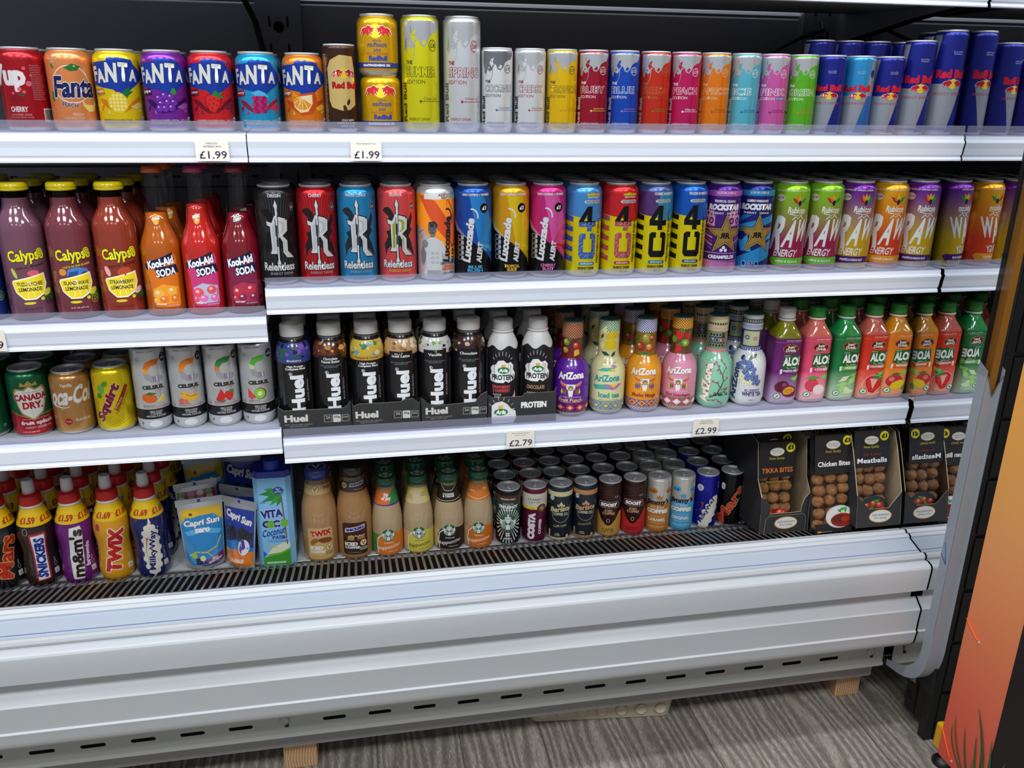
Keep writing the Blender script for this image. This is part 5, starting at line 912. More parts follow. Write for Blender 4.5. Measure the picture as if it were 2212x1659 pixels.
az.append((.563, 'orange mucho mango tea bottle with blue checked neck', 'e89a1c', NK(checks('eceaf0', '3a3a98', 164, 189, 2.4, 40)+R(-40, 117, 40, 164, '8a6a28')+appl(2, 153, 9, '8aa030', 'c8a838')+appl(14, 152, 7, 'a03828', 'c86838')+appl(-10, 134, 10, 'a03020', 'c85830')+appl(10, 133, 10, 'b04828', 'd8a040')+lf(0, 121, 9, 10)+lf(-16, 150, 8, 60)),
  checks('e8e8f0', '5a50a8', 2, 13, 3)+azband(('4a5ab0', 'e8a030', 'b83a2c', 'e0903c'), 14, 30)+aztext('eeeae2', 'a05a10', 88)+skull(4, 60, f=('3a7ab0', 'b83a2c', '6a5ab0'))+T('Cowboy Cocktail', 4, 47, 42, 3.6, 'f0c060')+T('Mucho Mango', 4, 38, 50, 10, '9c2430', b=.04)))
az.append((.638, 'pink kiwi strawberry tea bottle', 'dc90ac', NK(checks('e8cc3c', 'b02c2c', 168, 189, 2.6, 40)+R(-40, 117, 40, 168, '6a4a2c')+fruit_straw(-4, 156, .75)+fruit_straw(14, 154, .55)+C(-16, 146, 8, 9, '5a4a1c')+C(-15, 146, 6, 7, '7aa834')+C(8, 140, 10, 9, '6a4a2c')+C(8, 140, 8, 7.4, '8ab83c')+C(8, 140, 3, 3, 'dce0a0')+fruit_straw(-6, 128, .7)+C(-16, 130, 6, 8, '5a3c20')),
  checks('e8d88c', 'b0304c', 2, 11, 3)+azband(('c83c64', 'f0c0d0', 'f0f0ea', '5a8a50'))+aztext('f2eeea', 'a03c5c')+skull(0, 56)+T('Cowboy Cocktail', 0, 43, 42, 3.4, 'f0d8e0')+T('Kiwi Strawberry', 2, 34.5, 52, 9, 'a81c34', b=.04)))
fl_ = lambda z0, z1, bg, fr: NK(R(-40, z0, 40, z1, fr)+R(-17, z0+3, 17, z1-3, bg)+[q for k in range(14) for q in RING(-12+(k % 5)*6, z0+7+(k//5)*11, 3.6, 4.4, .9, 'b8c8a0')]+STAR(-8, (z0+z1)/2+2, 6.4, 3.6, 9, '3a5ab0')+C(-8, (z0+z1)/2+2, 2, 2, 'e8d890')+STAR(8, (z0+z1)/2, 5.4, 3, 9, 'c06a88')+C(8, (z0+z1)/2, 1.6, 1.6, 'e8d890'))
tw = LN([(-4, 26), (10, 34), (16, 46), (22, 60), (18, 74), (26, 90)], (2.6, 1), '33201c')+LN([(16, 46), (10, 56), (0, 60)], 1.2, '33201c')+LN([(18, 74), (10, 88), (4, 100)], 1.2, '33201c')+LN([(22, 60), (32, 66)], 1, '33201c')+LN([(10, 34), (24, 38), (32, 42)], 1.2, '33201c')+LN([(-10, 18), (10, 22), (24, 12)], 1, '33201c')+LN([(26, 90), (14, 104)], 1, '33201c')
for k, (a, b) in enumerate(((4, 100), (10, 92), (0, 96), (22, 96), (26, 88), (14, 78), (8, 84), (30, 66), (0, 60), (10, 58), (-8, 54), (26, 44), (32, 44), (-10, 38), (-14, 50), (20, 70), (-6, 84), (-14, 74), (4, 20), (14, 18), (22, 12), (16, 104), (-2, 30), (-16, 92))): tw += STAR(a, b, 3.6, 1.6, 5, 'c8588c', k*25)+C(a, b, .9, .9, '8a2450')
az.append((.7135, 'mint green tea bottle with pink blossom branches', '8cd0ac', fl_(124, 160, '2c3c3c', '8a8c5c')+NK(R(-40, 160, 40, 189, 'c8c090')+R(-40, 164, 40, 167, 'd8a0a0')+R(-40, 184, 40, 187, 'd8a888')+[q for k in range(9) for q in C(-20+k*5, 175, 1.8, 3, '3a3c34')]+R(-40, 117, 40, 123, 'd88a90')),
  T('AriZona', -14, 56, 84, 19, 'eef0e4', rot=86, b=.05, o='b8983c')+tw+T('Green Tea', 20, 33, 34, 8, '14241c', b=.03)+T('ORIGINAL', 20, 43, 20, 3, '7a6a3c')))
bb = C(-14, 104, 5, 5, '28286a')+lf(4, 104, 9, 60, '5a7a4c')+lf(14, 108, 9, 30, '4a7040')+lf(-6, 96, 8, 0, '3a5c34')
rnd = random.Random(5)
for k in range(46):
    t = rnd.random(); a, b = -10+t*24+rnd.uniform(-9, 12), 96-t*44+rnd.uniform(-6, 8); bb += C(a, b, 4.6, 4.4, '3a4a84')+C(a-.4, b+.4, 3.9, 3.7, '7488bc')+C(a-.6, b+.2, 1.3, 1.2, '3c4c80')
for a, b in ((-10, 66), (-4, 52), (6, 54), (-14, 58)): bb += STAR(a, b, 7, 3.6, 5, 'ece8c8')+C(a, b, 1.8, 1.8, 'b8b83c')
az.append((.788, 'white blueberry tea bottle with dark ornate neck', 'dcdedf', fl_(124, 160, 'c8cc9c', '2c3460')+NK(R(-40, 160, 40, 189, 'b8bcc0')+R(-40, 164, 40, 170, '9aa0c0')+R(-40, 173, 40, 182, '34343c')+[q for k in range(9) for q in RR(-21+k*5, 174.5, -18+k*5, 180.5, 1, '9a9a90')]+R(-40, 117, 40, 123, '3a4a98')+[q for k in range(9) for q in RR(-21+k*5, 118.5, -18+k*5, 121.5, 1, 'c8ccdc')]),
  T('AriZona', -26, 54, 80, 15, '2c3c8c', rot=86, b=.05, o='c8b060')+bb+T('BLUEBERRY', 14, 37, 32, 5.4, '3a4484', b=.02)+T('WHITE TEA', 14, 29, 42, 9, '34346c', b=.05)+T('500ml', 14, 16, 12, 3, '6a6c78')))
for a in az: azbottle(a[0], a[1], a[2], a[3], a[4])

# ---- square aloe drinks
def sqr(n=7.0):
    def f(a, z):
        k = min(1, max(0, (.168-z)/.022)) if z > .02 else .6+20*z
        q = (abs(math.cos(a))**n+abs(math.sin(a))**n)**(-1/n); return 1+(min(q, 1.22)-1)*k
    return f
SQ = sqr()
def aloe(x, label, bd, liq, cap, flav, fc, art, bot):
    e = place('aloe_drink_bottle', 'aloe drink', x, 1.490+.030, .7435, -.06, label); r = .0282
    pf = [(.024, .001), (.0268, .004), (.0282, .010), (r, .018), (r, .060), (.0276, .064), (.0276, .068), (r, .072), (r, .136), (.0280, .142), (.0262, .148), (.0215, .158), (.0172, .168), (.0150, .174), (.0145, .179)]
    lp = [p for p in pf if .004 <= p[1] <= .142]
    o = T('NATURALLY DIFFERENT', 8, 137.4, 32, 2.4, 'f0e8e0')+LN([(-28, 134), (28, 134)], .4, 'd8b060')+RING(2, 121, 15, 9.4, 1, 'c8a050')+C(2, 121, 14.4, 8.8, '6a1c14')+T('Just\nDrink', 3, 121, 20, 13, 'f0ece4', b=.04)+lf(10, 125, 4, 50, '8ab83c')
    o += P([(-12, 80), (-10, 108), (27, 108), (27, 80), (10, 76)], '1f5a28')+RING(12, 86, 16, 10, 1.4, '9ac88c', 14, 200, 330)+T('PREMIUM', -3, 106, 12, 2.4, 'c8e0c0')+T('ALOE', 8, 94, 36, 19, 'eceee8', b=.05)+T('DRINK', 12, 80.5, 10, 2.6, 'e0e8d8')+P([(-13, 68), (-13, 77), (27, 79), (27, 70)], fc)+P([(-14, 67), (-10, 68), (-10, 78), (-14, 77)], 'e8e8e0')+T(flav, 8, 74, 32 if len(flav) > 8 else 24, 4.4, 'f4f2ee', b=.03)+T('FLAVOUR WITH ALOE PULP', 8, 70.6, 20, 1.4, 'e8e0d8')
    o += P([(8, 58), (26, 66), (25, 60), (16, 52)], '7ac050')+art+C(-14, 20, 6.4, 6.4, '1c6a34')+C(-14, 20, 5.2, 5.2, 'd8e8d8')+lf(-14, 20, 4, 40, '1c6a34')+T('500ml', 18, 17, 8, 2, 'f0e8e0')+T('GLUTEN & LACTOSE FREE', 4, 9, 26, 2, 'd8b0b0')
    turned(e, 'bottle_body', pf, 'liquid', liq, (), r, rad=SQ, n=64)
    m = MB(); g = [(q+.0005, z) for q, z in lp]; g2 = []
    for i, p in enumerate(g):
        if i and p[1]-g[i-1][1] > .03: g2 += [(g[i-1][0], g[i-1][1]+(p[1]-g[i-1][1])*k/6) for k in range(1, 6)]
        g2.append(p)
    m.lathe(g2, 'print', lambda z, a: bd if z > .07 else mixc(bot, bd, z/.07), n=64, rad=SQ); wrap(m, o, g, r+.0005, 'print', sq=[], rad=SQ)
    side = []
    for yy in (112, 88, 52, 28): side += [(-24, yy)]
    m.build('printed_sleeve', e, sharp=35)
    turned(e, 'neck_ring', [(.0148, .174), (.0178, .1755), (.0178, .1775), (.0148, .179)], 'plastic', mixc(bd, 'ffffff', .5), cb=False)
    c = MB(); c.lathe([(.0166, .180), (.0168, .183), (.0162, .1985), (.0150, .2005), (.0001, .2007)], 'plastic', cap, n=72, rad=lambda a, z: 1+(.008*math.cos(36*a) if .182 < z < .197 else 0), cb=True); c.build('cap', e); return e
pa = C(-6, 40, 14, 13, '5a1c34')+C(-2, 44, 5, 4, '8a4a64')+C(8, 30, 15, 13, '7a1c3c', rot=-20)+C(7, 31, 11, 8, 'e0a030', rot=20)+[q for k in range(12) for q in C(1+(k % 4)*4, 27+(k//4)*3.4, 1.2, 1, '6a4a14', 7)]
ly = C(-6, 40, 13, 14, 'cc3850')+[q for k in range(20) for q in C(-14+(k % 5)*4, 32+(k//5)*5, 1.3, 1.3, 'e0707c', 7)]+C(8, 30, 11, 11, 'ecd8d4')+lf(-6, 56, 13, 4, '5a9a40')
og_ = [q for k, (a, b, r_) in enumerate(((-2, 50, 30), (-4, 38, 10), (4, 28, -20), (-6, 26, 40), (10, 22, 10), (14, 46, 60))) for q in lf(a, b, 13, r_, 'a8d880' if k % 2 else 'd0e8b0')]
st = fruit_straw(4, 36, 1.25)+P([(-4, 48), (4, 24), (12, 46)], 'f0b0a0')+RING(4, 34, 22, 22, .8, 'f0d8d0')
mg = C(-2, 40, 17, 14, 'c02c34')+C(-8, 44, 6, 5, 'e87a6c')+P([(-12, 24), (-6, 36), (10, 42), (20, 42), (16, 28), (4, 20)], 'e8c420')+lf(18, 26, 9, 70, '4a8a34')+lf(0, 55, 10, 0, '3a7a30')
aloe(.860, 'purple passion fruit aloe drink, the only one with a white cap', '6a1c6c', '7a7c10', 'd0cfc8', 'PASSION FRUIT', '5a1c6a', pa, 'c8b0d0')
aloe(.9265, 'pink lychee aloe drink with green cap', 'dc4870', 'd06a5c', '2a8a30', 'LYCHEE', 'd83c68', ly, 'f0c0c8')
aloe(.993, 'green original aloe drink', '14743c', '1c8a44', '2a8a30', 'ORIGINAL', '6ab04a', og_, 'c8e0c0')
aloe(1.0555, 'red strawberry aloe drink', 'd8301c', 'c06050', '2a8a30', 'STRAWBERRY', 'c03028', st, 'f0a890')
aloe(1.1105, 'orange mango aloe drink touching the mirror', 'e87a14', 'd08a1c', '2a8a30', 'MANGO', 'e05a1c', mg, 'f0a880')

# ------------------------------------------------------------------ bottom deck
YK, ZK = 1.578, .4157
def milk(x, label, sleeve, ops, price, rz=None):
    e = place('milk_drink_bottle', 'milk drink', x, YK+.034-.005, ZK, rz, label); r = .0335
    pf = [(.027, .0), (.0305, .003), (.0325, .010), (.0335, .020), (.0330, .030), (.0322, .034), (.0325, .038), (.0310, .050), (.0305, .060), (.0302, .070), (.0306, .080), (.0318, .090), (.0330, .098), (.0335, .106), (.0335, .114), (.0325, .124), (.0310, .132), (.0285, .142), (.0250, .152), (.0215, .160), (.0195, .166)]
    o = R(-110, 132, 110, 165, 'e8c010')
    for k in range(-2, 3): o += XF(T('£%s' % price, 0, 0, 34, 13, 'b83a14', b=.06, sh=.1), -16+k*44, 144)+T('RRP', 5+k*44, 147, 5, 2, 'b83a14')
    turned(e, 'sleeved_body', pf, 'gloss', sleeve, ops+o, r)
    turned(e, 'collar', [(.0178, .164), (.0202, .1655), (.0202, .168), (.0180, .170)], 'plastic', 'd8d4d0', cb=False)
    c = MB(); c.lathe([(.0190, .170), (.0198, .172), (.0194, .186), (.0180, .190), (.0112, .192)], 'plastic', 'cc1c1c', n=60, cb=True); c.build('cap', e)
    turned(e, 'sport_nozzle', [(.0112, .190), (.0110, .202), (.0100, .216), (.0088, .219), (.0055, .2195), (.005, .2185), (.0001, .2183)], 'plastic', 'cfc9c9'); return e
def pk(c='d8d8d8'): return RR(20, 22, 31, 33, 1, c)+T('No\nadded', 25.5, 27.5, 8, 6, '3a3a3c')+RING(25.5, 42, 3, 6, .5, c)+RING(25.5, 52, 1.6, 4, .5, c)
milk(-.702, 'black-sleeved milk drink cut by the left photo edge', '17141a', T('Mars', 4, 70, 90, 30, 'c02c1c', rot=78, b=.035, o='d8a850')+pk(), '1.59')
milk(-.635, 'dark brown milk drink with red, white and blue lettering panel', '2a1a16', P([(-14, 14), (-16, 116), (14, 118), (12, 16)], 'b82424')+P([(-11, 17), (-13, 112), (11, 114), (9, 19)], 'e8eaec')+T('SNICKERS', -1, 65, 86, 19, '1c3090', rot=88, b=.06, sh=.1)+pk()+RING(-22, 122, 5, 7, .6, 'c8c8c8'), '1.59')
milk(-.566, 'purple milk drink with white-edged brown brownie lettering', '6a1470', P([(-16, 12), (-18, 60), (-10, 124), (10, 126), (12, 112), (10, 60), (4, 12)], 'e8e6e2')+T("m&m's", -3, 68, 104, 24, '2a1a14', rot=86, b=.045)+T('brownie', 17, 62, 52, 10, 'e8dce8', rot=84, b=.05)+pk(), '1.59')
milk(-.497, 'golden yellow milk drink with tall red lettering', 'dc9c14', T('TWIX', -1, 68, 98, 30, 'c81c1c', rot=80, b=.08, o='f4ead8', ob=.05)+pk('f0e8d8')+RR(-34, 112, -25, 126, 3, 'b83050'), '1.69')
mwo = C(0, 64, 17, 56, 'dfdccc')
for k in range(16): a = 2*PI*k/16; mwo += C(16*math.cos(a), 64+52*math.sin(a), 5, 6, 'dfdccc')
mw2 = mwo+T('MilkyWay', 2, 62, 88, 16, '1c2070', rot=84, b=.035)+LN([(-8, 86), (-12, 60), (-8, 30)], (2, .4), 'b8442c')+STAR(-7, 88, 4, 1.6, 5, 'b8342c')+P([(-2, 122), (0, 136), (4, 122)], 'e0e0e4')+STAR(16, 110, 2, .8, 4, 'e0e8f8')+pk()
for a, b, c_ in ((-26, 128, 'c84a2c'), (28, 96, '3a8a9a'), (26, 60, 'c84a9a'), (-26, 60, '3a6ac8'), (24, 14, '3a9a9a')): mw2 += RING(a, b, 2.4, 2.4, .8, c_, 10)
milk(-.428, 'navy milk drink with a white comet shape and red cap', '16205c', mw2, '1.69')
# ---- foil pouches
def pouch(loc, rz, tilt, ops, foilc, label, w0=.070, w1=.082, h=.140):
    e = tag(empty('drink_pouch', loc, rz), label, 'drink pouch'); e.rotation_euler = (tilt, 0, rz)
    nu, nv = 16, 22; fr = []; bk = []
    def pt(u, v, s, l=0):
        w = (w0+(w1-w0)*v)/2; th = (.019*(1-v)**.8)*max(0, 1-abs(u)**2.6)*(1-.35*math.exp(-((v-.0)/.05)**2))+.0006
        wr = .0006*math.sin(9*u+14*v)*(1-v)
        zb = -.006*(1-u*u)*(1-v) if s < 0 else 0
        return (u*w, s*(th+wr+l), v*h+.006*(v < .0001)*0+.0065*(1-v)+zb*(1-v))
    m = MB()
    for s in (-1, 1):
        vs = [pt(-1+2*i/nu, j/nv, s) for j in range(nv+1) for i in range(nu+1)]
        fs = [(j*(nu+1)+i, j*(nu+1)+i+1, (j+1)*(nu+1)+i+1, (j+1)*(nu+1)+i) for j in range(nv) for i in range(nu)]
        if s > 0: fs = [f[::-1] for f in fs]
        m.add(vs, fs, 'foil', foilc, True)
    m.add([pt(-1+2*i/nu, 0, s) for s in (-1, 1) for i in range(nu+1)], [(i, nu+1+i, nu+2+i, i+1) for i in range(nu)], 'foil', foilc, True)
    flat(m, ops, lambda a, b, l: pt(max(-1, min(1, a/35)), b/100, -1, l), 'gloss', [k*4.4 for k in range(-8, 9)], [k*4.4 for k in range(24)])
    m.build('foil_body', e)
    m = MB(); m.add([(x, y, z) for y in (-.0012, .0012) for x, z in ((-w1/2-.002, h*.955), (w1/2+.002, h*.955), (w1/2+.002, h+.0075), (-w1/2-.002, h+.0075))], [(0, 1, 2, 3), (7, 6, 5, 4), (0, 4, 5, 1), (3, 2, 6, 7), (0, 3, 7, 4), (1, 5, 6, 2)], 'foil', 'b8bcc0'); m.box(-.004, .002, -.0014, -.0011, h-.001, h+.005, 'print', '2a3a90'); m.build('top_seal', e)
    return e
cz = P([(-33, 76), (-30, 90), (31, 92), (34, 74), (20, 66), (-16, 66)], 'd8b428')+P([(-33, 66), (-24, 78), (20, 80), (34, 68), (33, 14), (26, 6), (-24, 6), (-32, 14)], '2a86c4')+C(-16, 82, 10, 5, 'e0b020')+[q for k in range(12) for q in LN([(-16, 82), (-16+13*math.cos(k*.52), 82+6*math.sin(k*.52))], 1.4, 'e8c428')]+C(-16, 82, 3, 2, '6a3c14')
cz += P([(-30, 56), (0, 62), (32, 54), (28, 48), (0, 54), (-24, 50)], '58b4dc')+T('Capri Sun', 0, 68, 58, 12, 'f0efe8', b=.05, sh=.12, rot=2, o='1c3a90')+T('zero', 0, 57, 26, 7, 'f0f4f8', b=.07, o='1c3a90', sh=.12)
cz += LN([(30, 44), (22, 30), (4, 24), (-14, 26), (-26, 20)], 2, 'c8b83c')+LN([(4, 24), (14, 16)], 1.6, 'c8b83c')+C(-18, 20, 5, 4, '9ab83c')+[q for k in range(9) for q in C(-14+(k % 3)*4, 9+(k//3)*3, 2.2, 2, '1c142c', 9)]+C(-4, 16, 5, 4, 'd8dca0')+P([(-4, 4), (-2, 12), (33, 20), (33, 8), (24, 4)], '6a2468')+T('APPLE &\nBLACKCURRANT', 18, 12, 24, 7, 'ece4ec', b=.04, rot=8)+T('200 ml e', 22, 4, 12, 2.4, '2a3a80')
pouch((-.327, 1.603, ZK), math.radians(9), math.radians(-9), cz, 'b4b8bc', 'foil drink pouch with yellow flower and blue band, front of the pouches', w0=.074, w1=.088)
def orp(lettering=True): return P([(-33, 30), (-33, 90), (33, 92), (33, 30)], '1c3a9c')+T('Capri Sun', 0, 76, 58, 15, 'f0efe8', b=.05, sh=.1, rot=-10)+P([(-30, 60), (-6, 64), (0, 56), (8, 64), (32, 56), (28, 40), (12, 38), (0, 48), (-10, 40), (-28, 44)], '26262c')+P([(-33, 36), (0, 44), (33, 32), (33, 24), (-33, 24)], '2a7ac4')+P([(-33, 4), (-33, 26), (0, 30), (33, 26), (33, 4)], 'e07a20')+C(16, 34, 11, 12, 'e8e4ec')+P([(10, 44), (16, 46), (20, 34), (12, 24), (8, 30)], '4a3c98')+C(-22, 20, 8, 8, 'f0b040')+C(-22, 20, 6.4, 6.4, 'e88a20')+T('ORANGE', 2, 13, 34, 6, 'f4ece0', b=.04)+T('200 ml e', 16, 4, 12, 2.4, 'e8e8f0')
pouch((-.257, 1.592, ZK), math.radians(-34), math.radians(-6), orp(), 'b4b8bc', 'orange flavour foil pouch turned sideways beside the coconut water carton')
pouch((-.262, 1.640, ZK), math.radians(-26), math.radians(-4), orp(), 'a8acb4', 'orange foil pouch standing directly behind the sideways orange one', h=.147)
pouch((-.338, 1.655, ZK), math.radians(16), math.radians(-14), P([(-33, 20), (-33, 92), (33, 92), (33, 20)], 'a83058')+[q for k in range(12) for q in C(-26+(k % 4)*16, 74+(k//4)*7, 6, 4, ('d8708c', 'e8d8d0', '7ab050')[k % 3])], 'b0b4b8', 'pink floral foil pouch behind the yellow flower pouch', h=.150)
pouch((-.335, 1.735, ZK), math.radians(14), math.radians(-8), cz, '9a9ea4', 'zero sugar foil pouch in the shade behind the pink floral one', h=.180)  # foil grey darkened: the shade at the back is put into its colour
pouch((-.262, 1.745, ZK), math.radians(-10), math.radians(-4), orp(), '9a9ea4', 'orange foil pouch in the shade at the back left of the carton', h=.180)  # same darker foil grey, shade of the back row painted in
# ---- coconut water carton
e = tag(empty('juice_carton', (-.181, YK+.036, ZK), -.02), 'light blue coconut water carton with palm tree and blue cap', 'carton')
m = MB(); W_, D_, H_ = .037, .035, .200; c8 = .010
oc = [(-W_+c8, -D_), (W_-c8, -D_), (W_, -D_+c8), (W_, D_-c8), (W_-c8, D_), (-W_+c8, D_), (-W_, D_-c8), (-W_, -D_+c8)]
m.add([(x*.98, y*.98, 0) for x, y in oc]+[(x, y, .004) for x, y in oc]+[(x, y, H_) for x, y in oc], [tuple(range(8))[::-1]]+[(i, (i+1) % 8, 8+(i+1) % 8, 8+i) for i in range(8)]+[(8+i, 8+(i+1) % 8, 16+(i+1) % 8, 16+i) for i in range(8)], 'print', '86c4ee')
lw = W_-c8
vo = P([(-27, 3), (-27, 22), (-8, 26), (10, 32), (27, 42), (27, 3)], '3f9a30')+P([(-20, 28), (-8, 44), (14, 54), (27, 54), (27, 40), (8, 30), (-10, 26)], 'e4e6c8')+P([(-20, 28), (-10, 30), (8, 32), (27, 42), (27, 38), (10, 28), (-14, 24)], '6ab83c')+LN([(22, 50), (20, 100), (17, 162)], 2.4, '8a4a34')
for a, s_ in ((200, 1), (172, 1.05), (150, .9), (225, .8), (250, .7), (20, .45), (60, .5), (110, .6)): ca, sa = math.cos(math.radians(a)), math.sin(math.radians(a)); vo += P([(17, 160), (17+22*s_*ca+3*sa, 160+22*s_*sa-3*ca+6), (17+42*s_*ca, 160+36*s_*sa), (17+20*s_*ca-4*sa, 160+20*s_*sa+3*ca)], '2f8a3c' if a % 3 else '3fa048')
vo = [([(max(-27, min(27, p[0])), p[1]) for p in v], f, c) for v, f, c in vo]
vo += T('VITA', -4, 121, 44, 19, '1c2c80', b=.06, o='eef2f6', rot=4)+T('C C', -7, 98, 36, 17, '1c2c80', b=.08, o='eef2f6')+C(-8, 97, 8, 8.6, '7ab83c')+C(19, 99, 8, 8.6, '7ab83c')+RING(-8, 99, 8, 6, 1, '3f8a30', 14, 10, 170)+RING(19, 101, 8, 6, 1, '3f8a30', 14, 10, 170)+T('Coconut', -3, 80, 46, 16, '1c3a90', b=.02, sh=.3, rot=10)+T('WATER', 6, 67, 28, 7.4, '1c3a90', b=.05)+T('THE ORIGINAL', 2, 58, 38, 3, '1c3a90')+LN([(-16, 62), (22, 63)], .4, '1c3a90')
vo += C(12, 172, 10, 8, '1c4aa8')+T('PERFECT\nFOR\nSMOOTHIES', 12, 172, 13, 9, 'e8eef8', b=.02)+LN([(-16, 48), (-4, 44)], 2, 'c8cc5c')+LN([(-10, 52), (2, 43)], 2, 'c8cc5c')+T('LOW IN\nCALORIES', -20, 147, 12, 5, '2a4a98')+RR(-22, 7, 16, 11, .5, 'd8e8d8')+T('NOT FROM CONCENTRATE', -3, 9, 34, 2.2, '2f7a30')+P([(-27, 22), (-20, 30), (-27, 38)], '2a6ac0')
for k in range(14): vo += C(random.uniform(-24, 24), random.uniform(60, 190), .9, 1.3, 'c8e4f4', 8)
flat(m, vo, lambda a, b, l: (a/1000, -D_-l, b/1000), 'print')
ro = R(-24, 3, 24, 40, '3f9a30')+P([(-24, 40), (24, 40), (24, 54), (-24, 46)], 'e4e6c8')+fine(0, 150, 34, 30, '2a5a98', 3)
flat(m, ro, lambda a, b, l: (W_+l, a/1000, b/1000), 'print'); m.build('carton_body', e)
m = MB(); m.add([(x, y, H_) for x, y in oc]+[(x*.93, y*.9, H_+.012) for x, y in oc], [(i, (i+1) % 8, 8+(i+1) % 8, 8+i) for i in range(8)]+[tuple(range(8, 16))], 'gloss', '1a2ca0'); m.build('carton_top', e)
m = MB(); m.lathe([(.0175, H_+.010), (.0178, H_+.013), (.0160, H_+.015), (.0162, H_+.029), (.0150, H_+.0305), (.0001, H_+.0307)], 'plastic', '1c3cb0', n=60, rad=lambda a, z: 1+(.012*math.cos(30*a) if z > H_+.014 and z < H_+.0302 else 0)); o = m.build('cap', e); o.location = (0, -.006, 0)
# ---- glass coffee bottles
def coffee(x, label, liq, r, h, capc, captop, neckc, neck, lab, shape, y=None):
    e = place('coffee_bottle', 'coffee bottle', x, (y or YK+r), ZK, None, label); s = h
    if shape == 'v': pf = [(r*.9, 0), (r*.98, .003), (r, .010), (r, h*.44), (r*.99, h*.52), (r*.93, h*.62), (r*.82, h*.70), (r*.73, h*.76), (r*.70, h*.80), (r*.70, h*.86), (r*.62, h*.88), (r*.60, h*.90)]
    else: pf = [(r*.88, 0), (r*.97, .003), (r, .009), (r, h*.40), (r*.98, h*.48), (r*.90, h*.58), (r*.80, h*.66), (r*.70, h*.74), (r*.63, h*.82), (r*.60, h*.86), (r*.60, h*.90)]
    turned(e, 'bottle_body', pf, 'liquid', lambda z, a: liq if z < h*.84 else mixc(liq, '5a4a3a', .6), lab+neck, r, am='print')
    turned(e, 'bottle_glass', [(q+.0008, z) for q, z in pf if z > h*.78], 'glass', cb=False)
    rc = r*.66; m = MB(); m.lathe([(rc*.97, h*.89), (rc*1.03, h*.895), (rc*1.02, h*.96), (rc*.98, h*.975), (rc*.93, h*.998), (rc*.86, h), (rc*.84, h*.997), (.0001, h*.997)], 'gloss', capc, n=48)
    flat(m, captop, lambda a, b, l: (a/1000, b/1000, h*.997+l), 'print'); m.build('cap', e); return e
vt = RING(0, 0, 16, 16, 1, 'e8e8ec')+RING(0, 0, 13, 13, .5, 'e8e8ec')+P([(-7, 7), (-4, 7), (0, -3), (4, 7), (7, 7), (1, -8), (-1, -8)], 'e8e8ec')
def V(x, y, s=1, rim='1c1c1c', bgc='e8d8a0'): return XF(C(0, 0, 8, 8, rim)+C(0, 0, 7.2, 7.2, bgc)+P([(-4.4, 4), (-2.4, 4), (0, -2), (2.4, 4), (4.4, 4), (.6, -5), (-.6, -5)], 'a8341c'), x, y, s)
tl = RR(-28, 8, 26, 80, 7, 'cfae6c')+T('TWIX', 0, 68, 44, 14, 'c02420', b=.07, o='f0e4d0', rot=6)+C(-14, 49, 10, 6, 'a0642c', rot=40)+C(9, 51, 15, 6.4, '8a4c20', rot=-6)+LN([(-8, 46), (-14, 44)], 2, 'e8c890')+[q for k in range(4) for q in LN([(0+k*6, 57), (3+k*6, 48)], 1, '5a2c10')]+T('ICED', -10, 34, 28, 9, 'f2ece0', b=.07)+T('COFFEE', -8, 25, 32, 6.4, 'f2ece0', b=.05)+V(17, 34)+T('VICTOR\nALLENS', 16, 21, 18, 7, '7a5c30', b=.03)+T('13.7 FL OZ (405mL)', -6, 13, 26, 2.4, '8a6c3c')
cb_ = [(a, b) for a, b in ((0, 0),)]
def NV(ops, k): return [([(a*k, b) for a, b in v], f, c) for v, f, c in ops]
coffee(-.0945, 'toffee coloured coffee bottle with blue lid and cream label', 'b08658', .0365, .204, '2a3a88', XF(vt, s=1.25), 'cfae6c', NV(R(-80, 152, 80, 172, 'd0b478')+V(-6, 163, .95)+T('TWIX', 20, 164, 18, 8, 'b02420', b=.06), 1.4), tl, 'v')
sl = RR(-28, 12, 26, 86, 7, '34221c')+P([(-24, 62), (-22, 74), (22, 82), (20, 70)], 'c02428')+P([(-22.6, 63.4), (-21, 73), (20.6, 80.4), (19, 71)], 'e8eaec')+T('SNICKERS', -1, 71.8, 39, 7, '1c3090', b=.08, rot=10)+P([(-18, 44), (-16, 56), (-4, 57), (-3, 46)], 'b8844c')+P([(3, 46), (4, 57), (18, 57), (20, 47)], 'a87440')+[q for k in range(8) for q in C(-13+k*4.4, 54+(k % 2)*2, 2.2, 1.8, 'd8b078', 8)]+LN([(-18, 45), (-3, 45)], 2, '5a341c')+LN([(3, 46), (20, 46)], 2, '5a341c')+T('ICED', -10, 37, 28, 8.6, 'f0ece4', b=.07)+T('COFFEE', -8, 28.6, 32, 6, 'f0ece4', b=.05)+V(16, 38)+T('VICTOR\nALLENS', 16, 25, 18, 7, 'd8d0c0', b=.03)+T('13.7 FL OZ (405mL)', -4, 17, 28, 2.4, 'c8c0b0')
coffee(-.0225, 'toffee coloured coffee bottle with dark lid and brown label', 'a87c4c', .0365, .205, '2c2822', [], '34221c', NV(R(-80, 152, 80, 176, '4a3630')+V(-20, 166, .9)+P([(-8, 163), (-6, 171), (26, 174), (24, 165)], 'e8e8ec')+T('SNICKERS', 9, 168.4, 28, 5, '3a2c90', b=.08, rot=5)+T('Artificially Flavored', 10, 157, 20, 3, 'c8b8a8'), 1.4), sl, 'v')
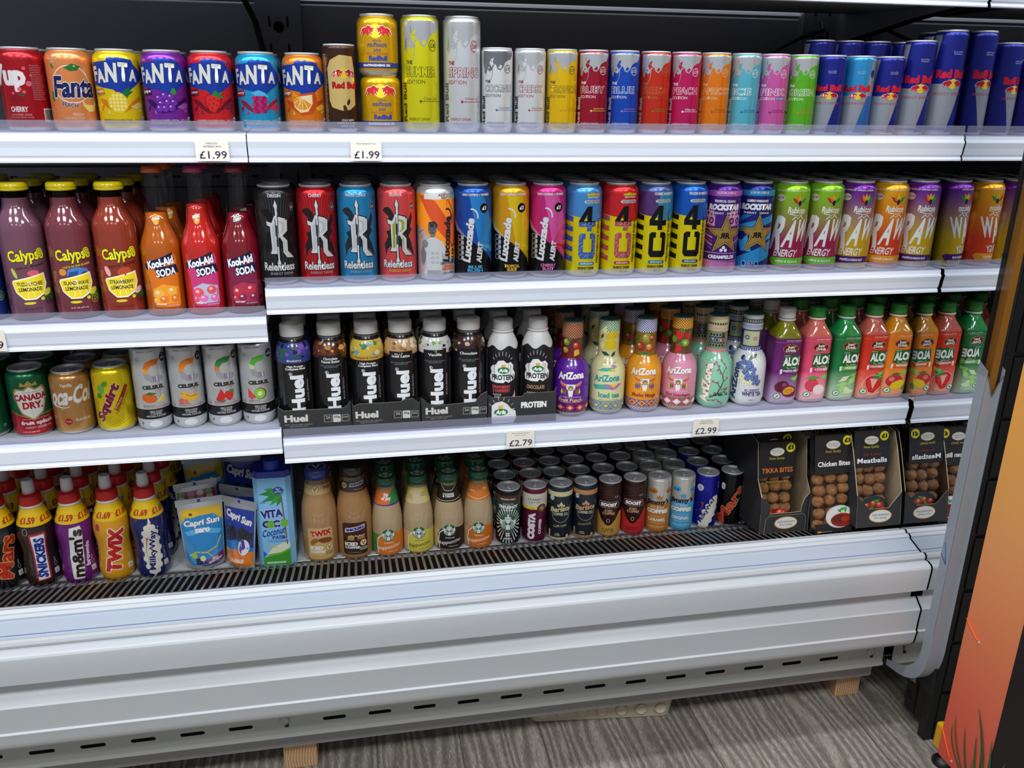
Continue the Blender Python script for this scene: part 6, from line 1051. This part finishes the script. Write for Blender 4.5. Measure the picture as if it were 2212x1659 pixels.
def siren(x, y, s=1, g='1f6a44', w='ececea'):
    o = C(0, 0, 15, 15, g, 28)
    for k in (-1, 1):
        o += [q for j in range(4) for q in LN([(k*(3+j*2), 8-j*1.5), (k*(6+j*2.2), 0), (k*(4.6+j*2), -6), (k*(7+j*1.8), -12+j*1.4)], .9, w)]+P([(k*9, 3), (k*13.4, 6), (k*14, -2), (k*10, -5)], w)
    o += P([(-3.6, 6), (3.6, 6), (3.4, 1), (0, -3), (-3.4, 1)], w)+P([(-5, 7), (-4.6, 11), (-2, 9), (0, 13), (2, 9), (4.6, 11), (5, 7)], w)+STAR(0, 13.6, 2.4, 1, 5, w)+P([(-3, -4), (3, -4), (4, -13), (-4, -13)], w)+C(-1.4, 3, .5, .4, g, 6)+C(1.4, 3, .5, .4, g, 6)+LN([(-1.2, 0), (1.2, 0)], .5, g)
    return XF(o, x, y, s)
def frapp(x, label, c, c2, tc, neck, lc='eceae4'):
    b = P([(-80, 6), (80, 6), (80, 54), (26, 55), (10, 58), (-10, 54), (-26, 52), (-80, 52)], c)+P([(-80, 6), (-30, 6), (-24, 20), (-26, 40), (-18, 52), (-80, 52)], c2)+LN([(-22, 8), (-24, 24), (-22, 42), (-10, 54)], 2.4, lc)
    b += siren(1, 51, .92)+T('STARBUCKS', 2, 33, 20, 2.2, tc, b=.03)+T('frappuccino', 2, 22, 50, 11, tc, b=.01, sh=.3, rot=8)+T('COFFEE DRINK', 10, 12.6, 22, 2, tc)
    return coffee(x, label, 'bba27c', .0322, .176, '1f5a3c', siren(0, 0, 1.0, '1f5a3c', 'c8d0cc'), c, NV(neck, 1.35), b, 'f')
frapp(.0450, 'small coffee bottle with orange, purple and green festive label', 'e07c28', '3f8a3c', 'f2ece4', R(-80, 118, 80, 150, 'e0742c')+P([(6, 118), (4, 136), (16, 150), (80, 150), (80, 118)], '2f8a48')+P([(-80, 116), (80, 116), (80, 122), (20, 120), (-20, 118), (-80, 122)], '5a3090')+T('Sip\nof Joy', -1, 135, 22, 18, 'f4f0ea', b=.05))
frapp(.1105, 'small coffee bottle with pale yellow vanilla label', 'd8cc50', 'cdb98a', '3a2c1c', R(-80, 116, 80, 150, 'dccf70')+P([(-14, 116), (-20, 136), (0, 146), (16, 136), (12, 116)], 'd2bf92')+T('CLASSIC\nVANILLA', 14, 136, 15, 10, '6a5a30')+T('SIC\nILLA', -16, 130, 9, 8, '6a5a30'))
frapp(.1760, 'small coffee bottle with black cookies and cream label', '241a18', 'cdb18a', 'f0ece4', R(-80, 114, 80, 150, '1c1614')+LN([(-20, 150), (-8, 139), (8, 139), (20, 150)], 1.2, 'e8d4a0')+LN([(-40, 118), (-12, 117), (12, 118), (40, 122)], 1, 'e8d4a0')+T('COOKIES\n& CREAM', 0, 129, 26, 9, 'f0ece4', b=.04))
frapp(.2400, 'small coffee bottle with orange caramel label', 'd8701c', 'd8a878', 'f4ece0', R(-80, 114, 80, 150, 'd87a2c')+P([(-12, 150), (-14, 134), (12, 134), (10, 150)], 'b86a30')+LN([(-40, 124), (0, 117), (40, 124)], 1.6, 'f0c89a')+T('CARAMEL', -14, 134, 14, 3.4, 'f4e8d8')+T('CARA', 16, 138, 12, 4, 'f4e8d8'))
# ---- slim coffee cans
def kc(x, label, bd, ops, name='coffee_can', **k): return slim(x, label, bd, ops, h=.1335, y=YK+.0268, z=ZK, name=name, am='print', **k)
sb = R(-84, 106, 84, 121, '4a2c20')+T('ESPRESSO+MILK', 0, 113, 34, 3.4, 'e8e0d4', b=.02)+R(-84, 62, 84, 106, '1c3c34')
for k in range(28): a = 2*PI*k/28+.1; sb += P([(0+10*math.cos(a), 55+10*math.sin(a)), (30*math.cos(a-.045), 55+(48 if math.sin(a) < 0 else 40)*math.sin(a-.045)), (30*math.cos(a+.045), 55+(48 if math.sin(a) < 0 else 40)*math.sin(a+.045))], 'd8d8d4')
sb += siren(0, 58, 1.3)+T('STARBUCKS', 0, 102, 24, 2.6, 'e8e8e4')+T('TRIPLESHOT', 0, 95, 44, 8, 'eeeeea', b=.06)+T('ESPRESSO', 0, 87, 22, 3, 'e8e8e4', b=.03)+R(-9, 14, 9, 34, '1a2a26')+T('3X', 0, 29, 10, 8, 'eeeeea', b=.05)+T('ESPRESSO', 0, 19, 17, 3.4, 'eeeeea', b=.02)
kc(.305, 'dark espresso can with round green emblem and silver rays', '1a1c1c', sb)
kc(.3635, 'maroon and cream latte can with vertical white lettering', '6a1c3c', R(-84, 90, 84, 121, 'cfc8b4')+R(-84, 84, 84, 90, 'e0c828')+T('£1', -4, 87, 4, 3.4, '3a3a2c')+T('CLASSIC', 0, 108, 30, 4, '4a3c38', b=.03)+T('LATTE', 0, 101, 24, 4.6, '4a3c38')+T('COSTA', -6, 44, 64, 17, 'e6e0e2', rot=88, b=.1)+T('COFFEE', 13, 42, 36, 6.4, 'e6e0e2', rot=88, b=.05)+C(17, 86, 11, 10, '3a2418')+C(17, 86, 8.6, 7.8, '4a2c1c')+RING(17, 86, 7, 6.4, .8, 'c8a060')+C(17, 86, 4, 4, 'c8a060'))
def bari(rim, flav, tc='d8c494'): return R(-84, 110, 84, 121, rim)+R(-84, 4, 84, 11, rim)+C(-18, 105, 5.4, 5.4, 'dcdcdc')+T('£1.35', -18, 105, 7, 4, '2a2a2c', b=.03)+RING(3, 68, 20, 20, .9, tc, 26, 150, 390)+P([(3, 98), (8, 90), (3, 86), (-2, 90)], tc)+P([(-5, 92), (0, 88), (0, 84), (-5, 86)], tc)+P([(11, 92), (6, 88), (6, 84), (11, 86)], tc)+T('Barista', 2, 80, 46, 12, tc, b=.04, rot=6, sh=.2, o='2c3640')+T('COFFEE CO.', 3, 68, 34, 7, 'c8c4b4', b=.04)+T(flav, 2, 40, 30, 6, tc, sh=.3, rot=6)+T('1% MILK\n1% COFFEE', -4, 18, 13, 7, 'b8b8ac', b=.02)+RR(-26, 12, -21, 28, 1.6, tc)+C(19, 14, 3, 4, tc, rot=-20)
kc(.4205, 'slate blue latte can with cream rims and script lettering', '2c3640', bari('d4cc98', 'Caffè Latte'))
kc(.4770, 'slate blue latte can with tan rims, caramel script', '2c3640', bari('c0885c', 'Caramel Latte', 'c8a078'))
def boost(c, flav, tc):
    o = P([(-84, 62), (-26, 62), (-16, 44), (-6, 32), (0, 30), (6, 32), (16, 44), (26, 62), (84, 62), (84, 4), (-84, 4)], c)
    for k in range(9): o += LN([(-26, 56-k*6), (-14, 36-k*5), (-6, 26-k*4)], .8, mixc(c, '3a1c10', .4))+LN([(26, 56-k*6), (14, 36-k*5), (6, 26-k*4)], .8, mixc(c, '3a1c10', .4))
    for k in range(7): o += LN([(-40+j*8, 88+k*5+2*math.sin(j*1.1+k)) for j in range(11)], .4, '6a4a44')
    return o+RR(-24, 73, 24, 88, 5, 'c8a080')+RR(-23, 74, 23, 87, 4.6, '2c1814')+T('BOOST', 0, 80.5, 37, 9, 'eeece8', b=.09, sh=.12)+T('ICED\nCOFFEE', 0, 63, 28, 13, 'd8a47c', b=.03)+RING(0, 42, 4, 5, 1.4, 'c8986c')+T(flav, 0, 18, 26, 10, tc, b=.02)+T('£1.19', 17, 100, 9, 4, 'd0a0a0', b=.03)
kc(.533, 'dark brown and gold iced coffee can', '3c201c', boost('c89848', 'CAFFE\nLATTE', '3a2010')); kc(.590, 'dark brown and red iced coffee can', '3c201c', boost('c8282c', 'DOUBLE\nESPRESSO', '5a1014'))
def jim(c, flav): return R(-84, 4, 84, 74, c)+C(-12, 104, 10, 7, c)+T('£1.39', -14, 103, 14, 5, '1c1c1c', b=.05)+C(26, 104, 8, 7, c)+T('£1.39', 26, 103, 12, 5, '1c1c1c', b=.05)+P([(-2, 84), (-4, 94), (0, 90), (3, 96), (6, 90), (10, 94), (9, 84)], c)+T("Jimmy's", 0, 76, 56, 16, '17171a', b=.05, sh=.25, rot=4)+T('ICED', 0, 65, 30, 6, 'ece8e0', b=.0)+T('COFFEE', 0, 55, 52, 11, 'f0ece4', b=.09, o='3a2c20')+T(flav, 0, 34, 42, 8, 'f0ece4', b=.03)+LN([(-16, 42), (20, 42)], .5, 'f0ece4')+LN([(-16, 26), (20, 26)], .5, 'f0ece4')+T('COFFEE & MILK DRINK', 0, 17, 38, 3, 'e8e0d4')
kc(.6475, 'cream and caramel iced coffee can with orange crown', 'd4d0c4', jim('c07828', 'CARAMEL')); kc(.7040, 'cream and sky blue iced coffee can with blue crown', 'd4d0c4', jim('4aa8d8', 'ORIGINAL'))
mwc = XF([(v, f, c) for v, f, c in mwo], 0, -14, .80, -22, (0, 30))+T('MilkyWay', 5, 48, 66, 12, '1c2070', rot=66, b=.035)+LN([(-4, 66), (-8, 46), (0, 26)], (2, .4), 'b8342c')+STAR(-6, 66, 4, 1.6, 5, 'b8342c')+C(-14, 102, 8, 8, 'd8dce8')+T('NO\nADDED\nSUGAR', -14, 102, 10, 9, '1c2070', b=.02)
for k in range(22): mwc += C(random.uniform(-38, 38), random.uniform(20, 120), .6, .6, 'c8c8f0', 6)
kc(.7615, 'bright navy milk drink can with a white comet shape, beside the black can', '1c22a0', mwc, 'milk_drink_can')
kc(.8200, 'black milk drink can with slanted red lettering by the card box', '141214', T('Mars', 2, 58, 100, 24, 'c03424', rot=62, b=.025, o='d8b070', ob=.02, sh=.1)+RR(-22, 92, -12, 108, 4, 'd0d4dc')+T('NO\nADDED', -17, 100, 7, 7, '2a2a30')+T('Milk Drink', 20, 64, 26, 3.6, 'c8c0b8', rot=62), 'milk_drink_can')

# ---- deli trays
def lump(mb, c, r, seed, col='9c6a3c'):
    rnd = random.Random(seed); vs = []; fs = []; cs = []; nu, nv = 12, 8
    ph = [rnd.uniform(0, 6.28) for _ in range(6)]
    for j in range(nv+1):
        t = PI*j/nv
        for i in range(nu):
            a = 2*PI*i/nu; d = r*(1+.06*math.sin(3*a+ph[0])*math.sin(t)+.05*math.sin(5*t+ph[1]+2*a)+rnd.uniform(-.025, .025)*math.sin(t))
            vs.append((c[0]+d*math.sin(t)*math.cos(a), c[1]+d*math.sin(t)*math.sin(a), c[2]+d*.95*math.cos(t)))
    for j in range(nv):
        for i in range(nu):
            fs.append((j*nu+i, (j+1)*nu+i, (j+1)*nu+(i+1) % nu, j*nu+(i+1) % nu)); cs.append(mixc(col, ('6a3c1c', 'c89460')[rnd.random() < .5], rnd.uniform(0, .45)))
    mb.add(vs, fs, M['crumb'], cs, True)
M['crumb'] = mat('fried_crumb', rough=.6, bump=(500, .8)); M['sauce'] = mat('glossy_sauce', rough=.25, coat=.4)
def deli(loc, rx, rz, name, sub, subc, namec, label, dish, w=.088, h=.196, group=None):
    """flat film-topped tray: black board header, clear window over golden balls, printed dish"""
    e = tag(empty('snack_pack', loc), label, 'snack pack'); e.rotation_euler = (rx, 0, rz); W = w*1000; H = h*1000
    m = MB(); m.box(-w/2, w/2, .016, .0175, 0, h, 'matte', '1d1d1f'); m.build('tray', e)
    m = MB(); m.box(-w/2, w/2, -.0008, 0, h*.60, h, 'print', '1d1d1f'); m.box(-w/2+.002, w/2-.002, 0, .016, h*.72, h*.72+.002, 'print', '1d1d1f')
    o = C(-2, H-22, 17, 9.4, 'c8a040')+C(-2, H-22, 16, 8.6, 'd8d8d4')+T('delicatessen', -2, H-19.6, 26, 4, '4a4a4c')+T('fine eating', -2, H-25, 20, 4, '4a4a4c', sh=.25)+C(W/2-14, H-14, 10.5, 10.5, 'd8d020')+T('£1', W/2-14, H-14, 13, 10, '17171a', b=.08)+T('Finest Quality', -2, H-37, 36, 7, 'c8b83c', sh=.15)
    if sub: o += T(sub, 0, H-53, 40, 6, subc)
    o += T(name, 0, H-66 if sub else H-63, W-14, 11, namec, b=.02)
    flat(m, o, lambda a, b, l: (a/1000, -.0008-l, b/1000), 'print'); m.build('header_card', e)
    k = 0
    for j in range(5):
        for i in range(3):
            rr_ = .0140; x = (i-1)*(w-.030)/2+(.003 if j % 2 else -.002); z = .016+j*.0252+random.uniform(-.002, .002)
            m = MB(); lump(m, (0, 0, 0), rr_, hash((name, j, i)) % 1000 if 0 else 31*j+7*i+len(name)); o = m.build('fried_ball', e); o.location = (max(-w/2+.0150, min(w/2-.0150, x)), .0145, z); k += 1
    m = MB(); f = lambda a, b, l: (a/1000, -.0010-l, b/1000)
    flat(m, dish, f, 'print'); m.build('printed_label', e)
    m = MB(); m.add([(-w/2, -.0009, 0), (w/2, -.0009, 0), (w/2, -.0009, h*.60), (-w/2, -.0009, h*.60)], [(0, 1, 2, 3)], 'film')
    for X in (-w/2, w/2): m.add([(X, -.0009, 0), (X, .0175, 0), (X, .0175, h*.6), (X, -.0009, h*.6)], [(0, 1, 2, 3)], 'film')
    m.box(-w/2, w/2, -.0009, .0175, 0, .001, 'film'); m.build('clear_window', e)
    return e
def meat(x, y, r_, c='8a1c14'): return C(x, y, r_, r_*.9, c, 14)+C(x-r_*.2, y+r_*.2, r_*.6, r_*.5, mixc(c, 'e06a4c', .5), 10)+C(x-r_*.3, y+r_*.35, r_*.22, r_*.16, 'f0c0a8', 8)
d1 = C(2, 26, 30, 20, '7a1410')+meat(-14, 32, 13, 'a01c14')+meat(12, 34, 14, 'b02418')+meat(0, 18, 13, '8c1810')+meat(24, 22, 10, '9a2014')+[q for k in range(16) for q in C(-20+(k*17) % 46, 14+(k*11) % 30, 1, .8, ('8ab840', 'e8d8b0')[k % 2], 6)]
d2 = R(-44, 0, 44, 20, '1d1d1f')+C(14, 34, 33, 25, 'c4c6c4', 30)+C(14, 34, 30, 22, 'd2d0cc', 30)+C(20, 26, 27, 15, '8a1c10', 24)+C(14, 28, 16, 9, '5a2414')+C(28, 28, 10, 6, 'a83018')+lf(20, 50, 9, 20, '3a9a34')+lf(28, 48, 9, 80, '4aa83c')+lf(14, 46, 7, 140, '3a8a30')+R(-38, 6, -29, 8.4, '1a1a1a')+R(-38, 3.6, -29, 6, 'c02020')+R(-38, 1.2, -29, 3.6, 'e0b020')+T('Ready to eat, hot or cold', -16, 2.6, 22, 2.4, 'd8d8d8')
d2 = [([(max(-44, min(44, a)), b) for a, b in v], f, c) for v, f, c in d2]
d3 = C(6, 32, 32, 24, '223034', 24)+meat(-10, 34, 9, '8a2420')+meat(6, 38, 10, '8c2a24')+meat(20, 34, 10, '96302a')+meat(-2, 22, 10, '7a1c1a')+meat(14, 20, 9, '8a2420')+meat(28, 24, 8, '8a2420')+lf(12, 44, 9, 20, '2f8a30')+lf(0, 30, 8, 70, '2f8a30')+lf(16, 18, 8, 10, '3a9a38')
def dbox(x0, x1, yf, z, tilt, label, style):
    """shelf-ready carton: low front, side walls stepping up to the back, kraft inside"""
    e = tag(empty('shelf_ready_box', ((x0+x1)/2, yf, z)), label, 'card box'); e.rotation_euler = (tilt, 0, 0); W = x1-x0; D = .20; t = .0016
    prof = [(0, 0), (0, .086 if style == 1 else .072), (.022, .118 if style == 1 else .165), (.034, .200), (.075, .212), (D, .212), (D, 0)]
    for s_, X in ((-1, -W/2), (1, W/2-t)):
        m = MB(); n = len(prof); vs = [(X, a, b) for a, b in prof]+[(X+t, a, b) for a, b in prof]
        m.add(vs, [tuple(range(n))], 'matte', '242425' if s_ < 0 else 'a08c6c'); m.add(vs, [tuple(range(n, 2*n))[::-1]], 'matte', 'a08c6c' if s_ < 0 else '242425'); m.add(vs, [(i, n+i, n+(i+1) % n, (i+1) % n) for i in range(n)], 'matte', 'c8b898'); m.build('side_wall', e)
    m = MB()
    if style == 1: fp = [(-W/2, 0), (W/2, 0), (W/2, .090), (W/2-.012, .078), (W/2-.018, .062), (W/2-.020, .046), (-W/2+.022, .046), (-W/2+.022, .066), (-W/2+.010, .082), (-W/2, .086)]
    else: fp = [(-W/2, 0), (W/2, 0), (W/2, .074), (W/2-.030, .040), (-W/2+.030, .040), (-W/2, .072)]
    n = len(fp); bm_ = P([(a*1000, b*1000) for a, b in fp], '2a2a2b'); flat(m, bm_, lambda a, b, l: (a/1000, 0, b/1000), 'matte'); flat(m, P([(-a*1000, b*1000) for a, b in fp], 'a08c6c'), lambda a, b, l: (-a/1000, t, b/1000), 'matte')
    m.add([(a, 0, b) for a, b in fp]+[(a, t, b) for a, b in fp], [(i, (i+1) % n, n+(i+1) % n, n+i) for i in range(n)], 'matte', 'c8b898')
    o = C(4, 23, 27, 14.5, 'd89c40')+C(4, 23, 25.4, 13, 'd8d6d0')+T('delicatessen', 4, 26.4, 40, 6, '3a3a3c')+T('fine eating', 4, 18.6, 30, 6, '3a3a3c', sh=.3)
    if style == 1: o = LN([(-46, 2), (-44, 34), (-36, 41), (44, 41), (50, 34), (50, 2)], .7, 'a89c80')+o
    flat(m, o, lambda a, b, l: (a/1000, -l, b/1000), 'matte'); m.build('front_panel', e)
    m = MB(); m.box(-W/2, W/2, D-t, D, 0, .212, 'matte', 'a08c6c'); m.box(-W/2, W/2, 0, D, 0, t, 'matte', '8a7658'); m.build('box_back', e)
    return e
dbox(.838, .953, 1.488, .4450, math.radians(-4.5), 'black card box of tikka bites beside the black slim can', 1)
dbox(1.030, 1.1365, 1.432, .4735, math.radians(-10), 'black card box of meatballs against the mirror', 2)
dbox(.956, 1.028, 1.550, .4320, math.radians(-4), 'partly hidden black card box behind the chicken bites pack', 1)
deli((.882, 1.501, .4490), math.radians(-9), 0, 'TIKKA BITES', None, '', 'd87a2c', 'tikka bites pack standing in the left card box', d1+T('Flavoured Chicken Bites', 0, 108, 50, 4, 'c8b83c'), w=.086)
deli((.888, 1.535, .4490), math.radians(-7), 0, 'TIKKA BITES', None, '', 'd87a2c', 'tikka bites pack behind the front one in the left card box', [], w=.086, h=.204)
deli((.992, 1.452, .4570), math.radians(-13), .02, 'Chicken Bites', None, '', 'f0f0f0', 'chicken bites pack leaning outside the boxes, dish of red sauce printed', d2, w=.090, h=.214)
deli((.992, 1.580, .4380), math.radians(-7), 0, 'Chicken Bites', None, '', 'f0f0f0', 'chicken bites pack standing behind the leaning one', [], w=.064, h=.208)
deli((1.075, 1.447, .4790), math.radians(-13), 0, 'Meatballs', 'Hot & Spicy', 'a02c24', 'f0f0f0', 'hot and spicy meatballs pack in the box by the mirror', d3, w=.084, h=.200)
deli((1.075, 1.485, .4780), math.radians(-11), 0, 'Meatballs', 'Hot & Spicy', 'a02c24', 'f0f0f0', 'meatballs pack behind the front one by the mirror', [], w=.084, h=.206)

# ------------------------------------------------------------------ rows standing behind the front ones
fronts = [o for o in list(COL.objects) if o.parent is None and o.type == 'EMPTY' and o.get('category') in ('soda can', 'energy drink can', 'coffee can', 'milk drink can', 'lemonade bottle', 'soda bottle', 'shake bottle', 'iced tea bottle', 'aloe drink', 'milk drink', 'coffee bottle')]
ORD = {1: 'second row', 2: 'third row', 3: 'fourth row'}
def short(s):
    for k in (' touching', ' beside', ' left of', ' right of', ', first', ', left', ', right', ', second', ' cut by', ' half cut', ' by the', ' next to', ', the only', ', top row', ' standing'):
        i = s.find(k)
        if i > 0: s = s[:i]
    w_ = s.replace(',', '').split()[:12]
    while w_[-1] in ('and', 'with', 'a', 'of', 'the', 'on', 'its'): w_.pop()
    return ' '.join(w_)
KEY = {}
BASE = {o.name: o['label'] for o in fronts}
for o in fronts:
    x, y, z = o.location; c = o['category']; n = 0; pitch = .0675
    if c == 'soda can': n = 1 if z > 1.2 else 2
    elif c == 'energy drink can':
        if z > 1.2: n = 1 if x > .86 else 0; pitch = .0555
        elif z > 1: n = 2 if x > 0 else 1
        else: n = 1; pitch = .0595
    elif c in ('coffee can', 'milk drink can'): n = 3 if z < 1 else 0; pitch = .0585
    elif c in ('lemonade bottle', 'soda bottle'): n = 2; pitch = .069
    elif c == 'shake bottle': n = 2; pitch = .0655
    elif c == 'iced tea bottle': n = 2; pitch = .072
    elif c == 'aloe drink': n = 2; pitch = .068
    elif c == 'milk drink': n = 3; pitch = .068
    elif c == 'coffee bottle': n = 2 if x < 0 else 2; pitch = .075 if x < 0 else .066
    for k in range(1, n+1):
        src = o
        dx = 0
        if c == 'energy drink can' and z > 1.2: src = next(q for q in fronts if q['label'].startswith('taller blue')) if x < 1.03 else o; dx = .004
        if y+k*pitch > 1.90: continue
        lb = '%s, %s' % (short(BASE[o.name]), ORD[k])
        if c == 'energy drink can' and z > 1.2: lb = 'taller blue energy can %s' % {0: 'directly behind the dark blue slim can next to the green one', 1: 'directly behind the light blue slim can', 2: 'directly behind the dark blue slim can right of the light blue one', 3: 'in the shade behind the taller front can', 4: 'in the back corner by the mirror'}[min(4, int((x-.86)/.058))]
        if 'green to magenta' in lb or 'purple to yellow' in lb: lb = '%s half-litre can, %s, %s' % (' '.join(o['label'].split()[:3]), ORD[k], {0: 'next to the navy cans', 1: 'next to the purple ones', 2: 'left of the orange ones', 4: 'by the mirror'}[round((x-.827)/.0694)])
        lb = ' '.join(lb.split()[:16])
        if k == 1 and 'edge' not in o['label'] and len(o['label'].split()) < 14 and 'row' not in o['label']: o['label'] += ', front row'
        d = dup(src, (x+dx+random.uniform(-.002, .002), y+k*pitch, z), o.rotation_euler[2]+random.uniform(-.5, .5) if c not in ('aloe drink',) else o.rotation_euler[2], lb)
